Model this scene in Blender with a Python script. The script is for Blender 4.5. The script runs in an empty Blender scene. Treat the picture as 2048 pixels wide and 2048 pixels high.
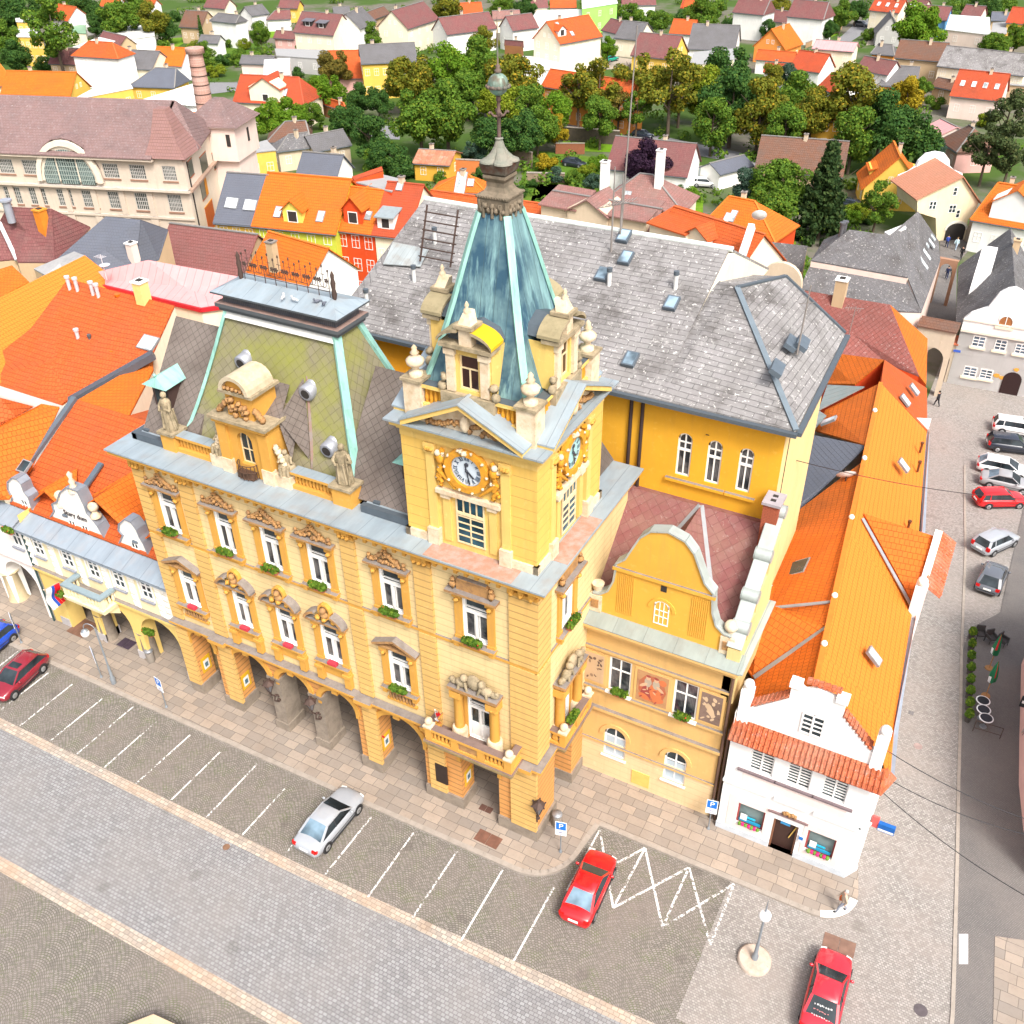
import bpy,math,random
import numpy as np
from mathutils import Vector,Matrix
SC=bpy.context.scene
COL=SC.collection
PI=math.pi
FPX=1960.0
CAMR=np.array([[0.88158826,0.26478284,-0.39075848],[0.47186353,-0.51563158,0.71517053],[-0.01212253,-0.81487062,-0.57951611]])
CAMC=np.array([14.77949104,-29.19339928,45.0])
def smooth(t):
 t=min(1.0,max(0.0,t))
 return t*t*(3-2*t)
def ground(x,y):
 return-4.0*smooth((y-8.0)/57.0)
def ray(px,py):
 return CAMR@np.array([px-1024.0,py-1024.0,FPX])
def at(px,py,z=0.0):
 d=ray(px,py)
 t=(z-CAMC[2])/d[2]
 p=CAMC+t*d
 return Vector((p[0],p[1],p[2]))
def atg(px,py,dz=0.0):
 z=dz
 for _ in range(12):
  p=at(px,py,z)
  z=ground(p.x,p.y)+dz
 return at(px,py,z)
def aty(px,py,y):
 d=ray(px,py)
 t=(y-CAMC[1])/d[1]
 p=CAMC+t*d
 return Vector((p[0],p[1],p[2]))
class MB:
 def __init__(s):
  s.v=[];s.f=[];s.m=[];s.sm=[];s.M=None
 def add(s,pts,faces,m=0,smooth=False):
  b=len(s.v)
  if s.M is not None:
   pts=[tuple(s.M@Vector(p))for p in pts]
  s.v+=[tuple(p)for p in pts]
  for f in faces:
   s.f.append([b+i for i in f]);s.m.append(m);s.sm.append(smooth)
 def poly(s,pts,m=0):
  s.add(pts,[list(range(len(pts)))],m)
 def box(s,x0,x1,y0,y1,z0,z1,m=0,mt=None):
  p=[(x0,y0,z0),(x1,y0,z0),(x1,y1,z0),(x0,y1,z0),(x0,y0,z1),(x1,y0,z1),(x1,y1,z1),(x0,y1,z1)]
  s.add(p,[(0,3,2,1),(0,1,5,4),(1,2,6,5),(2,3,7,6),(3,0,4,7)],m)
  s.add(p[4:],[(0,1,2,3)],m if mt is None else mt)
 def ext(s,pts,vec,m=0,mcap=None,msides=None):
  n=len(pts);vec=Vector(vec)
  q=[Vector(p)for p in pts];r=[p+vec for p in q]
  nn=Vector((0,0,0))
  for i in range(n):
   nn+=q[i].cross(q[(i+1)%n])
  flip=nn.dot(vec)<0
  fs=[]
  for i in range(n):
   j=(i+1)%n
   fs.append((i,j,n+j,n+i)if not flip else(j,i,n+i,n+j))
  s.add(q+r,fs,m if msides is None else msides)
  mc=m if mcap is None else mcap
  a=list(range(n))
  s.add(q,[a[::-1]if not flip else a],mc)
  s.add(r,[a if not flip else a[::-1]],mc)
 def lathe(s,prof,c=(0,0,0),n=16,m=0,smooth=True,sx=1,sy=1,rot=0):
  pts=[];fs=[]
  for r,z in prof:
   for k in range(n):
    a=2*PI*k/n+rot
    pts.append((c[0]+r*sx*math.cos(a),c[1]+r*sy*math.sin(a),c[2]+z))
  for i in range(len(prof)-1):
   for k in range(n):
    k2=(k+1)%n
    fs.append((i*n+k,i*n+k2,(i+1)*n+k2,(i+1)*n+k))
  s.add(pts,fs,m,smooth)
  s.add(pts[:n],[list(range(n))[::-1]],m);s.add(pts[-n:],[list(range(n))],m)
 def tube(s,p0,p1,r0,r1=None,n=8,m=0,smooth=True):
  r1=r0 if r1 is None else r1
  p0=Vector(p0);p1=Vector(p1);d=p1-p0
  if d.length<1e-6:return
  d.normalize()
  a=Vector((0,0,1))if abs(d.z)<.9 else Vector((1,0,0))
  u=d.cross(a).normalized();w=d.cross(u)
  pts=[]
  for p,r in((p0,r0),(p1,r1)):
   for k in range(n):
    t=2*PI*k/n
    pts.append(p+u*(r*math.cos(t))+w*(r*math.sin(t)))
  fs=[(k,n+k,n+(k+1)%n,(k+1)%n)for k in range(n)]
  s.add(pts,fs,m,smooth)
  s.add(pts[:n],[list(range(n))],m);s.add(pts[n:],[list(range(n))[::-1]],m)
 def path(s,pts,r,n=8,m=0):
  for a,b in zip(pts[:-1],pts[1:]):s.tube(a,b,r,r,n,m)
 def bar(s,p0,p1,w,h,m=0,up=(0,0,1)):
  p0=Vector(p0);p1=Vector(p1);d=(p1-p0).normalized();up=Vector(up)
  sd=d.cross(up).normalized()*w/2;u=sd.cross(d).normalized()*h/2
  q=[p0-sd-u,p0+sd-u,p0+sd+u,p0-sd+u]
  s.ext(q,p1-p0,m)
 def ball(s,c,r,m=0,n=10,sx=1,sy=1,sz=1):
  prof=[(max(1e-3,math.sin(PI*i/(n//2+1)))*r,-math.cos(PI*i/(n//2+1))*r*sz)for i in range(0,n//2+2)]
  s.lathe(prof,c,n,m,True,sx,sy)
 def lump(s,c,r,rnd,m=0):
  n=6;pts=[];fs=[]
  for i,(cz,cr)in enumerate(((-.75,.6),(0,1),(.75,.62))):
   for k in range(n):
    a=2*PI*(k+.5*i)/n;q=r*(.75+.5*rnd.random())
    pts.append((c[0]+q*cr*math.cos(a),c[1]+q*cr*math.sin(a),c[2]+q*cz))
  for i in range(2):
   for k in range(n):
    k2=(k+1)%n
    fs.append((i*n+k,i*n+k2,(i+1)*n+k2,(i+1)*n+k))
  fs.append(tuple(range(n))[::-1]);fs.append(tuple(range(2*n,3*n)))
  s.add(pts,fs,m,True)
 def build(s,name,mats,parent=None,loc=None):
  me=bpy.data.meshes.new(name)
  if not isinstance(mats,(list,tuple)):mats=[mats]
  V=np.array(s.v,dtype=np.float64).reshape(-1,3)
  me.from_pydata(s.v,[],s.f)
  for mt in mats:me.materials.append(mt)
  me.polygons.foreach_set('material_index',s.m)
  me.polygons.foreach_set('use_smooth',s.sm)
  uvl=me.uv_layers.new(name='UVMap')
  uv=np.zeros((sum(len(f)for f in s.f),2));k=0
  for f in s.f:
   P=V[f];n=np.zeros(3);Q=np.roll(P,-1,0)
   n[0]=((P[:,1]-Q[:,1])*(P[:,2]+Q[:,2])).sum();n[1]=((P[:,2]-Q[:,2])*(P[:,0]+Q[:,0])).sum();n[2]=((P[:,0]-Q[:,0])*(P[:,1]+Q[:,1])).sum()
   l=math.sqrt(n.dot(n))or 1;n/=l
   h=math.hypot(n[0],n[1])
   if h<.02:
    uv[k:k+len(f)]=P[:,:2]
   else:
    t=np.array([-n[1]/h,n[0]/h,0]);b=np.cross(n,t)
    if b[2]<0:b=-b;t=-t
    uv[k:k+len(f),0]=P@t;uv[k:k+len(f),1]=P@b
   k+=len(f)
  uvl.data.foreach_set('uv',uv.ravel())
  me.update()
  o=bpy.data.objects.new(name,me);COL.objects.link(o)
  if parent is not None:o.parent=parent
  if loc is not None:o.location=loc
  return o
def build_each(mb,name,mats,parent=None,gap=.03):
 """one object per separate piece: faces whose boxes touch stay together"""
 nv=len(mb.v);par=list(range(nv))
 def find(i):
  while par[i]!=i:par[i]=par[par[i]];i=par[i]
  return i
 for f in mb.f:
  r=find(f[0])
  for i in f[1:]:par[find(i)]=r
 isl={}
 for k,f in enumerate(mb.f):isl.setdefault(find(f[0]),[]).append(k)
 bx=[]
 for r,fs in isl.items():
  P=np.array([mb.v[i]for k in fs for i in mb.f[k]]);bx.append([P.min(0)-gap,P.max(0)+gap,fs])
 ch=True
 while ch:
  ch=False;out=[]
  for b in bx:
   for o in out:
    if(b[0]<=o[1]).all()and(o[0]<=b[1]).all():o[0]=np.minimum(o[0],b[0]);o[1]=np.maximum(o[1],b[1]);o[2]=o[2]+b[2];ch=True;break
   else:out.append(b)
  bx=out
 res=[]
 for lo,hi,fs in bx:
  m=MB();mp={}
  for k in fs:
   g=[]
   for i in mb.f[k]:
    if i not in mp:mp[i]=len(m.v);m.v.append(mb.v[i])
    g.append(mp[i])
   m.f.append(g);m.m.append(mb.m[k]);m.sm.append(mb.sm[k])
  res.append(m.build(name,mats,parent))
 return res
def T(x=0,y=0,z=0,rz=0,rx=0,ry=0,s=1):
 return Matrix.Translation((x,y,z))@Matrix.Rotation(rz,4,'Z')@Matrix.Rotation(ry,4,'Y')@Matrix.Rotation(rx,4,'X')@Matrix.Scale(s,4)
def empty(name,loc=(0,0,0),rz=0,label=None,cat=None,group=None):
 o=bpy.data.objects.new(name,None);COL.objects.link(o)
 o.location=loc;o.rotation_euler=(0,0,rz);o.empty_display_size=.5
 if label:tag(o,label,cat,group)
 return o
def tag(o,label,cat,group=None,kind=None):
 if label:o['label']=label
 if cat:o['category']=cat
 if group:o['group']=group
 if kind:o['kind']=kind
 return o
def copy_tree(o,parent=None):
 c=o.copy();COL.objects.link(c)
 if parent is not None:c.parent=parent
 for ch in list(o.children):copy_tree(ch,c)
 return c
def text_mesh(mb,txt,size,M,m=0,depth=.01,align='CENTER'):
 cu=bpy.data.curves.new('t','FONT');cu.body=txt;cu.size=size;cu.extrude=depth;cu.align_x=align;cu.align_y='CENTER'
 ob=bpy.data.objects.new('t',cu);COL.objects.link(ob)
 dg=bpy.context.evaluated_depsgraph_get();me=ob.evaluated_get(dg).to_mesh()
 old=mb.M;mb.M=M if old is None else old@M
 mb.add([tuple(v.co)for v in me.vertices],[list(p.vertices)for p in me.polygons],m)
 mb.M=old
 bpy.data.objects.remove(ob);bpy.data.curves.remove(cu)
def wall(mb,x0,x1,z0,z1,ops,rev=.25,m=0,mr=None,y=0.0):
 mr=m if mr is None else mr
 xs=sorted({x0,x1}|{o[0]for o in ops}|{o[1]for o in ops})
 zs=sorted({z0,z1}|{max(o[2],z0)for o in ops}|{o[3]for o in ops})
 for i in range(len(xs)-1):
  for j in range(len(zs)-1):
   cx=(xs[i]+xs[i+1])/2;cz=(zs[j]+zs[j+1])/2
   if any(o[0]<cx<o[1]and o[2]<cz<o[3]for o in ops):continue
   mb.poly([(xs[i],y,zs[j]),(xs[i+1],y,zs[j]),(xs[i+1],y,zs[j+1]),(xs[i],y,zs[j+1])],m)
 for o in ops:
  a,b,c,d=o[:4];arch=len(o)>4 and o[4]
  c=max(c,z0)
  if arch:
   r=(b-a)/2;rise=r if arch is True else arch;sp=d-rise;n=10
   arc=[((a+b)/2-r*math.cos(PI*k/n),sp+rise*math.sin(PI*k/n))for k in range(n+1)]
   h=n//2
   mb.poly([(a,y,sp)]+[(p[0],y,p[1])for p in arc[1:h+1]]+[(a,y,d)],m)
   mb.poly([(b,y,d)]+[(p[0],y,p[1])for p in arc[h:n]]+[(b,y,sp)],m)
   for p,q in zip(arc[:-1],arc[1:]):
    mb.poly([(p[0],y,p[1]),(p[0],y+rev,p[1]),(q[0],y+rev,q[1]),(q[0],y,q[1])],mr)
  else:
   sp=d
   mb.poly([(a,y,d),(a,y+rev,d),(b,y+rev,d),(b,y,d)],mr)
  mb.poly([(a,y,c),(a,y+rev,c),(a,y+rev,sp),(a,y,sp)],mr)
  mb.poly([(b,y,sp),(b,y+rev,sp),(b,y+rev,c),(b,y,c)],mr)
  if c>z0:mb.poly([(a,y,c),(b,y,c),(b,y+rev,c),(a,y+rev,c)],mr)
def window(mb,x0,x1,z0,z1,y=0.0,bars=(1,),rows=(),f=.07,arch=False,mf=0,mg=1,mid=None,t=.06):
 mb.box(x0,x0+f,y,y+t,z0,z1,mf);mb.box(x1-f,x1,y,y+t,z0,z1,mf)
 mb.box(x0+f,x1-f,y,y+t,z0,z0+f,mf)
 if not arch:mb.box(x0+f,x1-f,y,y+t,z1-f,z1,mf)
 else:
  r=(x1-x0)/2;cx=(x0+x1)/2;n=8;sp=z1-r
  for k in range(n):
   a,b=PI*k/n,PI*(k+1)/n
   q=[(cx-r*math.cos(a),y,sp+r*math.sin(a)),(cx-r*math.cos(b),y,sp+r*math.sin(b)),(cx-(r-f)*math.cos(b),y,sp+(r-f)*math.sin(b)),(cx-(r-f)*math.cos(a),y,sp+(r-f)*math.sin(a))]
   mb.ext(q,(0,t,0),mf)
 W=x1-x0-2*f;H=z1-z0-2*f
 zt=z1-f
 for q in rows:
  z=z0+f+H*q;mb.box(x0+f,x1-f,y+.004,y+t,z-f*.4,z+f*.4,mf)
 for q in bars:
  x=x0+f+W*q;mb.box(x-f*.4,x+f*.4,y+.002,y+t,z0+f,zt,mf)
 g=y+t-.015
 if arch:
  r=(x1-x0)/2-f*.5;cx=(x0+x1)/2;sp=z1-(x1-x0)/2;n=8
  mb.poly([(x0+f*.5,g,z0+f*.5),(x1-f*.5,g,z0+f*.5)]+[(cx+r*math.cos(PI*k/n),g,sp+r*math.sin(PI*k/n))for k in range(n+1)],mg)
 else:
  mb.poly([(x0+f*.5,g,z0+f*.5),(x1-f*.5,g,z0+f*.5),(x1-f*.5,g,z1-f*.5),(x0+f*.5,g,z1-f*.5)],mg)
def srgb(r,g=None,b=None):
 if g is None:r,g,b=r
 f=lambda c:(c/255/12.92 if c/255<=.04045 else((c/255+.055)/1.055)**2.4)
 return(f(r),f(g),f(b),1)
class NT:
 def __init__(s,name):
  s.mat=bpy.data.materials.new(name);s.mat.use_nodes=True
  s.t=s.mat.node_tree;s.t.nodes.clear()
  s.out=s.n('ShaderNodeOutputMaterial');s.b=s.n('ShaderNodeBsdfPrincipled')
  s.t.links.new(s.b.outputs[0],s.out.inputs[0])
 def n(s,t,**k):
  q=s.t.nodes.new(t)
  for a,v in k.items():setattr(q,a,v)
  return q
 def l(s,a,b):s.t.links.new(a,b)
 def val(s,sock,v):
  if hasattr(v,'node'):s.l(v,sock)
  else:sock.default_value=v
 def math(s,op,a,b=None,c=None,clamp=False):
  q=s.n('ShaderNodeMath',operation=op,use_clamp=clamp);s.val(q.inputs[0],a)
  if b is not None:s.val(q.inputs[1],b)
  if c is not None:s.val(q.inputs[2],c)
  return q.outputs[0]
 def mix(s,f,a,b,mode='MIX'):
  q=s.n('ShaderNodeMix',data_type='RGBA',blend_type=mode);s.val(q.inputs[0],f);s.val(q.inputs[6],a);s.val(q.inputs[7],b)
  return q.outputs[2]
 def noise(s,vec,scale,detail=3,rough=.55,dist=0):
  q=s.n('ShaderNodeTexNoise');s.val(q.inputs['Scale'],scale);q.inputs['Detail'].default_value=detail;q.inputs['Roughness'].default_value=rough
  q.inputs['Distortion'].default_value=dist
  if vec is not None:s.l(vec,q.inputs['Vector'])
  return q.outputs[0]
 def ramp(s,x,lo,hi,a=0.,b=1.):
  q=s.n('ShaderNodeMapRange',clamp=True);s.val(q.inputs[0],x)
  q.inputs[1].default_value=lo;q.inputs[2].default_value=hi;q.inputs[3].default_value=a;q.inputs[4].default_value=b
  return q.outputs[0]
 def pos(s):return s.n('ShaderNodeNewGeometry').outputs['Position']
 def obj(s):return s.n('ShaderNodeTexCoord').outputs['Object']
 def uv(s):return s.n('ShaderNodeUVMap').outputs[0]
 def sep(s,v):
  q=s.n('ShaderNodeSeparateXYZ');s.l(v,q.inputs[0]);return q.outputs
 def comb(s,x,y,z=0.):
  q=s.n('ShaderNodeCombineXYZ');s.val(q.inputs[0],x);s.val(q.inputs[1],y);s.val(q.inputs[2],z);return q.outputs[0]
 def scale(s,v,k):
  q=s.n('ShaderNodeVectorMath',operation='MULTIPLY');s.l(v,q.inputs[0]);q.inputs[1].default_value=k;return q.outputs[0]
 def bump(s,h,strength=.3,dist=.02):
  q=s.n('ShaderNodeBump');q.inputs['Strength'].default_value=strength;q.inputs['Distance'].default_value=dist;s.l(h,q.inputs['Height'])
  s.l(q.outputs[0],s.b.inputs['Normal'])
 def done(s,col,rough=.8,metal=0.,spec=.3,coat=0.):
  s.val(s.b.inputs['Base Color'],col);s.val(s.b.inputs['Roughness'],rough);s.val(s.b.inputs['Metallic'],metal)
  s.b.inputs['Specular IOR Level'].default_value=spec
  s.b.inputs['Coat Weight'].default_value=coat
  return s.mat
def darker(c,k):return(c[0]*k,c[1]*k,c[2]*k,1)
def C4(c):return c if len(c)==4 else(c[0],c[1],c[2],1)
_cache={}
def once(fn):
 def w(*a,**k):
  key=(fn.__name__,a,tuple(sorted(k.items())))
  if key not in _cache:_cache[key]=fn(*a,**k)
  return _cache[key]
 return w
@once
def plain(name,c,rough=.7,metal=0.,spec=.3,var=.08):
 t=NT(name);p=t.pos();n=t.noise(p,2.5,4)
 return t.done(t.mix(t.ramp(n,.3,.7,0,1),darker(C4(c),1-var),darker(C4(c),1+var)),rough,metal,spec)
@once
def plaster(name,c,dirt=(.25,.17,.09),amt=.35,band=0.,groove=.05,streak=.4,dark=.55):
 c=C4(c);t=NT(name);p=t.pos();uv=t.uv()
 n1=t.noise(p,.35,4,.6);n2=t.noise(p,3.0,4,.6)
 ps=t.scale(p,(2.2,2.2,.18));n3=t.noise(ps,1.4,4,.6)
 col=t.mix(t.ramp(n1,.35,.7),darker(c,.93),darker(c,1.06))
 d=t.math('MULTIPLY',t.ramp(n3,.52,.75),streak)
 col=t.mix(d,col,C4(tuple(a*.55+b*.45 for a,b in zip(c[:3],dirt))))
 d2=t.math('MULTIPLY',t.ramp(n2,.58,.78),amt)
 col=t.mix(d2,col,C4(tuple(min(.85,a*1.25+.1)for a in c[:3])))
 h=t.noise(p,14,3)
 if band:
  v=t.sep(uv)[1]
  fr=t.math('FRACT',t.math('DIVIDE',v,band))
  g=t.math('LESS_THAN',fr,groove/band)
  col=t.mix(t.math('MULTIPLY',g,dark),col,C4(tuple(a*.45+b*.25 for a,b in zip(c[:3],dirt))))
  h=t.math('SUBTRACT',t.math('MULTIPLY',h,.15),g)
  t.bump(h,.6,.03)
 else:
  t.bump(h,.25,.01)
 return t.done(col,.9,0,.2)
@once
def tiles(name,c,c2=None,row=.34,colw=.24,mortar=.05,var=.14,dirt=(.10,.07,.05),damt=.25,lichen=0.,diag=False,rough=.75,joint=.45,bstr=.7):
 c=C4(c);c2=C4(c2)if c2 else darker(c,.8)
 t=NT(name);uv=t.uv();p=t.pos()
 s=t.sep(uv)
 if diag:
  u=t.math('MULTIPLY',t.math('ADD',s[0],s[1]),.7071);v=t.math('MULTIPLY',t.math('SUBTRACT',s[1],s[0]),.7071)
 else:u,v=s[0],s[1]
 wob=t.math('MULTIPLY',t.math('SUBTRACT',t.noise(p,1.3,2),.5),.05)
 v=t.math('ADD',v,wob)
 b=t.n('ShaderNodeTexBrick',offset=0. if diag else .5)
 t.l(t.comb(u,v),b.inputs['Vector'])
 b.inputs['Color1'].default_value=darker(c,1-var);b.inputs['Color2'].default_value=darker(c2,1+var);b.inputs['Mortar'].default_value=darker(c,joint)
 b.inputs['Scale'].default_value=1;b.inputs['Mortar Size'].default_value=mortar*row*.5;b.inputs['Brick Width'].default_value=colw;b.inputs['Row Height'].default_value=row
 b.inputs['Mortar Smooth'].default_value=.3
 fr=t.math('FRACT',t.math('DIVIDE',v,row))
 n1=t.noise(p,.45,5,.65);n2=t.noise(t.scale(p,(1,1,1)),5,4,.7)
 col=b.outputs[0]
 col=t.mix(t.math('MULTIPLY',t.ramp(n1,.42,.72),damt),col,C4(dirt))
 if lichen:
  n4=t.noise(p,.42,6,.72);n5=t.noise(p,2.2,6,.8)
  col=t.mix(t.math('MULTIPLY',t.ramp(n4,.5,.68),min(1,lichen*.75)),col,(.06,.052,.047,1))
  col=t.mix(t.math('MULTIPLY',t.ramp(n5,.57,.66),lichen*.75),col,(.42,.405,.39,1))
  col=t.mix(t.math('MULTIPLY',t.ramp(n2,.62,.66),lichen),col,(.6,.58,.55,1))
 h=t.math('SUBTRACT',t.math('MULTIPLY',t.math('SUBTRACT',1.,fr),.8),b.outputs[1])
 t.bump(h,bstr,row*.09)
 return t.done(col,rough,0,.25)
@once
def seam(name,c,w=.55,rough=.45,metal=.3,var=.12,rib=.07,horiz=0.,stain=(.35,.3,.27),samt=.3):
 c=C4(c);t=NT(name);uv=t.uv();p=t.pos();s=t.sep(uv)
 fr=t.math('FRACT',t.math('DIVIDE',s[0],w));g=t.math('LESS_THAN',fr,rib)
 if horiz:
  g2=t.math('LESS_THAN',t.math('FRACT',t.math('DIVIDE',s[1],horiz)),.02);g=t.math('MAXIMUM',g,g2)
 n=t.noise(t.comb(s[0],t.math('MULTIPLY',s[1],.25)),1.5,5,.65);n2=t.noise(p,1.1,4)
 col=t.mix(t.ramp(n,.35,.7),darker(c,1-var),darker(c,1+var))
 col=t.mix(t.math('MULTIPLY',t.ramp(n2,.5,.72),samt),col,C4(stain))
 col=t.mix(t.math('MULTIPLY',g,.5),col,darker(c,.45))
 t.bump(g,.8,.03)
 return t.done(col,rough,metal,.4)
@once
def copper(name,ca,cb,cc,w=.6,s1=.6):
 t=NT(name);uv=t.uv();s=t.sep(uv)
 q=t.comb(t.math('MULTIPLY',s[0],1.6),t.math('MULTIPLY',s[1],.22));n1=t.noise(q,s1*2,5,.7);n2=t.noise(t.pos(),.55,4,.6)
 n3=t.noise(t.comb(t.math('MULTIPLY',s[0],5),t.math('MULTIPLY',s[1],.5)),1.5,4)
 col=t.mix(t.ramp(n2,.4,.62),C4(ca),C4(cb));col=t.mix(t.ramp(n1,.5,.68),col,C4(cc))
 col=t.mix(t.math('MULTIPLY',t.ramp(n3,.55,.75),.35),col,darker(C4(cb),.4))
 if w:
  g=t.math('LESS_THAN',t.math('FRACT',t.math('DIVIDE',s[0],w)),.05)
  col=t.mix(t.math('MULTIPLY',g,.6),col,darker(C4(ca),.35));t.bump(g,.7,.03)
 return t.done(col,.55,.15,.35)
@once
def stone(name,c,c2=None,amt=.6,sc=1.6):
 c=C4(c);c2=C4(c2)if c2 else darker(c,.45);t=NT(name);p=t.pos()
 n=t.noise(p,sc,6,.65);n2=t.noise(p,9,4,.7)
 col=t.mix(t.math('MULTIPLY',t.ramp(n,.42,.68),amt),c,c2);col=t.mix(t.math('MULTIPLY',t.ramp(n2,.55,.75),.4),col,darker(c2,.6))
 t.bump(n2,.5,.02)
 return t.done(col,.92,0,.15)
@once
def glass(name='window_glass',c=(.02,.03,.035),rough=.06):
 t=NT(name);n=t.noise(t.pos(),.7,3)
 return t.done(t.mix(t.ramp(n,.35,.65),darker(C4(c),.5),darker(C4(c),2.)),rough,0,.35)
@once
def curtain(name='curtained_glass'):
 t=NT(name);p=t.obj();n=t.noise(t.pos(),1.1,3)
 w=t.n('ShaderNodeTexWave',wave_type='BANDS',bands_direction='X');w.inputs['Scale'].default_value=4;w.inputs['Distortion'].default_value=2
 t.l(t.pos(),w.inputs['Vector'])
 cc=t.mix(w.outputs[1],(.07,.07,.075,1),(.15,.15,.15,1))
 return t.done(t.mix(t.ramp(n,.42,.58),(.02,.024,.03,1),cc),.12,0,.35)
@once
def paint(name,c,rough=.25,coat=.8):
 t=NT(name);n=t.noise(t.pos(),5,3)
 return t.done(t.mix(n,darker(C4(c),.95),darker(C4(c),1.05)),rough,0,.5,coat)
@once
def emissive_globe(name='lamp_globe'):
 t=NT(name);n=t.noise(t.pos(),4,2)
 return t.done(t.mix(n,(.75,.75,.74,1),(.85,.85,.84,1)),.25,0,.5)
@once
def foliage(name,c,c2,c3,hue=.5):
 t=NT(name);g=t.n('ShaderNodeNewGeometry');r=g.outputs['Random Per Island'];p=g.outputs['Position']
 oi=t.n('ShaderNodeObjectInfo').outputs['Random']
 n=t.noise(p,.55,3)
 k=t.math('ADD',t.math('MULTIPLY',r,.55),t.math('MULTIPLY',n,.6))
 col=t.mix(t.ramp(k,.25,.85),C4(c),C4(c2))
 col=t.mix(t.math('MULTIPLY',t.ramp(r,.8,.98),t.math('ADD',.25,t.math('MULTIPLY',oi,hue))),col,C4(c3))
 m=t.done(col,.75,0,.15)
 tr=t.n('ShaderNodeBsdfTranslucent');t.l(col,tr.inputs[0])
 ms=t.n('ShaderNodeMixShader');ms.inputs[0].default_value=.3
 t.l(t.b.outputs[0],ms.inputs[1]);t.l(tr.outputs[0],ms.inputs[2]);t.l(ms.outputs[0],t.out.inputs[0])
 return m
def cobble(name,c1,c2,joint,bw=.16,rh=.13,fan=0.,moss=None,mossamt=0.,msize=.018,patch=(.2,.18,.17),pamt=.3):
 t=NT(name);p=t.pos();s=t.sep(p);x,y=s[0],s[1]
 if fan:
  k=t.math('FRACT',t.math('DIVIDE',x,fan));k2=t.math('SUBTRACT',t.math('MULTIPLY',k,2.),1.)
  arc=t.math('MULTIPLY',t.math('SUBTRACT',1.,t.math('MULTIPLY',k2,k2)),fan*.28)
  cellp=t.math('MULTIPLY',t.math('FRACT',t.math('MULTIPLY',t.math('FLOOR',t.math('DIVIDE',x,fan)),.37)),rh)
  y=t.math('ADD',t.math('SUBTRACT',y,arc),cellp)
 w=t.math('MULTIPLY',t.math('SUBTRACT',t.noise(p,1.6,3),.5),.09)
 y=t.math('ADD',y,w);x=t.math('ADD',x,w)
 b=t.n('ShaderNodeTexBrick',offset=.5);t.l(t.comb(x,y),b.inputs['Vector'])
 b.inputs['Color1'].default_value=C4(c1);b.inputs['Color2'].default_value=C4(c2);b.inputs['Mortar'].default_value=C4(joint)
 b.inputs['Scale'].default_value=1;b.inputs['Mortar Size'].default_value=msize;b.inputs['Mortar Smooth'].default_value=.5
 b.inputs['Brick Width'].default_value=bw;b.inputs['Row Height'].default_value=rh;b.inputs['Bias'].default_value=0
 n1=t.noise(p,.22,5,.65);n2=t.noise(p,1.1,5,.7);n3=t.noise(p,7,3,.6)
 col=t.mix(t.math('MULTIPLY',t.ramp(n1,.38,.7),pamt),b.outputs[0],C4(patch))
 col=t.mix(t.math('MULTIPLY',t.ramp(n3,.45,.7),.25),col,darker(C4(c1),.6))
 vs=t.n('ShaderNodeTexVoronoi');vs.inputs['Scale'].default_value=.35;t.l(p,vs.inputs['Vector'])
 sp=t.ramp(vs.outputs['Distance'],.10,.16,1,0)
 col=t.mix(t.math('MULTIPLY',sp,.35),col,darker(C4(patch),.45))
 if moss:
  col=t.mix(t.math('MULTIPLY',t.math('MULTIPLY',t.ramp(n2,.5,.72),b.outputs[1]),mossamt),col,C4(moss))
 t.bump(t.math('SUBTRACT',t.math('MULTIPLY',n3,.4),b.outputs[1]),.7,.02)
 return t.done(col,.8,0,.3)
def slabs(name,c,bw=.8,rh=.55):
 t=NT(name);p=t.pos();s=t.sep(p)
 w=t.math('MULTIPLY',t.math('SUBTRACT',t.noise(p,.8,2),.5),.08)
 b=t.n('ShaderNodeTexBrick',offset=.37,squash=1.3,squash_frequency=3);t.l(t.comb(t.math('ADD',s[0],w),t.math('ADD',s[1],w)),b.inputs['Vector'])
 c=C4(c);b.inputs['Color1'].default_value=darker(c,.8);b.inputs['Color2'].default_value=(c[0]*1.2,c[1]*1.13,c[2]*1.05,1);b.inputs['Mortar'].default_value=darker(c,.35)
 b.inputs['Scale'].default_value=1;b.inputs['Mortar Size'].default_value=.012;b.inputs['Brick Width'].default_value=bw;b.inputs['Row Height'].default_value=rh
 n=t.noise(p,.5,5,.65);n2=t.noise(p,6,4,.7)
 col=t.mix(t.math('MULTIPLY',t.ramp(n,.4,.7),.35),b.outputs[0],(.2,.15,.11,1));col=t.mix(t.math('MULTIPLY',t.ramp(n2,.5,.75),.3),col,darker(c,.55))
 t.bump(t.math('SUBTRACT',t.math('MULTIPLY',n2,.3),b.outputs[1]),.5,.015)
 return t.done(col,.85,0,.25)
def worn_paint(name):
 t=NT(name);p=t.pos();n=t.noise(p,6,4,.7);n2=t.noise(p,.35,3)
 a=t.ramp(t.math('ADD',n,t.math('MULTIPLY',n2,.5)),.745,.82,1,0)
 m=t.done(t.mix(n,(.62,.61,.58,1),(.75,.74,.72,1)),.8)
 tr=t.n('ShaderNodeBsdfTransparent');ms=t.n('ShaderNodeMixShader');t.l(a,ms.inputs[0]);t.l(tr.outputs[0],ms.inputs[1]);t.l(t.b.outputs[0],ms.inputs[2]);t.l(ms.outputs[0],t.out.inputs[0])
 return m
cam=bpy.data.cameras.new('camera');cam_o=bpy.data.objects.new('camera',cam);COL.objects.link(cam_o)
cam.sensor_width=36;cam.sensor_height=36;cam.sensor_fit='HORIZONTAL';cam.lens=36*FPX/2048
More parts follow.
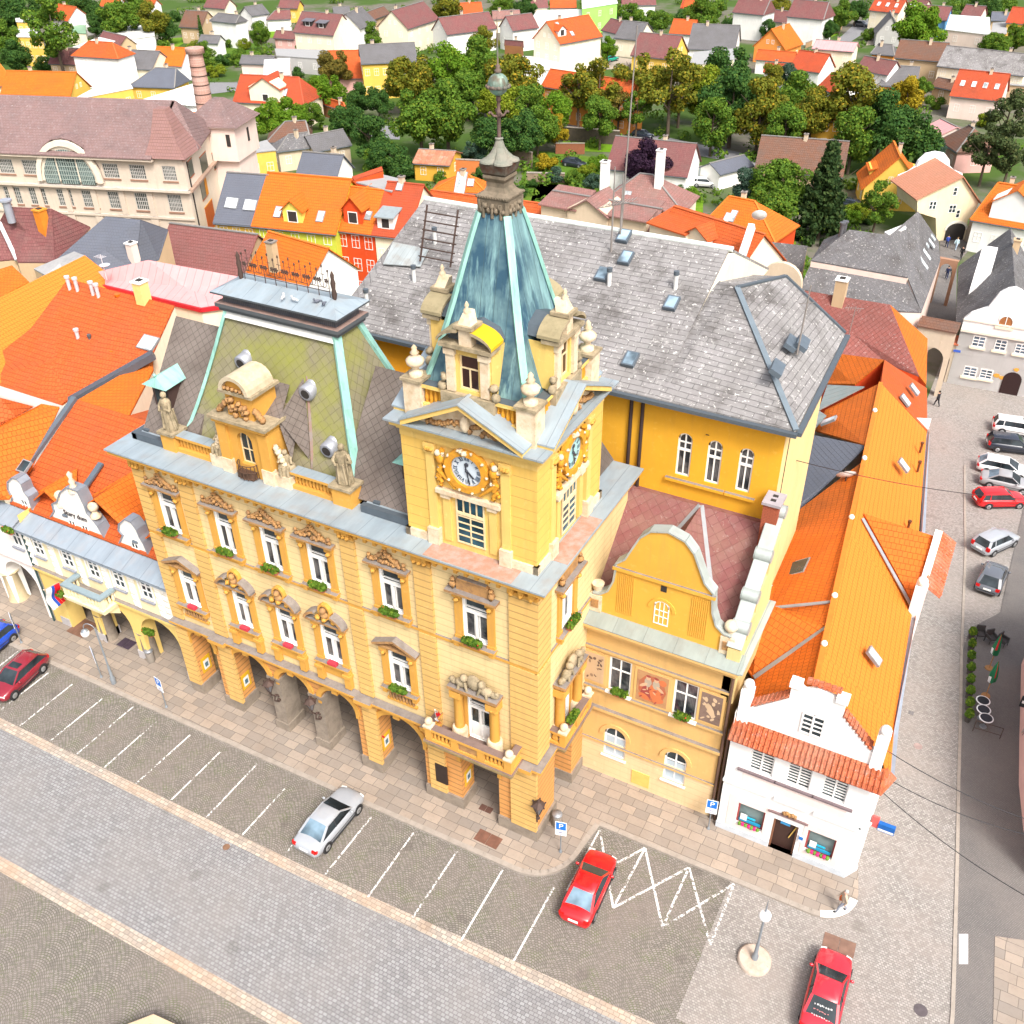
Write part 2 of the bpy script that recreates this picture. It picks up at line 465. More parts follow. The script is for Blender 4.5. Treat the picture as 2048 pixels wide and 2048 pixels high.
cam.clip_start=.5;cam.clip_end=3000
R4=Matrix([[CAMR[0][0],-CAMR[0][1],-CAMR[0][2]],[CAMR[1][0],-CAMR[1][1],-CAMR[1][2]],[CAMR[2][0],-CAMR[2][1],-CAMR[2][2]]]).to_4x4()
cam_o.matrix_world=Matrix.Translation(Vector(CAMC))@R4
SC.camera=cam_o
W=bpy.data.worlds.new('World');SC.world=W;W.use_nodes=True
wn=W.node_tree.nodes;wl=W.node_tree.links
bg=wn['Background'];sky=wn.new('ShaderNodeTexSky');sky.sky_type='NISHITA';sky.sun_disc=False
SUN_D=Vector((.64,-.48,1.0)).normalized()
sky.sun_elevation=math.asin(SUN_D.z);sky.sun_rotation=math.atan2(SUN_D.x,SUN_D.y)
sky.air_density=1.0;sky.dust_density=6.0;sky.ozone_density=.6
hs=wn.new('ShaderNodeHueSaturation');hs.inputs['Saturation'].default_value=.5
wl.new(sky.outputs[0],hs.inputs['Color']);wl.new(hs.outputs[0],bg.inputs[0]);bg.inputs[1].default_value=.14
sun=bpy.data.lights.new('sun','SUN');sun.energy=1.45;sun.angle=math.radians(13);sun.color=(1,.965,.91)
sun_o=bpy.data.objects.new('sun',sun);COL.objects.link(sun_o);sun_o.rotation_euler=(-SUN_D).to_track_quat('-Z','Y').to_euler()
SC.view_settings.view_transform='Standard';SC.view_settings.look='None';SC.view_settings.exposure=1.1;SC.view_settings.gamma=1
SC.cycles.max_bounces=6;SC.cycles.diffuse_bounces=3;SC.cycles.glossy_bounces=3;SC.cycles.transparent_max_bounces=8
SC.cycles.use_denoising=True
M_LAND=None
def land_mat():
 t=NT('land');p=t.pos();n=t.noise(p,.035,6,.6);n2=t.noise(p,.5,5,.65)
 col=t.mix(t.ramp(n,.45,.55),(.055,.10,.02,1),(.15,.135,.11,1));col=t.mix(t.math('MULTIPLY',t.ramp(n2,.45,.7),.5),col,(.05,.085,.02,1))
 return t.done(col,.95,0,.1)
def grid_sheet(name,xs,ys,fz,mat,kind='structure'):
 mb=MB();pts=[(x,y,fz(x,y))for y in ys for x in xs];n=len(xs)
 mb.add(pts,[(j*n+i,j*n+i+1,(j+1)*n+i+1,(j+1)*n+i)for j in range(len(ys)-1)for i in range(n-1)],0,False)
 o=mb.build(name,mat);o['kind']=kind;return o
def lerp_poly(pl,y):
 for(x0,y0),(x1,y1)in zip(pl[:-1],pl[1:]):
  if y<=y1:return x0+(x1-x0)*(y-y0)/(y1-y0)
 (x0,y0),(x1,y1)=pl[-2:];return x0+(x1-x0)*(y-y0)/(y1-y0)
def strip_sheet(name,L,Rr,y0,y1,dz,mat,n=40):
 mb=MB()
 for k in range(n):
  a=y0+(y1-y0)*k/n;b=y0+(y1-y0)*(k+1)/n
  q=[(lerp_poly(L,a),a),(lerp_poly(Rr,a),a),(lerp_poly(Rr,b),b),(lerp_poly(L,b),b)]
  mb.poly([(x,y,ground(x,y)+dz)for x,y in q])
 o=mb.build(name,mat);o['kind']='structure';return o
def flat_sheet(name,pts,z,mat,thick=0.0):
 mb=MB()
 if thick:mb.ext([(x,y,z-thick)for x,y in pts],(0,0,thick))
 else:mb.poly([(x,y,z)for x,y in pts])
 o=mb.build(name,mat);o['kind']='structure';return o
ys=[-120,-60,-20,0,6]+[8+3*k for k in range(20)]+[80,120,200,300,450,700]
grid_sheet('ground',[-500,-300,-160,-80,-40,0,40,80,160,300],ys,lambda x,y:ground(x,y)-.03,land_mat())
M_FAN=cobble('fan_setts',(.275,.25,.225),(.165,.15,.135),(.10,.09,.068),.15,.125,fan=1.9,moss=(.09,.12,.025),mossamt=.85,patch=(.21,.175,.155),pamt=.6,msize=.022)
M_ROADC=cobble('road_setts',(.30,.30,.305),(.205,.20,.205),(.12,.118,.118),.23,.18,patch=(.255,.235,.22),pamt=.55,msize=.02)
M_BAND=cobble('band_setts',(.47,.41,.345),(.30,.265,.23),(.17,.15,.13),.30,.21,patch=(.46,.29,.17),pamt=.5)
M_STREET=cobble('street_setts',(.385,.36,.335),(.22,.20,.185),(.16,.148,.135),.15,.12,patch=(.31,.265,.235),pamt=.65,msize=.016)
M_DARKST=cobble('mosaic_setts',(.215,.2,.19),(.165,.15,.145),(.1,.095,.09),.09,.08,patch=(.23,.2,.18),pamt=.5)
M_SLAB=slabs('pavement_slabs',(.295,.255,.22))
M_KERB=stone('kerb_stone',(.33,.29,.25),(.22,.19,.16),.5,2.5)
M_WHITE=worn_paint('road_paint')
ROW=[(-75,-8.2),(-45,-7.85),(-33,-7.7),(-10,-7.36),(8.3,-6.54),(20,-5.9),(30,-5.2)]
BND=[(-75,-15.6),(-45,-14.9),(-24.6,-14.4),(-13.6,-14.15),(0,-13.9),(10,-13.6),(30,-13)]
def yrow(pl,x):
 for(x0,y0),(x1,y1)in zip(pl[:-1],pl[1:]):
  if x<=x1:return y0+(y1-y0)*(x-x0)/(x1-x0)
 return pl[-1][1]
def xstrip(name,fa,fb,x0,x1,z,mat,n=60):
 mb=MB()
 for k in range(n):
  a=x0+(x1-x0)*k/n;b=x0+(x1-x0)*(k+1)/n
  mb.poly([(a,fa(a),z),(b,fa(b),z),(b,fb(b),z),(a,fb(a),z)])
 o=mb.build(name,mat);o['kind']='structure';return o
xstrip('parking_strip',lambda x:yrow(ROW,x),lambda x:8 if x>-24.5 else 4,-75,18.0,.0,M_FAN)
xstrip('road',lambda x:yrow(BND,x),lambda x:yrow(ROW,x),-75,60,.002,M_ROADC)
xstrip('road_edge_band',lambda x:yrow(ROW,x)-.32,lambda x:yrow(ROW,x)+.30,-75,19.5,.006,M_BAND)
xstrip('road_far_band',lambda x:yrow(BND,x)-.40,lambda x:yrow(BND,x)+.28,-75,40,.006,M_BAND)
xstrip('square',lambda x:-60,lambda x:yrow(BND,x)-.39,-75,60,.0,M_FAN)
KST=[(atg(*p).x,atg(*p).y)for p in((1905,2030),(1908,1935),(1911,1838),(1917,1560),(1923,1300),(1931,1098),(1931,848))]
KST=[(KST[0][0]+.3,-6.0)]+KST
KDK=[(KST[0][0],-6.0)]+[(atg(*p).x,atg(*p).y)for p in((1905,2030),(1908,1935),(1911,1838),(1917,1560),(1923,1310),(1939,1258),(2000,1226),(2046,1020))]
KDK.append((KDK[-1][0]+3,KDK[-1][1]+30))
strip_sheet('street',[(10,-8),(10,80)],[(70,-8),(70,80)],-5.5,78,.006,M_STREET,60)
xstrip('street_mouth',lambda x:yrow(ROW,x)-.3,lambda x:-5.4,17.0,60,.005,M_STREET,10)
strip_sheet('street_pavement',KDK,[(80,-8),(80,90)],-5.8,70,.05,M_DARKST,120)
mk=MB()
for k in range(90):
 a=-5.8+(62)*k/90;b=-5.8+62*(k+1)/90
 xa,xb=lerp_poly(KST,a),lerp_poly(KST,b)
 mk.add([(xa-.09,a,ground(xa,a)-.05),(xa+.09,a,ground(xa,a)-.05),(xb+.09,b,ground(xb,b)-.05),(xb-.09,b,ground(xb,b)-.05),(xa-.09,a,ground(xa,a)+.06),(xa+.09,a,ground(xa,a)+.06),(xb+.09,b,ground(xb,b)+.06),(xb-.09,b,ground(xb,b)+.06)],[(4,5,6,7),(0,4,7,3),(1,2,6,5)])
mk.build('street_kerb',M_KERB)['kind']='structure'
PAV=[(-75,-2.75),(-35,-2.72),(-11.6,-2.42),(-.9,-2.2)]
for k in range(9):
 a=-PI/2+(PI*.47)*k/8
 PAV.append((-.2+2.55*math.cos(a)*1.02,.35+2.55*math.sin(a)))
PAV+=[(2.5,1.6),(2.62,2.42),(7,2.44),(14.0,2.52)]
for k in range(7):
 a=-PI/2+(PI*.55)*k/6
 PAV.append((14.1+1.9*math.cos(a),4.4+1.88*math.sin(a)))
PAV+=[(15.6,6.4),(8.0,9.0),(-.5,9.0),(-.5,4.5),(-24.5,4.5),(-75,4.2)]
flat_sheet('pavement',PAV,.13,M_SLAB,.16)
kb=MB()
edge=PAV[:21]
for i,((xa,ya),(xb,yb))in enumerate(zip(edge[:-1],edge[1:])):
 d=Vector((xb-xa,yb-ya,0));n=Vector((-d.y,d.x,0)).normalized()
 L=d.length;m=max(1,int(L/1.0))
 for j in range(m):
  p=Vector((xa,ya,0))+d*(j/m+.004/m);q=Vector((xa,ya,0))+d*((j+1)/m-.012/m)
  kb.ext([(p.x-n.x*.02,p.y-n.y*.02,.0),(q.x-n.x*.02,q.y-n.y*.02,.0),(q.x+n.x*.26,q.y+n.y*.26,.0),(p.x+n.x*.26,p.y+n.y*.26,.0)],(0,0,.145))
kb.build('pavement_kerb',M_KERB)['kind']='structure'
wk=MB()
for k in range(7):
 a0=-PI*.42+PI*.40*k/7;a1=-PI*.42+PI*.40*(k+1)/7
 wk.ext([(14.1+r*math.cos(a),4.4+r*math.sin(a),.14)for r,a in((1.55,a0),(1.93,a0),(1.93,a1),(1.55,a1))],(0,0,.02))
wk.build('white_kerb',plain('kerb_paint',(.78,.77,.74),.7))['kind']='structure'
wb=MB();
for q in[((1918,1868),(1936,1868),(1936,1928),(1918,1928))]:
 P=[atg(*p,.056)for p in q];wb.poly(P)
wb.build('white_kerb_mark',plain('kerb_paint',(.78,.77,.74),.7))['kind']='structure'
sl=MB();P=[atg(*p,.075)for p in((1990,1872),(2048,1880),(2200,2100),(1985,2100))];sl.poly(P);sl.build('slab_path',M_SLAB)['kind']='structure'
pm=MB()
def pline(a,b,w=.10,z=.011):
 a=at(*a);b=at(*b);d=(b-a);n=Vector((-d.y,d.x,0)).normalized()*w/2
 pm.poly([(a.x-n.x,a.y-n.y,z),(b.x-n.x,b.y-n.y,z),(b.x+n.x,b.y+n.y,z),(a.x+n.x,a.y+n.y,z)])
q1=lambda u,v:(.3623*u,1200+.3623*v)
q2=lambda u,v:(500+.4141*u,1500+.4141*v)
D=lambda u,v:(u*2048/1932,v*2048/1932)
for a,b in[((270,400),(0,610)),((400,465),(110,695)),((565,545),(275,780)),((735,590),(425,850)),((870,665),(575,925)),((1050,745),(750,1015)),((1215,840),(945,1105)),((1420,905),(1140,1200)),((1575,1040),(1335,1300)),((130,260),(-150,480))]:
 pline(q1(*a),q1(*b))
for a,b in[((360,255),(175,500)),((585,325),(360,605)),((790,400),(570,710)),((1000,490),(785,810)),((1220,580),(1020,920)),((1470,660),(1265,1035)),((1690,385),(1530,680))]:
 pline(q2(*a),q2(*b))
for i,(a,b)in enumerate([((1132,1568),(1157,1713)),((1157,1713),(1217,1600)),((1217,1600),(1250,1750)),((1250,1750),(1300,1637)),((1300,1637),(1340,1783)),((1340,1783),(1385,1668)),((1165,1628),(1217,1600)),((1157,1713),(1300,1637)),((1250,1750),(1385,1668))]):
 pline(D(*a),D(*b),.12,.011+.0012*i)
pm.build('parking_lines',M_WHITE)['kind']='structure'
M_YEL=plaster('yellow_plaster',(.66,.46,.18),band=.0,amt=.35)
M_YELB=plaster('banded_yellow',(.70,.53,.27),band=.42,groove=.045,amt=.35,dark=.5,streak=.6)
M_PIL=plaster('banded_ochre',(.63,.39,.13),band=.42,groove=.07,amt=.35,dark=.75)
M_PIER=plaster('banded_orange',(.60,.285,.09),band=.38,groove=.09,amt=.3,dark=.8)
M_OCH=plaster('ochre_trim',(.58,.30,.06),amt=.3)
M_TOWB=plaster('tower_banded',(.68,.43,.105),band=.52,groove=.035,amt=.3,dark=.55)
M_TOW=plaster('tower_plaster',(.70,.47,.14),amt=.5,streak=.6)
M_PALE=stone('pale_weathered',(.66,.55,.40),(.40,.24,.11),.55,2.2)
M_CARV=stone('carved_stone',(.42,.23,.09),(.16,.1,.07),.7,3)
M_ORANG=stone('orange_stucco',(.62,.29,.03),(.33,.14,.03),.45,3)
M_STAT=stone('weathered_stone',(.36,.29,.19),(.12,.10,.06),.75,2.5)
M_LEDGE=stone('ledge_sheet',(.25,.22,.2),(.13,.11,.1),.6,2)
M_STRIP=seam('roof_strip_zinc',(.31,.37,.41),1.5,.5,.25,samt=.35,rib=.02,stain=(.3,.25,.2))
M_RUST=stone('rusty_sheet',(.36,.20,.14),(.4,.33,.3),.7,3)
M_PSTONE=stone('pier_stone',(.27,.225,.18),(.15,.125,.10),.6,2)
M_WHITEF=plain('white_frame',(.80,.79,.76),.5,var=.03)
M_CREAMF=plain('cream_frame',(.70,.55,.33),.6)
M_GLASS=glass();M_CURT=curtain()
M_DARK=plain('dark_interior',(.035,.03,.028),.9)
M_IRON=plain('wrought_iron',(.085,.055,.045),.7,.3)
M_DKGUT=plain('dark_gutter',(.10,.12,.14),.5,.3)
M_SLATEG=tiles('mossy_slate',(.235,.21,.13),(.20,.18,.115),row=.42,colw=.42,mortar=.07,diag=True,dirt=(.24,.25,.045),damt=.95,joint=.6,bstr=.5)
M_SLATEB=tiles('old_slate',(.20,.165,.145),(.155,.13,.115),row=.34,colw=.34,mortar=.07,diag=True,dirt=(.08,.06,.05),damt=.7,joint=.5)
M_COP=copper('hip_copper',(.25,.50,.43),(.32,.58,.50),(.17,.33,.29),0)
M_COPT=copper('spire_copper',(.15,.26,.28),(.035,.09,.14),(.27,.46,.47),.62)
M_FIN=stone('spire_stone',(.20,.16,.115),(.085,.075,.055),.75,2.5)
M_BRZ=copper('globe_copper',(.20,.42,.36),(.12,.10,.07),(.3,.42,.36),0)
TH=empty('town_hall',(0,0,0),0,'ornate yellow town hall with arcade, clock tower and green copper spire','town hall')
rnd=random.Random(4)
UWX=[(-22.87,-21.6),(-18.9,-17.75),(-15.85,-14.65),(-12.85,-11.6),(-8.5,-7.25),(-3.85,-2.55)]
UZ0,UZ1=13.15,15.8
LZ0,LZ1=7.85,10.4
mb=MB()
wall(mb,-24.2,0,6.0,17.6,[(a,b,UZ0,UZ1)for a,b in UWX]+[(a,b,LZ0,LZ1)for a,b in UWX[:5]]+[(-3.85,-2.55,6.25,9.75)],.28,0,1)
mb.M=T(0,0,0,PI/2)
wall(mb,0,10.4,6.0,17.6,[(2.5,3.75,UZ0,UZ1),(2.5,3.75,6.25,9.75)],.28,0,1)
mb.M=None
mb.poly([(-24.2,0,0),(-24.2,10.4,0),(-24.2,10.4,17.6),(-24.2,0,17.6)],0)
mb.poly([(-24.2,10.4,0),(0,10.4,0),(0,10.4,17.6),(-24.2,10.4,17.6)],0)
mb.poly([(-24.2,4.0,6.0),(0,4.0,6.0),(0,4.0,17.6),(-24.2,4.0,17.6)],2)
mb.build('wall',[M_YELB,M_WHITEF,M_DARK],TH)
mb=MB()
ARC=[(-23.4,-21.5,0,5.65,True),(-20.2,-17.4,0,5.62,1.35),(-16.7,-14.4,0,5.5,True),(-13.66,-11.2,0,5.5,True),(-9.9,-6.8,0,5.55,1.5),(-4.5,-2.2,0,5.3,1.0)]
wall(mb,-24.2,0,0,5.98,ARC,1.25,0,0)
mb.M=T(0,0,0,PI/2)
wall(mb,0,10.4,0,5.98,[(2.15,4.3,0,5.2,True)],1.0,0,0)
mb.M=None
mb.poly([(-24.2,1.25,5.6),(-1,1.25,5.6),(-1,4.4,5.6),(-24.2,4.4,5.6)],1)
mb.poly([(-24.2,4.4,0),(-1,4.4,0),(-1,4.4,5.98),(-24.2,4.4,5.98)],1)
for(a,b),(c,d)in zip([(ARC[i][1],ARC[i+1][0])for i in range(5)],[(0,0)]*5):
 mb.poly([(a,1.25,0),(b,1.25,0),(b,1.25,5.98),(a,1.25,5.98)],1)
mb.build('arcade_wall',[M_PIER,plaster('passage_plaster_shaded',(.2,.165,.125))],TH)  # passage plaster darkened below its own tone, shade put into the colour
mb=MB()
for a,b in((-17.4,-16.7),(-14.4,-13.66)):
 mb.box(a-.06,b+.06,-.05,1.3,.0,4.25);mb.box(a-.16,b+.16,-.13,1.4,0,.75);mb.box(a-.14,b+.14,-.12,1.4,4.25,4.5)
 mb.build('stone_pier',M_PSTONE,TH);mb=MB()
mb=MB()
for a,b in((-24.2,-23.4),(-21.5,-20.2),(-11.2,-9.9),(-6.8,-4.5),(-2.2,.0)):
 mb.box(a-.03,b+.1,-.12,1.35,0,.95)
mb.box(-1.1,.13,-.123,2.25,0,.947);mb.box(-1.0,.1,4.25,5.7,0,.9)
build_each(mb,'plinth',M_PSTONE,TH)
mb=MB()
for a,b,c,d,r in ARC:
 rise=(b-a)/2 if r is True else r;sp=d-rise;R0=(b-a)/2;cx=(a+b)/2;n=12
 for k in range(n):
  t0,t1=PI*k/n,PI*(k+1)/n
  def pt(t,g):return(cx-(R0+g)*math.cos(t),-.10,sp+(rise+g)*math.sin(t))
  mb.ext([pt(t0,-.02),pt(t1,-.02),pt(t1,.30),pt(t0,.30)],(0,.14,0))
 mb.box(cx-.2,cx+.2,-.22,.05,d-.1,d+.40)
 mb.box(a-.18,a+.03,-.1,.06,sp-.28,sp-.0);mb.box(b-.03,b+.18,-.1,.06,sp-.28,sp)
build_each(mb,'arch_rim',M_OCH,TH)
mb=MB()
for a,b in((-24.24,-23.4),(-20.95,-20.0),(-10.6,-9.75),(-6.4,-5.45),(-1.35,.06)):
 mb.box(a,b,-.14,.02,6.35,12.55);mb.box(a,b,-.14,.02,12.8,17.0)
 mb.box(a-.06,b+.02,-.17,.02,.95,5.5)
mb.box(-.02,.141,-.139,1.2,6.35,12.55);mb.box(-.02,.141,-.139,1.2,12.8,17.0)
build_each(mb,'pilaster',M_PIL,TH)
mb=MB()
for a,b in((-24.24,-23.4),(-20.95,-20.0),(-10.6,-9.75),(-6.4,-5.45),(-1.35,.06)):
 mb.box(a-.04,b+.04,-.2,.02,17.0,17.18)
 for x in(a+.2,(a+b)/2,b-.2):
  mb.box(x-.13,x+.13,-.34,-.05,17.15,17.62);mb.lump((x,-.3,17.15),.14,rnd)
x=-23.2
while x<-.5:
 mb.box(x-.09,x+.09,-.36,0,17.28,17.62);x+=.55
y=.6
while y<10:
 mb.box(0,.36,y-.09,y+.09,17.28,17.62);y+=.55
build_each(mb,'bracket',M_OCH,TH)
def ledge(mb,z0,z1,out,ms=0,mt=1,x0=-24.25,x1=0,ydeep=10.4):
 mb.box(x0,x1+out,-out,.03,z0,z1,ms,mt)
 mb.box(-.03,x1+out-.001,.03,ydeep,z0,z1-.001,ms,mt)
mb=MB()
ledge(mb,5.98,6.12,.28,0,0);ledge(mb,6.12,6.28,.5,0,1)
for a,b in((-21.1,-19.9),(-10.75,-9.65),(-6.5,-5.3),(-1.45,.0)):
 mb.box(a,b,-.68,-.3,6.02,6.29,0,1)
ledge(mb,12.58,12.76,.1,0,1)
mb.build('string_course',[M_OCH,M_LEDGE],TH)
mb=MB()
ledge(mb,17.62,17.78,.5,0,0,-24.9);ledge(mb,17.78,17.98,.68,0,0,-25.1)
mb.box(-24.9,-24.2,-.1,10.4,17.62,17.9,0,0)
mb.build('cornice',M_OCH,TH)
mb=MB()
mb.box(-25.2,.76,-.76,1.3,17.99,18.08);mb.box(-1,.759,1.3,10.4,17.99,18.079);mb.box(-25.199,-22.4,1.3,10.4,17.99,18.078)
mb.build('cornice_sheet',M_STRIP,TH)
mb=MB();mb.box(-5.4,-.9,-.7,.48,18.081,18.09);mb.box(-.3,.7,1.6,5.4,18.081,18.09)
build_each(mb,'rusty_sheet',M_RUST,TH)
def crest(mb,cx,y,z,w,h,m,k=16,seed=0):
 r=random.Random(seed)
 for i in range(k):
  u=(i+.5)/k*2-1;hh=h*(1-abs(u)**1.3)
  mb.lump((cx+u*w/2,y-.05-.06*r.random(),z+hh*.35*r.random()+.06),.10+.05*r.random(),r,m)
  if abs(u)<.6:mb.lump((cx+u*w/2,y-.05,z+hh*(.55+.3*r.random())),.09+.05*r.random(),r,m)
 mb.lump((cx-w*.46,y-.1,z+.32),.12,r,m);mb.lump((cx+w*.46,y-.1,z+.32),.12,r,m)
 mb.lump((cx-w*.46,y-.1,z+.15),.1,r,m);mb.lump((cx+w*.46,y-.1,z+.15),.1,r,m)
 mb.bar((cx-w*.1,y-.08,z+h+.05),(cx+w*.32,y-.08,z+.18),.16,.09,m);mb.bar((cx+w*.02,y-.08,z+h+.08),(cx-w*.3,y-.08,z+.3),.16,.09,m)
def th_window(x0,x1,z0,z1,kind,M=None,door=False,seed=0):
 cx=(x0+x1)/2;w=x1-x0
 f=MB();f.M=M
 f.box(x0,x0+.08,.1,.26,z0,z1);f.box(x1-.08,x1,.1,.26,z0,z1);f.box(x0+.08,x1-.08,.1,.26,z1-.08,z1);f.box(x0+.08,x1-.08,.1,.26,z0,z0+.12)
 tr=z0+(z1-z0)*.64
 f.box(x0+.08,x1-.08,.08,.26,tr-.07,tr+.07);f.box(x0+.08,x1-.08,.14,.25,tr+.22,tr+.26)
 f.box(cx-.055,cx+.055,.09,.26,z0+.12,tr-.07)
 for sx in(-1,1):
  ox=cx+sx*.13;f.box(ox-.018,ox+.018,.15,.25,z0+.12,tr-.07)
 if door:f.box(x0+.1,x1-.1,.13,.25,z0+.12,z0+1.05)
 f.poly([(x0+.05,.22,z0+.05),(x1-.05,.22,z0+.05),(x1-.05,.22,tr),(x0+.05,.22,tr)],1 if not door else 2)
 f.poly([(x0+.05,.221,tr),(x1-.05,.221,tr),(x1-.05,.221,z1-.05),(x0+.05,.221,z1-.05)],2)
 o=f.build('window' if not door else 'balcony_door',[M_WHITEF,M_CURT,M_GLASS],TH)
 s=MB();s.M=M
 for a,b in((x0-.42,x0-.03),(x1+.03,x1+.42)):
  s.box(a,b,-.1,.03,z0-.1,z1+.25);s.box(a-.04,b+.04,-.2,.03,z1-.12,z1+.26);s.box(a-.03,b+.03,-.14,.03,z0-.3,z0+.15)
  s.lump(((a+b)/2,-.2,z1-.2),.15,rnd)
 s.box(x0-.03,x1+.03,-.06,.03,z1+.02,z1+.25)
 s.build('window_surround',M_OCH,o)
 p=MB();p.M=M
 zt=z1+.28
 if kind=='crest':
  p.box(x0-.62,x1+.62,-.42,.02,zt,zt+.13,0,1);crest(p,cx,-.1,zt+.14,w+.9,.75,0,15,seed)
 elif kind=='plainhead':
  p.box(x0-.7,x1+.7,-.45,.02,zt,zt+.14,0,1);p.box(x0-.2,x1+.2,-.16,.02,zt+.14,zt+.75,0);p.box(x0-.1,x1+.1,-.22,.02,zt+.75,zt+.85,0,1)
  for sx in(-1,1):p.lump((cx+sx*(w/2+.35),-.2,zt+.4),.2,rnd);p.lump((cx+sx*(w/2+.35),-.2,zt+.7),.14,rnd)
 elif kind=='tri':
  a,b=x0-.66,x1+.66
  p.box(a,b,-.3,.02,zt,zt+.1,0)
  p.ext([(a,-.42,zt+.1),(cx,-.42,zt+.66),(cx,-.42,zt+.82),(a-.06,-.42,zt+.24)],(0,.44,0),0,None,1)
  p.ext([(b,-.42,zt+.1),(cx,-.42,zt+.66),(cx,-.42,zt+.82),(b+.06,-.42,zt+.24)],(0,.44,0),0,None,1)
  p.poly([(a,-.02,zt+.1),(b,-.02,zt+.1),(cx,-.02,zt+.66)],0)
  for i in range(5):p.lump((cx+(i-2)*.22,-.06,zt+.22),.1,rnd)
 elif kind=='seg':
  a,b=x0-.66,x1+.66;R0=(b-a)/2
  p.box(a,b,-.34,.02,zt,zt+.14,0,1)
  for lo,hi in((.04,.36),(.64,.96)):
   n=6
   for k in range(n):
    t0=PI*(lo+(hi-lo)*k/n);t1=PI*(lo+(hi-lo)*(k+1)/n)
    q=lambda t,g:(cx-(R0-g)*math.cos(t),-.5,zt+.12+(.86-g)*math.sin(t))
    p.ext([q(t0,0),q(t1,0),q(t1,.15),q(t0,.15)],(0,.5,0),0,None,1)
  n=10
  for k in range(n):
   t0=2*PI*k/n;t1=2*PI*(k+1)/n
   q=lambda t,g:(cx+(.42-g)*math.cos(t),-.24,zt+.85+(.52-g)*math.sin(t))
   p.ext([q(t0,0),q(t1,0),q(t1,.12),q(t0,.12)],(0,.24,0),2)
  p.ball((cx,-.3,zt+1.0),.19,0,8);p.ball((cx,-.24,zt+.66),.27,0,8,1,.7,.8);p.lump((cx,-.28,zt+.4),.2,rnd,2)
  for sx in(-1,1):p.lump((cx+sx*.5,-.2,zt+.35),.2,rnd,2)
 elif kind=='lions':
  p.box(x0-.75,x1+.75,-.7,.02,zt,zt+.2,0,1)
  p.ball((cx,-.4,zt+.75),.42,2,10,1,.5,1.15)
  for sx in(-1,1):
   p.ball((cx+sx*.68,-.42,zt+.5),.3,2,8,1.35,.8,.9);p.ball((cx+sx*.5,-.5,zt+.95),.22,2,8)
   p.ball((cx+sx*1.1,-.4,zt+.42),.22,2,8,1.4,.8,.8);p.tube((cx+sx*.45,-.55,zt+.7),(cx+sx*.3,-.62,zt+.25),.09,.07,6,2);p.tube((cx+sx*.75,-.55,zt+.5),(cx+sx*.8,-.62,zt+.2),.1,.08,6,2)
   p.lump((cx+sx*1.25,-.4,zt+.5),.16,rnd,2)
 p.build('window_head',[M_CARV,M_LEDGE,M_STAT if kind=='lions' else M_OCH],o)
 if not door:
  q=MB();q.M=M
  q.box(x0-.5,x1+.5,-.36,.1,z0-.13,z0-.02,0,1)
  for x in(x0-.3,x1+.3):q.box(x-.13,x+.13,-.3,.0,z0-.42,z0-.13)
  if kind in('tri',):
   q.box(x0-.3,x1+.3,-.14,.0,z0-1.05,z0-.9);
   for i in range(8):q.lathe([(.05,0),(.085,.2),(.05,.38),(.06,.75)],(x0-.1+i*(w+.2)/7,-.1,z0-.9),6,2)
  elif kind=='seg':
   q.box(x0-.25,x1+.25,-.1,.0,z0-1.0,z0-.2)
   for x in(x0-.3,x1+.3):q.box(x-.2,x+.2,-.28,.0,z0-1.45,z0-.3);q.box(x-.26,x+.26,-.36,0,z0-.62,z0-.42)
  q.build('window_sill',[M_OCH,M_LEDGE,M_CARV],o)
 return o
for i,(a,b)in enumerate(UWX):
 th_window(a,b,UZ0,UZ1,'plainhead' if i==5 else 'crest',None,False,i)
for i,(a,b)in enumerate(UWX[:5]):
 th_window(a,b,LZ0,LZ1,'tri' if i in(0,4)else 'seg',None,False,20+i)
th_window(-3.85,-2.55,6.25,9.75,'lions',None,True)
ME=T(0,0,0,PI/2)
th_window(2.5,3.75,UZ0,UZ1,'plainhead',ME);th_window(2.5,3.75,6.25,9.75,'lions',ME,True)
mb=MB()
for M,c in((None,-3.2),(ME,3.12)):
 mb.M=M
 for sx in(-1,1):
  x=c+sx*1.02
  mb.lathe([(.42,6.29),(.42,7.1),(.36,7.2)],(x,-.3,0),12,1);mb.lathe([(.26,7.2),(.25,9.3),(.3,9.4)],(x,-.28,0),12,0)
  mb.box(x-.32,x+.32,-.62,0,9.4,9.85,0)
  for k in range(5):mb.lump((x-.24+.12*k,-.55,9.5),.11,rnd,0)
build_each(mb,'door_column',[M_OCH,M_PALE],TH)
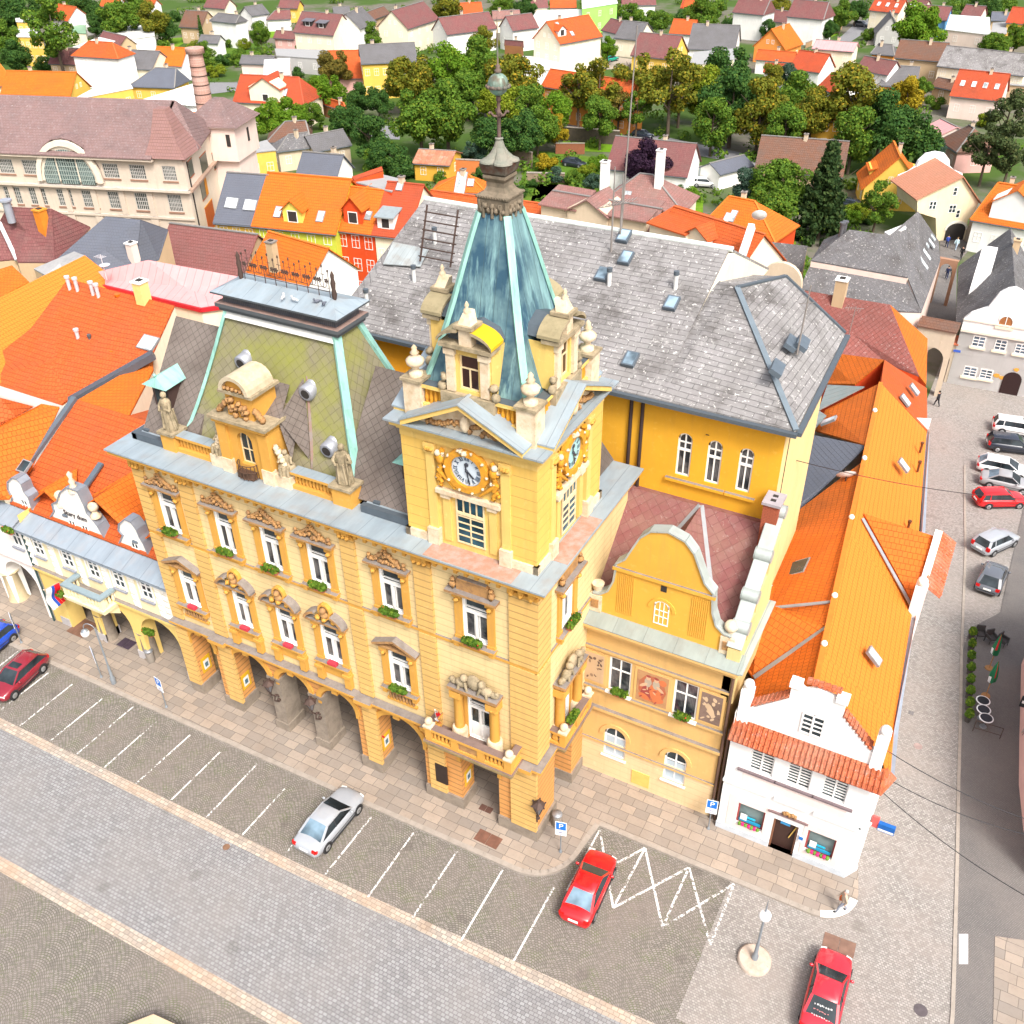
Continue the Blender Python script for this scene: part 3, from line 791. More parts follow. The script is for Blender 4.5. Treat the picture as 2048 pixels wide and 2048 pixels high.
def balcony(M,x0,x1,out,name):
 b=MB();b.M=M
 b.box(x0,x1,-out,0,5.95,6.16,0);b.box(x0-.1,x1+.1,-out-.1,0,6.16,6.3,0,2)
 b.box(x0-.0,x1+.0,-out,-out+.28,6.3,6.48,1);b.box(x0-.06,x1+.06,-out-.06,-out+.34,7.1,7.28,1,2)
 for x in(x0,x1-.28):b.box(x,x+.28,-out+.28,0,6.3,6.48,1);b.box(x-.05,x+.33,-out+.34,0,7.1,7.27,1,2)
 n=max(2,int((x1-x0)/1.35))
 for i in range(n+1):
  x=x0+.2+(x1-x0-.4)*i/n;b.box(x-.2,x+.2,-out-.02,-out+.3,6.48,7.1,1)
  if i<n:
   L=(x1-x0-.4)/n-.4;k=5 if i%2==0 else 0
   for j in range(k):b.lathe([(.05,0),(.09,.2),(.05,.4),(.07,.62)],(x+.2+L*(j+.5)/k,-out+.14,6.48),6,1)
   if not k:b.box(x+.2,x+.2+L,-out+.08,-out+.2,6.48,7.1,3)
 for x in(x0+.14,x1-.14):
  for j in range(4):b.lathe([(.05,0),(.09,.2),(.05,.4),(.07,.62)],(x,-out+.5+(out-.6)*j/4,6.48),6,1)
 for x in(x0+.5,x1-.5):
  b.ext([(x-.2,0,5.0),(x-.2,-out+.2,5.95),(x-.2,0,5.95)],(.4,0,0),0)
 for x in(x0+.18,x1-.18):b.box(x-.24,x+.24,-out-.1,-out+.38,7.28,7.38,4);b.ball((x,-out+.14,7.62),.22,4,10)
 b.build(name,[stone('balcony_stone',(.33,.24,.12),(.14,.12,.06),.6,2),M_OCH,stone('balcony_rail_stone',(.2,.14,.12),(.12,.09,.08),.5,2),M_CARV,M_PALE],TH)
balcony(None,-5.75,-.75,1.25,'balcony');balcony(ME,1.5,4.75,.85,'balcony')
mb=MB()
for x,s in((-23.4,1),(-20.2,1),(-9.9,1),(-4.5,1)):
 mb.box(x+.005,x+.04,.25,1.0,1.6,2.75,0);mb.box(x+.041,x+.05,.4,.85,1.8,2.5,1);mb.box(x+.051,x+.055,.5,.75,1.95,2.3,2)
build_each(mb,'poster_case',[plain('poster_yellow',(.65,.38,.02)),plain('poster_white',(.7,.7,.68)),plain('poster_print',(.08,.15,.2))],TH)
mb=MB();mb.box(-6.05,-5.3,-.21,-.15,1.75,3.2);mb.build('bronze_plaque',plain('plaque_bronze',(.05,.035,.03),.4,.5),TH)
mb=MB();mb.box(-9.62+.0,-9.45,-.02,.0,3.2,3.35);mb.build('house_number',plain('sign_red',(.5,.02,.02)),TH)
mb=MB()
RY,RZ=5.2,23.4
for x0,x1,g in((-24.3,-20.6,0),(-11.4,-6.82,1)):
 mb.ext([(x0,1.25,18.4),(x0,RY,RZ),(x0,9.4,18.4)],(x1-x0,0,0),0)
mb.ext([(-6.85,6.9,18.2),(-6.85,10.3,18.2),(-6.85,6.9,22.2)],(6.0,0,0),0)
build_each(mb,'side_roof',M_SLATEB,TH)
mb=MB()
for x0,x1 in((-24.6,-22.45),(-9.75,-6.85)):
 mb.box(x0,x1,.75,1.05,18.1,18.5,0);mb.box(x0+.05,x1-.05,1.05,1.35,18.1,18.42,1);mb.box(x0+.4,x0+.75,1.2,1.5,18.42,18.55,0)
mb.box(-24.62,-24.3,.75,9.4,18.1,18.45,0)
build_each(mb,'gutter',[M_DKGUT,M_STRIP],TH)
BX0,BX1,BY0,BY1,TX0,TX1,TY0,TY1,MZ0,MZ1=-21.75,-10.55,1.75,8.7,-19.55,-12.85,4.35,6.0,18.6,25.2
mb=MB()
B4=[(BX0,BY0,MZ0),(BX1,BY0,MZ0),(BX1,BY1,MZ0),(BX0,BY1,MZ0)];T4=[(TX0,TY0,MZ1),(TX1,TY0,MZ1),(TX1,TY1,MZ1),(TX0,TY1,MZ1)]
def bell(k):
 e=k**.86
 return[tuple(B4[i][j]+(T4[i][j]-B4[i][j])*(e if j<2 else k)for j in range(3))for i in range(4)]
N=8;rings=[bell(k/N)for k in range(N+1)]
for k in range(N):
 for i in range(4):
  j=(i+1)%4;mb.poly([rings[k][i],rings[k][j],rings[k+1][j],rings[k+1][i]])
mb.build('mansard_roof',M_SLATEG,TH)
mb=MB()
for i in range(4):
 for k in range(N):
  mb.bar(rings[k][i],rings[k+1][i],.42,.16,0,(rings[k][i][0]+16.15,rings[k][i][1]-5.2,1.5))
mb.bar((TX0-.1,TY0-.18,MZ1-.25),(TX1+.1,TY0-.18,MZ1-.25),.5,.06,1,(0,-.9,.6))
mb.build('copper_hip',[M_COP,plain('lead_sheet',(.6,.6,.57),.5)],TH)
mb=MB()
mb.box(TX0-.3,TX1+.3,TY0-.3,TY1+.3,25.1,25.3,0);mb.box(TX0-.42,TX1+.42,TY0-.42,TY1+.42,25.3,25.5,0,1);mb.box(TX0-.1,TX1+.1,TY0-.1,TY1+.1,25.5,26.0,2)
mb.box(TX0-.5,TX1+.5,TY0-.5,TY1+.5,26.0,26.1,0)
P=[(TX0-.52,TY0-.52,26.1),(TX1+.52,TY0-.52,26.1),(TX1+.52,TY1+.52,26.1),(TX0-.52,TY1+.52,26.1)];r1,r2=(TX0+.6,5.15,26.5),(TX1-.6,5.15,26.5)
for q in([P[0],P[1],r2,r1],[P[2],P[3],r1,r2],[P[1],P[2],r2],[P[3],P[0],r1]):mb.poly(q,3)
mb.build('roof_crown',[plain('crown_lead',(.10,.11,.12),.6,.2),stone('crown_rust',(.3,.2,.17),(.15,.12,.11)),seam('crown_flute',(.10,.11,.13),.12,rib=.3),M_STRIP],TH)
mb=MB()
def flower(x,z,r=.085):
 for k in range(5):
  a=2*PI*k/5;mb.ball((x+r*math.cos(a),5.15,z+r*math.sin(a)),r*.6,0,6,1,.5)
 mb.ball((x,5.15,z),r*.5,0,6)
x0,x1=TX0+.75,TX1-.75;n=8
for k in range(n+1):
 x=x0+(x1-x0)*k/n;mb.tube((x,5.15,26.45),(x,5.15,27.75),.022,.016,5);mb.ball((x,5.15,27.8),.05,0,6,1,1,1.6)
 if k<n:
  xm=x+(x1-x0)/n/2;mb.tube((xm,5.15,26.95),(xm,5.15,27.95),.018,.012,5);mb.ball((xm,5.15,28.0),.045,0,6,1,1,1.8);mb.bar((xm-.12,5.15,27.6),(xm+.12,5.15,27.6),.02,.02)
  for s in(-1,1):
   flower(xm+s*.2,27.3)
   pts=[(xm,5.15,26.95),(xm+s*.16,5.15,27.02),(xm+s*.22,5.15,27.2)]
   mb.path(pts,.014,5)
mb.tube((x0,5.15,26.78),(x1,5.15,26.78),.018,.018,5);mb.tube((x0,5.15,26.95),(x1,5.15,26.95),.014,.014,5)
for x in(TX0+.5,TX1-.5):
 mb.lathe([(.08,26.4),(.14,26.7),(.09,26.95),(.13,27.25),(.08,27.45),(.1,27.65),(.02,27.85)],(x,5.15,0),8)
mb.build('cresting',M_IRON,TH)
for px,pz in((-18.2,22.9),(-14.1,22.3),(-19.1,20.35),(-12.5,20.0)):
 k=(pz-MZ0)/(MZ1-MZ0);y=BY0+(TY0-BY0)*k**.86
 v=MB();v.lathe([(.38,-.55),(.42,-.3),(.42,.25),(.34,.3)],(0,0,0),16,0);v.lathe([(.25,.27),(.25,.31)],(0,0,0),12,1);v.ball((0,.1,-.45),.42,0,10)
 v.ext([(-.36,-.5,.05),(.36,-.5,.05),(.0,-.85,.0)],(0,0,-.3),0)
 v.v=[tuple(T(px,y-.1,pz,0,PI/2+.12)@Vector(p))for p in v.v]
 v.build('roof_vent',[plain('vent_lead',(.33,.34,.38),.5,.4),M_DARK],TH)
mb=MB()
for a,b in((-22.35,-21.45),(-11.35,-10.25)):
 mb.box(a,b,.7,1.6,18.08,19.05,0);mb.box(a-.1,b+.1,.6,1.7,19.05,19.2,1)
for a,b in((-21.45,-18.75),(-13.9,-11.35)):
 mb.box(a,b,.85,1.4,18.08,18.3,0);mb.box(a,b,.8,1.45,18.95,19.1,0,2)
 n=12
 for i in range(n):mb.lathe([(.07,0),(.1,.25),(.06,.45),(.08,.66)],(a+(b-a)*(i+.5)/n,1.1,18.3),6,0)
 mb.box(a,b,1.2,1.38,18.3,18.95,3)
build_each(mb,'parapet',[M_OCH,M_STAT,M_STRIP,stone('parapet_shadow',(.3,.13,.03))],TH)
mb=MB()
cx=-16.45
wall(mb,-18.0,-14.9,18.08,21.25,[(cx-.5,cx+.42,18.75,20.6,True)],.35,0,0,y=.78)
mb.box(-18.0,-17.99,.78,3.2,18.08,21.25,0);mb.box(-14.91,-14.9,.78,3.2,18.08,21.25,0)
for a,b in((-18.0,-17.5),(-15.4,-14.9)):mb.box(a-.05,b+.05,.6,.8,18.9,20.9,1);mb.box(a-.1,b+.1,.55,.9,18.08,18.9,2)
for a,b in((-19.0,-18.1),(-14.8,-13.9)):mb.box(a,b,.68,1.35,18.08,18.75,2)
mb.box(-18.25,-14.65,.35,3.0,21.25,21.42,3);mb.box(-18.1,-14.8,.45,2.8,21.05,21.25,1)
mb.box(-17.25,-15.65,.85,2.6,21.42,22.75,1);mb.box(-17.5,-15.4,.65,2.7,22.7,22.85,3)
n=10
for k in range(n):
 t0,t1=PI*k/n,PI*(k+1)/n
 q=lambda t,r:(cx-r*math.cos(t),.6,22.85+r*.95*math.sin(t))
 mb.ext([q(t0,.9),q(t1,.9),q(t1,.7),q(t0,.7)],(0,1.9,0),4,None,4)
 mb.poly([(cx,.85,22.85),(q(t0,.72)[0],.85,q(t0,.72)[2]),(q(t1,.72)[0],.85,q(t1,.72)[2])],1)
for i in range(14):mb.lump((cx+(rnd.random()-.5)*1.5,.75,21.5+.9*rnd.random()),.17,rnd,5)
for sx in(-1,1):
 for i in range(5):mb.lump((cx+sx*(.95+.1*i),.85,21.5+.5*(1-i/5)),.18,rnd,5)
 for i in range(6):mb.lump((cx+sx*(1.75+.1*i),1.0,18.9+1.2*(1-i/6)),.2,rnd,2)
for i in range(6):mb.lump((cx+(i-2.5)*.25,.72,22.98),.12,rnd,5)
mb.build('stone_dormer',[M_OCH,M_OCH,M_PALE,M_STAT,stone('dormer_hood',(.5,.42,.3),(.3,.25,.15)),M_CARV],TH)
mb=MB();window(mb,cx-.5,cx+.42,18.75,20.6,.98,(.5,),(.42,),.06,True);mb.build('dormer_window',[M_CREAMF,M_GLASS],TH)
mb=MB()
for k in range(9):
 t=PI*k/8;mb.tube((cx-.04-.62*math.cos(t),.72-.45*math.sin(t),18.15),(cx-.04-.55*math.cos(t),.72-.4*math.sin(t),18.95),.025,.02,5)
for z in(18.2,18.55,18.95):
 mb.path([(cx-.04-.6*math.cos(PI*k/8),.72-.44*math.sin(PI*k/8),z)for k in range(9)],.025,5)
mb.box(cx-.55,cx+.45,.4,.72,18.12,18.5)
mb.build('iron_basket',stone('rusted_iron',(.11,.06,.04),(.05,.04,.03)),TH)
mb=MB();a=Vector((cx,2.4,21.6))
ap=(-14.9,3.75,23.2)
mb.poly([(-14.85,1.6,21.3),(-14.3,1.5,19.2),(ap[0]+.35,3.7,22.9)]);mb.poly([(-18.1,1.6,21.4),(-14.7,1.6,21.4),(cx+.9,3.9,22.6)])
mb.poly([(-14.85,1.6,21.4),(ap[0]+.4,3.8,23.0),(-13.5,2.1,18.9)])
mb.build('dormer_roof',M_SLATEB,TH)
mb=MB();mb.bar((-14.35,3.6,22.9),(-13.4,1.9,18.8),.16,.08,0,(1,-.6,.6));mb.build('dormer_flashing',stone('flashing',(.24,.15,.12),(.2,.24,.24)),TH)
def copper_dormer(x,y,z):
 d=MB();d.box(x-.6,x+.6,y,y+2.2,z,z+1.35,0);d.box(x-.42,x+.42,y-.03,y,z+.15,z+1.2,1);d.box(x-.03,x+.03,y-.05,y,z+.15,z+1.2,0)
 a=[(x-.85,y-.4,z+1.35),(x+.85,y-.4,z+1.35),(x,y-.1,z+1.75)]
 d.ext([(x-.85,y-.4,z+1.35),(x+.85,y-.4,z+1.35),(x+.0,y-.15,z+1.85)],(0,2.9,.1),2)
 d.ball((x,y-.15,z+1.95),.1,2,8)
 d.build('copper_dormer',[plain('dormer_wood',(.06,.035,.03),.6),M_GLASS,M_COP],TH)
copper_dormer(-23.3,2.2,19.6);copper_dormer(-7.6,2.2,19.3)
X0,X1,Y0,Y1=-6.8,-.4,.5,6.9;TCX,TCY=-3.5,3.7;HW=3.2
mb=MB()
mb.box(X0,X1,Y0,Y1,18.0,24.25,0)
mb.build('tower_wall',M_TOW,TH)
faces=[T(TCX,TCY,0,0),T(TCX,TCY,0,PI/2),T(TCX,TCY,0,PI),T(TCX,TCY,0,-PI/2)]
HWX=HW+.05
q=MB();pl=MB();en=MB();orn=MB();pd=MB()
for fi,F in enumerate(faces):
 for m_ in(q,pl,en,orn,pd):m_.M=F
 h=HW
 for s in(-1,1):
  a,b=sorted((s*(h+.1),s*(h-1.15)));q.box(a,b,-h-.09,-h+.05,18.5,23.4,0)
  a,b=sorted((s*(h+.2),s*(h-1.2)));q.box(a,b,-h-.2,-h+.05,18.08,18.5,1)
  a,b=sorted((s*2.05,s*1.62));pl.box(a,b,-h-.16,-h+.05,18.95,22.9,0);pl.box(a-.08,b+.08,-h-.3,-h+.05,18.08,18.95,1);pl.box(a-.06,b+.06,-h-.22,-h,22.9,23.35,0)
  for i in range(3):pl.lump((a+.1+.12*i,-h-.22,23.1),.13,rnd,2)
  a,b=sorted((s*1.35,s*.98));pl.box(a,b,-h-.1,-h+.05,18.4,20.85,0);pl.box(a-.05,b+.05,-h-.2,-h+.02,20.75,20.95,1)
 pl.box(-1.6,1.6,-h-.26,-h+.02,20.98,21.2,1)
 if fi==0:en.box(-h-.12,h+.12,-h-.12,h+.12,23.4,23.75,0);en.box(-h-.22,h+.22,-h-.22,h+.22,23.75,23.95,0);en.box(-h-.42,h+.42,-h-.42,h+.42,23.95,24.2,0)
 if fi in(0,1,2,3):
  w=2.55;zb_=24.2;za_=25.75
  pd.ext([(-w,-h-.05,zb_),(w,-h-.05,zb_),(0,-h-.05,za_-.25)],(0,.5,0),1)
  for s in(-1,1):
   pd.ext([(s*(w+.35),-h-.62,zb_+.0),(0,-h-.62,za_-.1),(0,-h-.62,za_+.12),(s*(w+.35),-h-.62,zb_+.22)],(0,1.0,0),0)
   pd.ext([(s*(w+.4),-h-.68,zb_+.225),(0,-h-.68,za_+.125),(0,-h-.68,za_+.2),(s*(w+.4),-h-.68,zb_+.3)],(0,1.3,0),2)
  for i in range(26):
   u=(i+.5)/26*2-1;orn.lump((u*1.9,-h-.14,24.42+(1-abs(u))*.55*rnd.random()),.13,rnd,0)
  orn.ball((0,-h-.16,24.75),.3,1,8,.8,.6,1.3)
 R=.76
 n=20
 for k in range(n):
  t0,t1=2*PI*k/n,2*PI*(k+1)/n
  P_=lambda t,r,y:(r*math.cos(t),y,22.5+r*math.sin(t))
  orn.ext([P_(t0,R,-h-.3),P_(t1,R,-h-.3),P_(t1,R+.3,-h-.3),P_(t0,R+.3,-h-.3)],(0,.3,0),2)
  if k%2==0:orn.lump(P_(t0,R+.27,-h-.3),.08,rnd,1)
 for s in(-1,1):
  for i in range(6):orn.tube((s*(1.18+.05*i),-h-.12,23.2-.28*i),(s*(1.4-.03*i),-h-.16,22.95-.28*i),.13,.1,6,2)
  for i in range(10):orn.lump((s*(1.12+.42*rnd.random()),-h-.14,21.35+1.8*rnd.random()),.12,rnd,1 if i%3==0 else 2)
  orn.tube((s*1.45,-h-.15,22.2),(s*.6,-h-.2,21.42),.12,.06,6,2);orn.ball((s*1.38,-h-.22,23.05),.15,1,8);orn.ball((s*1.3,-h-.2,22.75),.22,2,8,.9,.7,1.2)
 orn.lump((0,-h-.3,23.42),.16,rnd,1);orn.lump((-.2,-h-.25,23.45),.14,rnd,1)
build_each(q,'quoin',[M_TOWB,M_PALE],TH);build_each(pl,'tower_pilaster',[M_TOW,M_PALE,M_OCH],TH);en.build('entablature',M_TOW,TH)
build_each(pd,'tower_pediment',[M_TOW,M_PALE,M_STRIP],TH);build_each(orn,'tower_carving',[M_CARV,M_PALE,M_ORANG],TH)
mb=MB()
for a in((-h-.55 if False else 0,),):pass
e=HW+.6
for x0,x1,y0,y1,dz in((TCX-e,TCX+e,TCY-e,TCY-e+1.3,0),(TCX-e,TCX+e,TCY+e-1.3,TCY+e,0),(TCX-e,TCX-e+1.3,TCY-e+1.3,TCY+e-1.3,-.001),(TCX+e-1.3,TCX+e,TCY-e+1.3,TCY+e-1.3,-.001)):
 mb.box(x0,x1,y0,y1,24.2,24.29+dz)
mb.build('tower_cornice_sheet',M_STRIP,TH)
def roman(mb,txt,F):
 cw={'I':.055,'V':.15,'X':.15}
 W_=sum(cw[c]for c in txt)+.02*(len(txt)-1);x=-W_/2;old=mb.M
 mb.M=old@F if old is not None else F
 for c in txt:
  w=cw[c];xc=x+w/2
  if c=='I':mb.box(xc-.02,xc+.02,-.012,0,-.12,.12,1)
  elif c=='V':mb.bar((xc-.06,-.006,.12),(xc,-.006,-.12),.012,.045,1,(1,0,0));mb.bar((xc+.06,-.006,.12),(xc,-.006,-.12),.012,.03,1,(1,0,0))
  else:mb.bar((xc-.06,-.006,.12),(xc+.06,-.006,-.12),.012,.045,1,(1,0,0));mb.bar((xc+.06,-.007,.12),(xc-.06,-.007,-.12),.012,.03,1,(1,0,0))
  x+=w+.02
 mb.M=old
NUM=['XII','I','II','III','IIII','V','VI','VII','VIII','IX','X','XI']
for fi,F in enumerate(faces[:2]):
 d=MB();d.M=F
 n=32;d.ext([(.76*math.cos(2*PI*k/n),-HW-.14,22.5+.76*math.sin(2*PI*k/n))for k in range(n)],(0,.1,0),0)
 for k in range(n):
  t0,t1=2*PI*k/n,2*PI*(k+1)/n
  d.ext([(r*math.cos(t),-HW-.16,22.5+r*math.sin(t))for r,t in((.73,t0),(.73,t1),(.78,t1),(.78,t0))],(0,.05,0),2)
 for k,t_ in enumerate(NUM):
  a=-2*PI*k/12;roman(d,t_,T(0,-HW-.142,22.5)@Matrix.Rotation(-a,4,'Y')@T(0,0,.575,0,0,0,.86))
 o=d.build('clock_face',[plain('dial_white',(.55,.62,.68),.4,var=.04)if fi==0 else plain('dial_verdigris',(.32,.55,.55),.5),plain('dial_numeral',(.05,.08,.13),.5),plain('dial_rim',(.28,.32,.36),.5)],TH)
 hd=MB();hd.M=F
 a=2*PI*(4.5/12);hd.bar((-.1*math.sin(a),-HW-.17,22.5-.1*math.cos(a)),(.46*math.sin(a),-HW-.17,22.5+.46*math.cos(a)),.02,.09,0,(1,0,0))
 a=2*PI*(28/60);hd.bar((-.35*math.sin(a),-HW-.19,22.5-.35*math.cos(a)),(.66*math.sin(a),-HW-.19,22.5+.66*math.cos(a)),.02,.055,0,(1,0,0))
 hd.ball((0,-HW-.19,22.5),.07,0,8);hd.ball((.02,-HW-.19,22.82),.1,0,8,1,.3)
 hd.build('clock_hand',plain('hand_black',(.04,.045,.06),.4),o)
for F in faces[:2]:
 d=MB();d.M=F
 window(d,-.72,.72,18.45,20.9,-HW-.06,(.5,),(.16,.31,.46,.61),.07,False,0,1);d.box(-.66,.66,-HW-.075,-HW-.01,20.02,20.16,0)
 for x in(-.33,.33):d.box(x-.025,x+.025,-HW-.07,-HW-.01,20.16,20.85,0)
 d.build('tower_window',[M_CREAMF,glass('blue_glass',(.012,.05,.075),.1)],TH)
pp=MB();bl=MB();h=2.85
for F in faces:
 pp.M=F;bl.M=F
 for s in(-1,1):
  if s>0:a,b=sorted((s*(h+.25),s*(h-.6)));pp.box(a,b,-h-.25,-h+.6,24.29,25.95,0);pp.box(a-.08,b+.08,-h-.33,-h+.68,25.95,26.08,1)
  a,b=sorted((s*(h-.6),s*1.15));pp.box(a,b,-h-.1,-h+.3,24.29,25.0,2);pp.box(a,b,-h-.12,-h+.34,25.72,25.9,2,3)
  for i in range(5):bl.lathe([(.06,0),(.1,.25),(.06,.5),(.08,.73)],(a+(b-a)*(i+.5)/5,-h+.08,25.0),6,0)
  pp.box(a,b,-h+.12,-h+.2,25.0,25.72,4)
 pp.box(-1.25,1.25,-h-.25,-h+.3,24.29,25.9,1)
build_each(pp,'tower_parapet',[M_PALE,M_STAT,M_TOW,M_DKGUT,M_ORANG],TH);build_each(bl,'tower_baluster',M_ORANG,TH)
mb=MB();mb.box(TCX-2.6,TCX+2.6,TCY-2.6,TCY+2.6,24.3,25.65);mb.build('tower_terrace',M_STRIP,TH)
un=MB()
for sx in(-1,1):
 for sy in(-1,1):
  c=(TCX+sx*2.68,TCY+sy*2.68,0)
  un.lathe([(.3,26.08),(.3,26.22),(.16,26.3),(.14,26.42),(.36,26.6),(.4,26.78),(.24,26.92),(.1,26.98),(.2,27.1),(.1,27.22),(.13,27.32),(.02,27.45)],c,12)
build_each(un,'urn',M_PALE,TH)
for fi,F in enumerate(faces):
 d=MB();d.M=F;y=-h-.02
 wall(d,-1.05,1.05,25.9,27.95,[(-.45,.45,26.05,27.6)],.2,0,0,y=y)
 for s in(-1,1):
  a,b=sorted((s*1.05,s*1.04));d.box(a,b,y,y+2.6,25.9,27.95,0)
  a,b=sorted((s*.98,s*.6));d.box(a,b,y-.14,y,25.95,27.6,1);d.box(a-.06,b+.06,y-.2,y+.02,27.6,27.85,1)
  d.ball((s*1.25,y-.05,26.05),.22,3,8,1,.8);d.lump((s*1.15,y-.05,26.45),.2,rnd,3)
 d.box(-1.2,1.2,y-.3,y+.5,27.95,28.12,3)
 d.ext([(-1.05,y+.2,28.12),(-.8,y+.2,28.5),(0,y+.2,28.75),(.8,y+.2,28.5),(1.05,y+.2,28.12)],(0,2.4,0),4)
 for s in(-1,1):
  n=6
  for k in range(n):
   u0,u1=.30+.95*k/n,.30+.95*(k+1)/n
   zz=lambda u:28.12+.72*math.sqrt(max(0,1-(u/1.3)**2))
   d.ext([(s*u0,y-.34,zz(u0)),(s*u1,y-.34,zz(u1)),(s*u1,y-.34,zz(u1)-.14),(s*u0,y-.34,zz(u0)-.14)],(0,1.0,0),3,None,5 if(fi==0 and s>0)else 6)
 d.box(-.28,.28,y-.2,y+.4,28.12,28.85,1);d.box(-.42,.42,y-.34,y+.5,28.85,29.0,3)
 d.ext([(-.3,y-.2,29.0),(.3,y-.2,29.0),(.12,y-.05,29.45),(-.12,y-.05,29.45)],(0,.5,0),1);d.lathe([(.12,29.4),(.15,29.55),(.06,29.65),(.1,29.75),(.02,29.9)],(0,y+.05,0),8,1)
 d.build('tower_dormer',[M_TOW,M_PALE,M_TOW,M_STAT,M_DKGUT,plain('yellow_lichen',(.6,.36,.01)),stone('hood_sheet',(.3,.25,.15),(.2,.17,.1))],TH)
 w_=MB();w_.M=F;window(w_,-.45,.45,26.05,27.6,y+.1,(),(.62,),.07);w_.box(-.03,.03,y+.1,y+.16,26.1,26.95,0);w_.build('dormer_window',[M_CREAMF,glass('brown_glass',(.035,.015,.012),.1)],TH)
PZ0,PZ1,PB,PT=25.66,32.6,2.45,.62
mb=MB();hp=MB()
B4=[(TCX-PB,TCY-PB,PZ0),(TCX+PB,TCY-PB,PZ0),(TCX+PB,TCY+PB,PZ0),(TCX-PB,TCY+PB,PZ0)];T4=[(TCX-PT,TCY-PT,PZ1),(TCX+PT,TCY-PT,PZ1),(TCX+PT,TCY+PT,PZ1),(TCX-PT,TCY+PT,PZ1)]
def ring(k):
 e=k+.10*math.sin(PI*k)*(1-k)
 return[tuple(B4[i][j]+(T4[i][j]-B4[i][j])*(e if j<2 else k)for j in range(3))for i in range(4)]
N=8;rs=[ring(k/N)for k in range(N+1)]
for k in range(N):
 for i in range(4):
  j=(i+1)%4;mb.poly([rs[k][i],rs[k][j],rs[k+1][j],rs[k+1][i]])
  hp.bar(rs[k][i],rs[k+1][i],.30,.14,0,(rs[k][i][0]-TCX,rs[k][i][1]-TCY,1.2))
mb.build('spire',M_COPT,TH);hp.build('spire_hip',M_COP,TH)
def zmap(mb):
 a=[20,32.2,33.4,33.7,34.3,34.5,34.62,34.98,36.26,37.3,38.1];b=[20,32.2,33.16,33.3,33.72,33.98,34.06,34.42,35.3,36.04,36.72]
 mb.v=[(TCX+(p[0]-TCX)*.64,TCY+(p[1]-TCY)*.64,float(np.interp(p[2],a,b)))for p in mb.v]
mb=MB()
def sq(prof,m):
 mb.lathe([(r*1.4142,z)for r,z in prof],(TCX,TCY,0),4,m,False,1,1,PI/4)
sq([(.86,32.2),(1.0,32.35),(.82,32.5),(.98,32.75),(1.02,33.3),(.98,33.4),(1.08,33.45),(1.08,33.62),(.9,33.7)],0)
sq([(.9,33.7),(.72,33.82),(.6,34.05),(.6,34.3),(.75,34.42),(.75,34.5),(.66,34.5)],0)
for i in range(4):
 F=faces[i];mb.M=F
 for j in range(7):mb.lump((-.75+.25*j,-1.0,32.85+.2*(j%2)),.19,rnd,0)
 for j in range(3):mb.tube((-.6+.6*j,-1.02,32.5),(-.6+.6*j,-1.06,33.2),.12,.08,6,0)
 for s in(-1,1):mb.tube((s*.9,-.92,32.45),(s*.9,-1.0,33.35),.14,.1,6)
 for j in range(12):mb.tube((-.98+.178*j,-1.08,33.47),(-.98+.178*j,-1.1,33.6),.06,.06,5)
mb.M=None
sq([(.66,34.5),(.78,34.62),(.9,34.95)],1)
n=32;prof=[(1.22,34.98),(1.18,35.06),(.85,35.2),(.55,35.45),(.34,35.75),(.22,36.05),(.2,36.12),(.26,36.18),(.2,36.26)]
pts=[];fs=[]
for r,z in prof:
 for k in range(n):
  a=2*PI*k/n+PI/4;w=1+.34*(abs(math.cos(2*(a-PI/4)))**.8-1)*min(1,(r-.2)/.6 if r>.2 else 0);pts.append((TCX+r*w*math.cos(a),TCY+r*w*math.sin(a),z))
for i in range(len(prof)-1):
 for k in range(n):fs.append((i*n+k,i*n+(k+1)%n,(i+1)*n+(k+1)%n,(i+1)*n+k))
fs.append(tuple(range(n))[::-1]);mb.add(pts,fs,2,False)
zmap(mb)
mb.build('spire_finial',[M_FIN,stone('finial_rust',(.09,.05,.035),(.16,.2,.17)),stone('finial_sheet',(.24,.22,.18),(.13,.17,.14),.6)],TH)
mb=MB()
mb.lathe([(.12,36.2),(.1,37.35),(.14,37.4),(.14,37.5),(.1,37.55),(.1,37.9),(.15,37.92),(.13,38.1)],(TCX,TCY,0),10,0)
for k in range(4):
 a=PI/4+PI/2*k;c,s=math.cos(a),math.sin(a)
 mb.path([(TCX+.1*c,TCY+.1*s,37.28),(TCX+.3*c,TCY+.3*s,37.3),(TCX+.48*c,TCY+.48*s,37.48),(TCX+.6*c,TCY+.6*s,37.42)],.06,6,0)
zmap(mb)
mb.build('spire_pole',stone('pole_rust',(.16,.10,.085),(.09,.08,.07)),TH)
mb=MB()
mb.ball((TCX,TCY,37.12),.38,0,20)
for k in range(12):
 a=2*PI*k/12;mb.ball((TCX+.41*math.cos(a),TCY+.41*math.sin(a),37.06),.07,1,6)
mb.lathe([(.40,37.0),(.42,37.06),(.40,37.1)],(TCX,TCY,0),20,1)
mb.lathe([(.12,37.52),(.14,37.6),(.06,37.66),(.1,37.74),(.03,37.8),(.03,38.5),(.012,39.3)],(TCX,TCY,0),8,1)
mb.build('spire_globe',[M_BRZ,stone('globe_rust',(.15,.11,.09),(.1,.16,.14))],TH)
ZO={'1':(0,0,.36232),'2':(680,0,.36232),'3':(1348,0,.36232),'4':(0,400,.36232),'5':(680,300,.36232),'6':(1348,400,.36232),'A':(0,400,.31056),'Q':(0,200,.2588),'R':(400,300,.2588),'S':(1050,250,.2588),'T':(1500,300,.28364),'D':(0,0,1.06004),'P':(0,0,1.)}
def zp(r,p):return ZO[r][0]+ZO[r][2]*p[0],ZO[r][1]+ZO[r][2]*p[1]
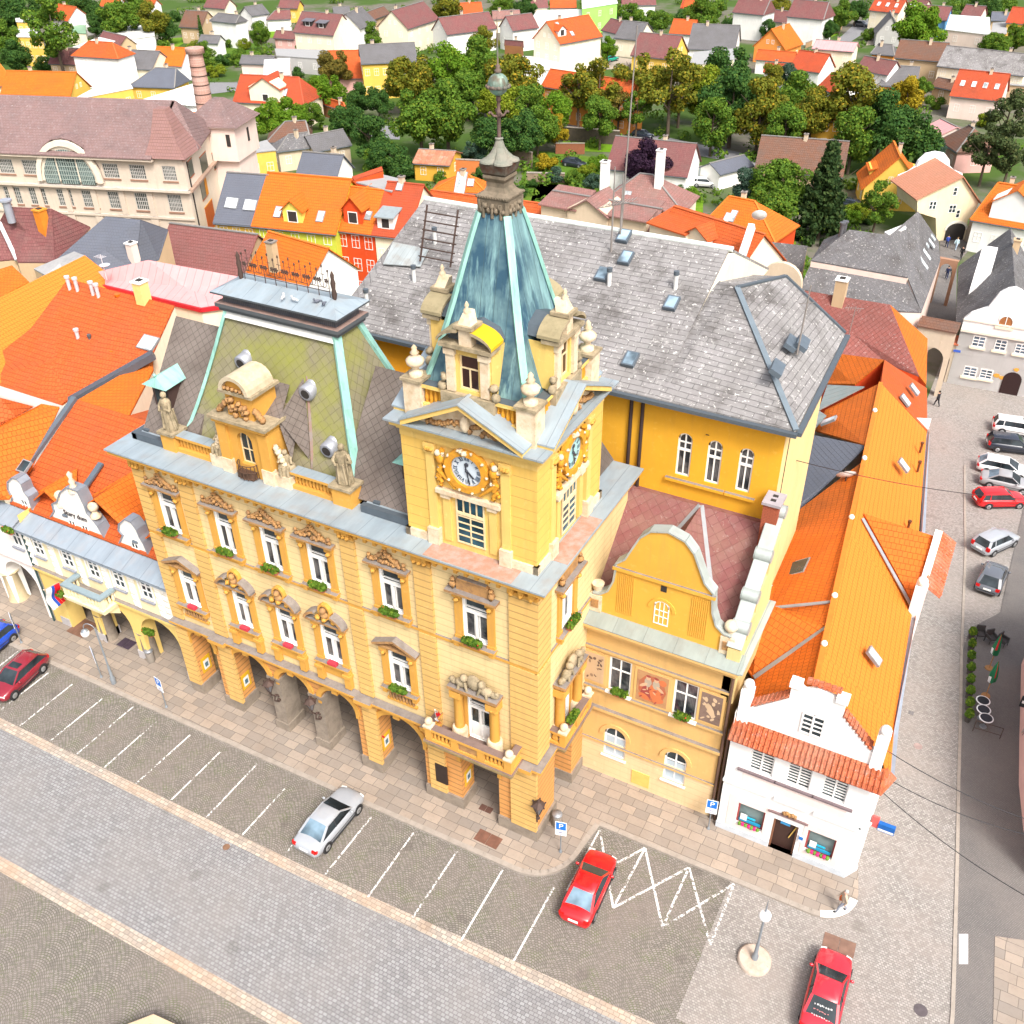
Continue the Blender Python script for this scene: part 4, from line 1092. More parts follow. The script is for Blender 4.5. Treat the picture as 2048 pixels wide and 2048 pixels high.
RT_OR=tiles('roof_orange',(.64,.15,.014),(.54,.12,.012),.36,.28,.09,.16,(.33,.09,.02),.45)
RT_OR2=tiles('roof_amber_sunlit',(.72,.20,.025),(.66,.17,.02),.36,.28,.07,.08,(.5,.17,.02),.2)
RT_RED=tiles('roof_red',(.45,.075,.025),(.36,.06,.025),.3,.25,.08,.14,(.15,.05,.03),.4)
RT_RO=tiles('roof_redorange',(.57,.105,.02),(.46,.085,.02),.36,.28,.10,.18,(.26,.07,.03),.5)
RT_PUR=tiles('roof_purple',(.21,.075,.075),(.17,.07,.065),.33,.26,.08,.18,(.12,.09,.08),.5)
RT_BRN=tiles('roof_brown',(.22,.10,.06),(.13,.07,.05),.4,.33,.1,.25,(.09,.08,.07),.5)
RT_GRY=tiles('roof_grey',(.155,.15,.155),(.115,.112,.118),.4,.4,.06,.15,(.08,.075,.07),.5)
RT_DGR=tiles('roof_anthracite',(.125,.135,.165),(.105,.115,.145),.3,.3,.05,.08,(.08,.08,.09),.3)
RT_ETE=tiles('roof_eternit',(.27,.26,.255),(.22,.21,.21),.33,1.1,.12,.14,(.13,.12,.115),.6,1.0)
RT_SLT=tiles('roof_slate',(.155,.15,.155),(.12,.117,.122),.36,.36,.06,.12,(.09,.085,.08),.5,.8,True)
RT_MAR=tiles('roof_maroon',(.27,.085,.07),(.20,.07,.06),.35,.35,.07,.16,(.14,.06,.05),.5,.3,True)
RT_WHT=seam('roof_white',(.72,.72,.70),.9,.5,.05,.04)
RT_FLT=plain('roof_flat_grey',(.30,.30,.30),.8)
RT_GRN=seam('roof_green',(.18,.33,.2),.5,.5,0)
RT_RUST=seam('roof_rusty',(.42,.16,.09),.4,.6,0,.3,stain=(.5,.35,.28),samt=.6)
RM=dict(or_=RT_OR,am=RT_OR2,red=RT_RED,ro=RT_RO,pur=RT_PUR,brn=RT_BRN,gry=RT_GRY,dgr=RT_DGR,ete=RT_ETE,slt=RT_SLT,mar=RT_MAR,wht=RT_WHT,flt=RT_FLT,grn=RT_GRN,rust=RT_RUST)
WC=dict(white=(.80,.79,.76),cream=(.76,.68,.52),yellow=(.72,.47,.09),beige=(.60,.48,.35),pink=(.68,.40,.36),tan=(.50,.36,.22),orange=(.70,.27,.06),lime=(.50,.56,.06),redw=(.62,.07,.015),grey=(.42,.41,.40),green=(.30,.62,.13),ochre=(.65,.36,.05),palepink=(.75,.60,.53),blue=(.12,.32,.55),brownw=(.26,.12,.05))
def wmat(k):return plaster('wall_'+k,WC[k],amt=.2,streak=.25)
_win={}
def win_mesh(w,h,dark=False):
 k=(round(w,2),round(h,2),dark)
 if k not in _win:
  m=MB();window(m,-w/2,w/2,0,h,-.03,(.5,),(.6,)if h>1 else(),.055,False,0,1,t=.07)
  o=m.build('window',[M_WHITEF,plain('far_glass',(.03,.035,.045),.35)]);_win[k]=o.data;bpy.data.objects.remove(o)
 return _win[k]
def put_windows(root,A,B,z0,z1,cols,rows,w=1.0,h=1.35,off=None):
 d=Vector((B.x-A.x,B.y-A.y,0));L=d.length
 if L<1.2 or cols<1:return
 ang=math.atan2(d.y,d.x);d.normalize();n=Vector((d.y,-d.x,0))
 hh=(z1-z0)/rows
 for r in range(rows):
  for c in range(cols):
   p=Vector((A.x,A.y,0))+d*(L*(c+.5)/cols)+n*.012
   o=bpy.data.objects.new('window',win_mesh(min(w,L/cols*.6),min(h,hh*.62)));COL.objects.link(o);o.parent=root
   o.location=(p.x-root.location.x,p.y-root.location.y,z0+hh*r+hh*.27-root.location.z);o.rotation_euler=(0,0,ang)
def slab(mb,pts,th,m=0,ms=None):
 mb.ext(pts,(0,0,th),m,None,ms if ms is not None else m)
def chimney(root_part,p,h=1.3,w=.55,mats=None,name='chimney',origin=(0,0,0)):
 m=MB();m.box(p.x-w/2,p.x+w/2,p.y-w/2,p.y+w/2,p.z-1.2,p.z+h,0);m.box(p.x-w/2-.08,p.x+w/2+.08,p.y-w/2-.08,p.y+w/2+.08,p.z+h,p.z+h+.12,1);m.box(p.x-w/4,p.x+w/4,p.y-w/4,p.y+w/4,p.z+h+.12,p.z+h+.2,2)
 m.v=[(a-origin[0],b-origin[1],c-origin[2])for a,b,c in m.v]
 return m.build(name,mats or[wmat('beige'),M_LEDGE,M_DARK],root_part)
def gsolve(fn,lo=1.0,hi=14.0):
 for _ in range(40):
  m=(lo+hi)/2
  if fn(m)>0:hi=m
  else:lo=m
 return(lo+hi)/2
HOUSES=[]
def house(label,r,A,B,C,D,he,wall_,roof,hip='',win=(3,1),gwin=(1,1),tan=.85,zabs=None,chim=1,cat='house',over=.35,ww=1.0,wh=1.35,group='houses of the old town',name='house',sky=0,seed=0):
 """gable/hip house from the front eave A-B and ridge C-D in the photo; the ridge height follows from the roof pitch"""
 if zabs is None:
  e=atg(*zp(r,((A[0]+B[0])/2,(A[1]+B[1])/2)),he);ze=ground(e.x,e.y)+he
 else:ze=zabs
 a,b=at(*zp(r,A),ze),at(*zp(r,B),ze)
 d=(b-a);d.z=0;d.normalize();n=Vector((-d.y,d.x,0))
 def f(rise):
  c=at(*zp(r,C),ze+rise);dd=at(*zp(r,D),ze+rise)
  dep=((c-a).dot(n)+(dd-b).dot(n))/2
  return rise/max(dep,.05)-tan if dep>.05 else 1
 rise=gsolve(f)
 c,dd=at(*zp(r,C),ze+rise),at(*zp(r,D),ze+rise)
 dep=((c-a).dot(n)+(dd-b).dot(n))/2
 tc,td=(c-a).dot(d),(dd-a).dot(d);L=(b-a).length
 if 'l' not in hip:tc=0
 if 'r' not in hip:td=L
 tc=max(0,min(tc,L*.48));td=min(L,max(td,L*.52))
 c=a+d*tc+n*dep;dd=a+d*td+n*dep;c.z=dd.z=ze+rise
 a2=a+n*(2*dep);b2=b+n*(2*dep)
 cen=(a+b2)/2;zg=ground(cen.x,cen.y)-.6
 root=empty(name,(cen.x,cen.y,ground(cen.x,cen.y)),0,label,cat,group)
 o=Vector(root.location);loc=lambda v:(v.x-o.x,v.y-o.y,v.z-o.z)
 zlow=min(zg,ground(a.x,a.y)-.6)
 mb=MB()
 lo=lambda v:Vector((v.x,v.y,zlow))
 for p,q in((a,b),(b,b2),(b2,a2),(a2,a)):mb.poly([loc(lo(p)),loc(lo(q)),loc(q),loc(p)])
 if 'l' not in hip:mb.poly([loc(a2),loc(a),loc(c)])
 if 'r' not in hip:mb.poly([loc(b),loc(b2),loc(dd)])
 mb.build('wall',wmat(wall_),root)
 rb=MB();s=tan
 def dn(p,dirv):q=p+dirv*over;q.z=p.z-over*s;return q
 ol=d*(-.3)if 'l' not in hip else Vector((0,0,0));orr=d*.3 if 'r' not in hip else Vector((0,0,0))
 A1,B1=dn(a,-n),dn(b,-n);A2,B2=dn(a2,n),dn(b2,n)
 if 'l' in hip:A1+=-d*over;A2+=-d*over
 if 'r' in hip:B1+=d*over;B2+=d*over
 up=.03
 U=lambda v,k=up:(v.x-o.x,v.y-o.y,v.z-o.z+k)
 slab(rb,[U(A1+ol),U(B1+orr),U(dd+orr),U(c+ol)],.13)
 slab(rb,[U(c+ol),U(dd+orr),U(B2+orr),U(A2+ol)],.13)
 if 'l' in hip:slab(rb,[U(A2),U(A1),U(c)],.13)
 if 'r' in hip:slab(rb,[U(B1),U(B2),U(dd)],.13)
 rb.bar(U(c+ol,.17),U(dd+orr,.17),.3,.1,1)
 if 'r' in hip:rb.bar(U(B1,.16),U(dd,.16),.24,.08,1)
 if 'l' in hip:rb.bar(U(A1,.16),U(c,.16),.24,.08,1)
 rm=RM[roof]
 ro=rb.build('roof',[rm,plain('ridge_'+roof,{'or_':(.6,.16,.02),'am':(.65,.22,.03),'ro':(.5,.11,.03),'red':(.38,.07,.03)}.get(roof,(.2,.19,.18)),.7)],root)
 gb=MB();gb.tube(U(A1+ol*.9,-.02),U(B1+orr*.9,-.02),.08,.08,6);gb.build('gutter',M_DKGUT,root)
 rr=random.Random(hash(label)%1000+seed)
 for k in range(chim):
  t=rr.uniform(.2,.8);p=c.lerp(dd,t)-n*rr.uniform(-.9,.6);p.z=ze+rise-.4;chimney(ro,p,1.2,.55,None,'chimney',o)
 for k in range(sky):
  t=(k+.6)/(sky+.2);q=a.lerp(b,t).lerp(c.lerp(dd,t),.45);ang=math.atan2(d.y,d.x);pitch=math.atan(tan)
  m=MB();m.box(-.4,.4,-.6,.6,0,.1,0);m.box(-.32,.32,-.52,.52,.1,.11,1);m.v=[tuple(T(*loc(q+Vector((0,0,.17))),ang,pitch)@Vector(v))for v in m.v]
  m.build('skylight',[plain('skylight_frame',(.5,.5,.5),.4),glass('sky_glass',(.45,.5,.52),.08)],ro)
 zb=max(ground(a.x,a.y),ze-he)+.25
 put_windows(root,a,b,zb,ze-.1,win[0],win[1],ww,wh)
 put_windows(root,b,b2,zb,ze-.1,gwin[0],win[1],ww,wh)
 put_windows(root,a2,a,zb,ze-.1,gwin[0],win[1],ww,wh)
 if gwin[1]:
  m=(b+b2)/2;dv=(b2-b).normalized();
  if 'r' not in hip:put_windows(root,m-dv*1.6,m+dv*1.6,ze,ze+rise*.6,2,1,.7,.9)
  m=(a+a2)/2
  if 'l' not in hip:put_windows(root,m+dv*1.6,m-dv*1.6,ze,ze+rise*.6,2,1,.7,.9)
 HOUSES.append((root,a,b,c,dd,n,ze,rise))
 return root,dict(a=a,b=b,c=c,d=dd,n=n,dv=d,ze=ze,rise=rise,roof=ro,o=o,dep=dep,b2=b2,a2=a2)
def gable_front(label,r,A,B,Cp,he,wall_,roof,depth,win=(2,1),tan=None,cat='house',group='houses of the old town',over=.4,name='house',ww=.9,wh=1.2,zabs=None,swin=2,chim=1):
 """house whose gable A-B (apex Cp) faces the square"""
 e=atg(*zp(r,((A[0]+B[0])/2,(A[1]+B[1])/2)),he);ze=ground(e.x,e.y)+he if zabs is None else zabs
 a,b=at(*zp(r,A),ze),at(*zp(r,B),ze);d=(b-a).normalized();n=Vector((-d.y,d.x,0));m=(a+b)/2
 px,py=zp(r,Cp)
 dr=ray(px,py);t=((m.x-CAMC[0])*n.x+(m.y-CAMC[1])*n.y)/(dr[0]*n.x+dr[1]*n.y);zr=CAMC[2]+t*dr[2]
 ap=Vector((m.x,m.y,zr));a2,b2,ap2=a+n*depth,b+n*depth,ap+n*depth
 cen=(a+b2)/2;zg=ground(cen.x,cen.y)
 root=empty(name,(cen.x,cen.y,zg),0,label,cat,group);o=Vector(root.location);loc=lambda v,k=0:(v.x-o.x,v.y-o.y,v.z-o.z+k)
 zl=min(zg,ground(a.x,a.y))-.6;lo=lambda v:Vector((v.x,v.y,zl))
 mb=MB()
 for p,q in((a,b),(b,b2),(b2,a2),(a2,a)):mb.poly([loc(lo(p)),loc(lo(q)),loc(q),loc(p)])
 mb.poly([loc(a),loc(b),loc(ap)]);mb.poly([loc(b2),loc(a2),loc(ap2)])
 mb.build('wall',wmat(wall_),root)
 rb=MB();s=(zr-ze)/((b-a).length/2)
 for p,p2,sg in((a,a2,-1),(b,b2,1)):
  q=p+d*sg*over;q.z-=over*s;q2=p2+d*sg*over;q2.z-=over*s;f=-n*.3;g=n*.3
  slab(rb,[loc(q+f,.03),loc(ap+f,.03),loc(ap2+g,.03),loc(q2+g,.03)],.14)
 rb.bar(loc(ap-n*.3,.18),loc(ap2+n*.3,.18),.3,.1,1)
 ro=rb.build('roof',[RM[roof],plain('ridge_'+roof,{'or_':(.6,.16,.02),'am':(.65,.22,.03)}.get(roof,(.2,.19,.18)),.7)],root)
 zb=zl+.9
 put_windows(root,a,b,max(zb,ze-he+.3),ze-.1,win[0],win[1],ww,wh);put_windows(root,b,b2,max(zb,ze-he+.3),ze-.1,swin,win[1],ww,wh);put_windows(root,a2,a,max(zb,ze-he+.3),ze-.1,swin,win[1],ww,wh)
 put_windows(root,m-d*1.3,m+d*1.3,ze+.1,ze+(zr-ze)*.62,2,1,.7,.9)
 for k in range(chim):
  p=ap.lerp(ap2,.55)+d*.5;p.z=zr-.4;chimney(ro,p,1.2,.5,None,'chimney',o)
 return root,dict(a=a,b=b,ap=ap,ap2=ap2,n=n,dv=d,ze=ze,zr=zr,roof=ro,o=o)
def flat_house(label,r,pts,he,wall_,roof,win=(3,1),cat='building',group='houses of the old town',name='building',zs=None):
 """flat or single-pitch building: roof corner pixels, front left first, anticlockwise from above; he = height above ground (list = per corner)"""
 hs=he if isinstance(he,(list,tuple))else[he]*len(pts)
 V=[atg(*zp(r,p),h)for p,h in zip(pts,hs)]
 cen=sum(V,Vector((0,0,0)))/len(V);zg=ground(cen.x,cen.y)
 root=empty(name,(cen.x,cen.y,zg),0,label,cat,group);o=Vector(root.location);loc=lambda v,k=0:(v.x-o.x,v.y-o.y,v.z-o.z+k)
 mb=MB();n=len(V)
 for i in range(n):
  p,q=V[i],V[(i+1)%n];mb.poly([loc(Vector((p.x,p.y,zg-.6))),loc(Vector((q.x,q.y,zg-.6))),loc(q),loc(p)])
 mb.build('wall',wmat(wall_),root)
 rb=MB();W_=[v+(v-cen).normalized()*.2 for v in V]
 for w,v in zip(W_,V):w.z=v.z
 slab(rb,[loc(w,.02)for w in W_],.16);rb.build('roof',RM[roof],root)
 put_windows(root,V[0],V[1],zg+.3,min(V[0].z,V[1].z)-.15,win[0],win[1]);put_windows(root,V[1],V[2],zg+.3,min(V[1].z,V[2].z)-.15,max(1,win[0]-1),win[1])
 return root
AN=empty('mural_annex',(0,5.75,0),0,'yellow annex with two murals, a framed painting and curved gable beside the clock tower','building')
def an(mb,name,mats,par=None):return mb.build(name,mats,par or AN)
M_ANW=plaster('annex_plaster',(.64,.40,.15),amt=.25,streak=.45);M_ANB=plaster('annex_band',(.70,.52,.30),band=.45,groove=.03,amt=.3,dark=.4)
mb=MB()
wall(mb,0,7.7,2.75,11.4,[(1.36,2.61,6.95,9.35),(4.94,6.23,6.9,9.35),(1.3,2.6,1.85,4.15,True),(4.85,6.1,1.7,4.1,True)],.22,0,0)
wall(mb,0,7.7,0,2.75,[(1.3,2.6,1.85,2.8),(4.85,6.1,1.7,2.8)],.22,1,1)
mb.poly([(7.7,0,0),(7.7,5.3,0),(7.7,5.3,12),(7.7,0,12)],0);mb.poly([(0,2,2),(7.7,2,2),(7.7,2,11),(0,2,11)],2)
an(mb,'wall',[M_ANW,M_ANB,M_DARK])
mb=MB()
for z,o_,h in((9.6,.14,.16),(6.75,.16,.14),(5.3,.22,.2),(2.68,.1,.14)):mb.box(-.02,7.78,-o_,.02,z,z+h,0,1)
mb.box(-.05,7.95,-.42,.05,11.1,11.35,0);mb.box(-.1,8.1,-.55,.5,11.35,11.5,0)
an(mb,'string_course',[M_ANW,M_LEDGE])
mb=MB();mb.ext([(-.1,-.56,11.51),(8.15,-.56,11.51),(8.15,.42,11.95),(-.1,.42,11.95)],(0,0,.05));an(mb,'ledge_sheet',seam('ledge_green',(.27,.31,.29),1.6,.5,.2,rib=.015,stain=(.2,.17,.14)))
for a,b,c,d in((1.36,2.61,6.95,9.35),(4.94,6.23,6.9,9.35)):
 m=MB();window(m,a,b,c,d,.06,(.5,),(.66,),.1);m.box(a-.1,b+.1,-.2,.1,c-.1,c-.005,0);an(m,'window',[M_WHITEF,M_CURT])
for a,b,c,d in((1.3,2.6,1.85,4.15),(4.85,6.1,1.7,4.1)):
 m=MB();window(m,a,b,c,d,.1,(.5,),(.68,),.1,True);m.poly([(a+.1,.12,c+.1),(b-.1,.12,c+.1),(b-.1,.12,c+1.5),(a+.1,.12,c+1.5)],2);m.box(a-.1,b+.1,-.1,.1,c-.1,c-.005,0);an(m,'window',[M_WHITEF,M_GLASS,plain('blind_pale',(.42,.50,.56),.5)])
 m=MB();cx=(a+b)/2;n=10
 for k in range(n):
  t0,t1=PI*k/n,PI*(k+1)/n;q=lambda t,r:(cx-r*math.cos(t),-.07,d-.65+r*math.sin(t));m.ext([q(t0,.68),q(t1,.68),q(t1,.92),q(t0,.92)],(0,.08,0))
 an(m,'arch_rim',M_ANW)
def mural(name,x0,x1,z0,z1,base,cols,seed,big=False):
 r=random.Random(seed);m=MB();m.box(x0-.14,x1+.14,-.05,.02,z0-.14,z1+.14,1);m.box(x0,x1,-.065,-.03,z0,z1,0)
 w,h=x1-x0,z1-z0;cx=(x0+x1)/2;k=0
 def leaf(px,pz,rx,rz,a,c):
  nonlocal k;k+=1;n=9;y=-.066-.0006*k
  m.poly([(px+rx*math.cos(2*PI*i/n)*math.cos(a)-rz*math.sin(2*PI*i/n)*math.sin(a),y,pz+rx*math.cos(2*PI*i/n)*math.sin(a)+rz*math.sin(2*PI*i/n)*math.cos(a))for i in range(n)],c)
 if big:
  leaf(cx,z0+h*.5,w*.46,h*.44,0,2);leaf(x1-w*.18,z1-h*.2,w*.13,w*.13,0,3)
  for s,hx in((-1,.36),(1,.62)):
   fx=x0+w*hx;leaf(fx,z0+h*.38,w*.2,h*.3,s*.25,4 if s<0 else 3);leaf(fx,z0+h*.68,w*.12,h*.16,0,5);leaf(fx,z0+h*.83,w*.075,h*.075,0,6);leaf(fx-s*.0,z0+h*.88,w*.08,h*.04,0,4)
   leaf(fx+s*w*.14,z0+h*.56,w*.16,h*.045,s*-.7,6);leaf(fx+s*w*.1,z0+h*.18,w*.2,h*.09,s*.4,3)
  for i in range(14):leaf(x0+w*r.uniform(.15,.85),z0+h*r.uniform(.06,.5),w*.07,h*.02,r.uniform(0,3),r.choice((3,4,6)))
 else:
  for i in range(16):leaf(x0+w*r.uniform(.12,.88),z0+h*r.uniform(.1,.9),w*r.uniform(.05,.16),h*r.uniform(.015,.05),r.uniform(0,3),2 if i%3 else 3)
  leaf(cx,z0+h*.45,w*.16,h*.25,.4,3 if seed==3 else 0);leaf(cx+w*.1,z0+h*.7,w*.09,h*.07,0,3 if seed==3 else 0)
 an(m,name,cols)
mural('mural',.02,1.08,7.2,9.2,0,[plaster('sgraffito_tan',(.52,.36,.22),amt=.4),M_ANW,stone('sgraffito_dark',(.17,.11,.08)),stone('sgraffito_brown',(.3,.2,.13))],2)
mural('painted_mural',2.95,4.65,7.05,9.2,0,[stone('mural_ochre',(.45,.25,.12),(.3,.15,.08)),M_ANW,stone('mural_red',(.42,.12,.06),(.3,.16,.1)),plain('mural_orange',(.55,.16,.06)),plain('mural_deep',(.3,.06,.05)),plain('mural_grey',(.4,.33,.25)),plain('mural_skin',(.6,.36,.22))],5,True)
mural('mural',6.4,7.5,7.2,9.2,0,[stone('sgraffito_ground',(.22,.15,.12)),M_ANW,plaster('sgraffito_light',(.58,.42,.27)),plaster('sgraffito_light',(.58,.42,.27))],3)
mb=MB();mb.box(3.1,4.15,-.04,.02,.4,1.45);an(mb,'fuse_box',plain('box_yellow',(.68,.45,.12)))
prof=[(0,11.9),(.15,13.0),(.55,13.05),(.95,13.4),(1.2,14.1),(1.3,15.0),(1.28,15.25),(1.75,15.7),(2.05,16.4),(2.4,17.2),(2.9,17.75),(3.75,18.0)]
P2=prof+[(7.5-x,z)for x,z in prof[::-1][1:]]
G0=.25
mb=MB();cxs=(3.3,4.3)
mb.ext([(x,G0,z)for x,z in P2],(0,.45,0),0,0,1)
for k in range(9):
 for x0 in(1.45,5.25):mb.box(x0+.1*k,x0+.1*k+.05,G0-.04,G0+.01,12.3,14.75,0)
mb.box(1.15,6.35,G0-.12,G0+.02,14.95,15.15,0,2)
for k in range(10):
 t0,t1=PI*k/10,PI*(k+1)/10;q=lambda t,r:(3.8-r*math.cos(t),G0-.05,13.3+r*math.sin(t));mb.ext([q(t0,.55),q(t1,.55),q(t1,.72),q(t0,.72)],(0,.06,0),0)
mb.box(3.65,3.95,G0-.02,G0+.02,14.45,14.8,3)
an(mb,'curved_gable',[plaster('gable_yellow',(.66,.36,.055),amt=.3),seam('gable_cap',(.38,.42,.40),.8,.5,.2,stain=(.25,.22,.18)),M_LEDGE,M_DARK])
mb=MB()
for(xa,za),(xb,zb_)in zip(P2[1:-2],P2[2:-1]):
 mb.bar((xa,G0+.22,za+.04),(xb,G0+.22,zb_+.04),.62,.09,0,(0,0,1)if abs(xb-xa)>abs(zb_-za)*.2 else(1,0,0))
an(mb,'gable_cap',seam('gable_cap',(.38,.42,.40),.8,.5,.2,stain=(.25,.22,.18)))
mb=MB();window(mb,3.42,4.18,12.35,13.85,G0-.03,(.33,.66),(.33,.6),.05,True);an(mb,'gable_window',[M_WHITEF,M_GLASS])
mb=MB()
for x in(.3,7.2):
 mb.box(x-.35,x+.35,G0-.1,G0+.5,11.9,12.95,0);mb.box(x-.2,x+.2,G0-.15,G0-.1,12.2,12.7,1)
mb.ball((7.2,G0+.25,13.45),.33,0,12);mb.lathe([(.2,12.95),(.14,13.2)],(7.2,G0+.25,0),8,0);mb.lathe([(.15,12.95),(.3,13.35),(.33,13.5)],(.3,G0+.25,0),10,0)
an(mb,'gable_scroll',[M_PALE,M_CARV])
mb=MB();RZ_=16.4;RY_=5.15
mb.poly([(-1.0,.55,11.9),(7.3,.55,11.9),(7.3,RY_,RZ_),(-1.0,RY_,RZ_)]);mb.poly([(7.3,RY_,RZ_),(-1,RY_,RZ_),(-1,5.6,RZ_-.1),(7.3,5.6,RZ_-.1)])
mb.poly([(3.75,.6,16.25),(1.0,.6,12.6),(1.1,.9,12.3),(3.75,RY_,RZ_+.04)]);mb.poly([(3.75,.6,16.25),(3.75,RY_,RZ_+.04),(6.4,.9,12.3),(6.5,.6,12.6)])
an(mb,'roof',tiles('annex_slate',(.25,.085,.085),(.19,.085,.08),.46,.46,.06,.2,(.25,.17,.12),.6,.15,True,joint=.55,bstr=.5))
mb=MB();mb.bar((3.72,RY_,RZ_+.06),(1.05,.9,12.35),.26,.05,0,(0,-.5,1));mb.bar((3.78,RY_,RZ_+.06),(6.45,.9,12.35),.26,.05,0,(0,-.5,1));an(mb,'valley_flashing',plain('zinc',(.28,.29,.3),.45,.4))
mb=MB()
steps=[(0,12.0,12.6),(.9,13.0,13.3),(1.9,14.2,14.4),(3.4,15.6,16.0),(5.0,17.2,17.2)]
for(y0,z0,_),(y1,z1,_)in zip(steps[:-1],steps[1:]):
 mb.box(7.3,7.95,y0,y1,9,z0+.5,0);mb.bar((7.6,y0,z0+.6),(7.6,y1,z1+.45),.75,.1,1)
 mb.lathe([(.34,-.42),(.34,.42)],(0,0,0),10,1);k=20
 M_=T(7.6,y1-.1,z1+.35,0,0,PI/2);pts=mb.v[-40:];mb.v[-40:]=[tuple(M_@Vector(p))for p in pts]
mb.ext([(7.96,-.5,11.5),(8.3,-.5,11.5),(8.3,5.0,11.9),(7.96,5.0,11.9)],(0,0,.08),1)
an(mb,'stepped_parapet',[plaster('parapet_yellow',(.66,.5,.22)),seam('gable_cap',(.38,.42,.40),.8,.5,.2,stain=(.25,.22,.18))])
mb=MB();mb.box(7.0,7.75,4.3,5.3,14,18.1,0);mb.box(6.92,7.83,4.22,5.38,18.1,18.25,1)
for y in(4.6,5.0):mb.box(7.25,7.5,y-.1,y+.1,18.25,18.27,2)
an(mb,'chimney',[tiles('chimney_brick',(.4,.1,.05),None,.09,.25,.15),plain('chimney_cap',(.33,.3,.32),.8),M_DARK])
mb=MB();mb.tube((7.82,-.1,0),(7.82,-.1,11.3),.08,.08,8,0);mb.tube((8.05,-.06,0),(8.05,-.06,7.3),.07,.07,8,0);an(mb,'downpipe',plain('pipe_brown',(.12,.07,.05),.5))
YB=empty('assembly_building',(-5,16,0),0,'tall yellow building under a broad weathered grey roof behind the clock tower','building')
def yb(mb,name,mats,par=None):
 mb.v=[(x+5,y-16,z)for x,y,z in mb.v];return mb.build(name,mats,par or YB)
M_YB=plaster('deep_yellow',(.70,.36,.03),amt=.3,streak=.25)
WY=11.35;WX1=7.25
zs=lambda px,py:aty(px,py,WY)
ax=[zs(1240+.16563*u,780+.16563*v)for u,v in((650,1000),(885,560),(1000,1100),(1250,660),(1375,1180),(1630,760),(780,520),(1140,610),(1530,705))]
mb=MB()
wn_=[]
for i in range(3):
 x0,x1=ax[2*i].x+.05,ax[2*i+1].x;wn_.append((x0,x1,min(ax[2*i].z,17.6),ax[6+i].z,True))
zbase=sum(w[2]for w in wn_)/3;ztop=sum(w[3]for w in wn_)/3
wn_=[(a,b,zbase,ztop,True)for a,b,*_ in wn_]
wall(mb,-16.5,WX1,6,21.9,wn_,.2,0,0,y=WY)
mb.poly([(WX1,WY,-6),(WX1-.35,21.6,-6),(WX1-.35,21.6,21.9),(WX1,WY,21.9)],1)
mb.poly([(-16.5,WY,-6),(-16.5,28,-6),(-16.5,28,21.9),(-16.5,WY,21.9)],0);mb.poly([(-16.5,WY+1.2,6),(WX1,WY+1.2,6),(WX1,WY+1.2,21),(-16.5,WY+1.2,21)],2)
mb.ext([(.95,12,22.2),(.95,28.5,22.2),(.95,20.4,26.0)],(.35,0,0),3)
mb.box(-16.6,WX1+.12,WY-.14,WY+.02,21.4,21.7,0)
yb(mb,'wall',[M_YB,plaster('cream_side',(.74,.55,.26),amt=.3),M_DARK,wmat('cream')])
for a,b,c,d,_ in wn_:
 m=MB();window(m,a,b,c,d,WY+.08,(.5,),(.62,.80),.09,True);m.box(a,b,WY+.06,WY+.1,c+(d-c)*.58,c+(d-c)*.64,0);yb(m,'window',[M_WHITEF,M_CURT])
 m=MB();m.box(a-.45,b+.35,WY-.2,WY+.0,c-.35,c-.2,0,1);yb(m,'window_sill',[M_YB,M_LEDGE])
mb=MB()
ez=22.0
slab(mb,[(-17.6,WY-.55,ez-.2),(1.0,WY-.55,ez-.2),(1.0,20.4,26.05),(-18,20.4,26.05)],.15)
slab(mb,[(1.2,20.4,26.05),(1.2,29,22),(-18,29,22),(-18,20.4,26.05)],.15)
slab(mb,[(1.0,WY-.55,ez-.2),(WX1+.5,WY-.55,ez-.2),(2.3,18.0,25.0),(1.0,18.6,25.0)],.15)
slab(mb,[(WX1+.5,WY-.55,ez-.2),(WX1+.15,22.2,ez-.2),(3.9,21.6,24.6),(2.3,18.0,25.0)],.15)
slab(mb,[(2.3,18.0,25.0),(3.9,21.6,24.6),(1.2,25,23),(1.0,18.6,25.0)],.15)
slab(mb,[(-18,20.4,26.05),(-22,23,20),(-18.6,WY-.5,21.6),(-17.6,WY-.55,ez-.2)],.15)
yb(mb,'roof',RT_ETE)
mb=MB();mb.tube((-18,20.4,26.2),(1.2,20.4,26.2),.16,.16,8,0);mb.bar((WX1+.5,WY-.55,ez),(2.3,18,25.2),.28,.08,1,(0,0,1));mb.bar((2.3,18,25.2),(3.9,21.6,24.8),.2,.1,2);mb.bar((3.9,21.6,24.8),(WX1+.15,22.2,ez),.2,.1,2)
yb(mb,'ridge_cap',[plain('white_ridge',(.62,.66,.62),.6,var=.2),plain('hip_zinc',(.17,.21,.24),.5,.3),M_DKGUT])
mb=MB();mb.bar((-16.9,WY-.66,ez-.22),(WX1+.6,WY-.66,ez-.22),.3,.2,0);mb.bar((WX1+.66,WY-.6,ez-.2),(WX1+.3,22.2,ez-.2),.26,.2,0);yb(mb,'gutter',M_DKGUT)
mb=MB()
for x in(-.45,.15):mb.tube((x,WY-.1,10),(x,WY-.1,21.5),.1,.1,8,0)
yb(mb,'downpipe',plain('pipe_dark',(.045,.03,.03),.5))
def on_yb(px,py,k=.0):
 lo,hi=21.,27.
 for _ in range(40):
  m_=(lo+hi)/2;p=at(px,py,m_);zr_=22+(p.y-(WY-.3))*(26.05-21.9)/(20.4-WY+.3)
  if m_>zr_:hi=m_
  else:lo=m_
 return at(px,py,(lo+hi)/2)
ro=[o for o in YB.children if o.name.startswith('roof')][0]
ang=math.atan2(4.2,9.3)
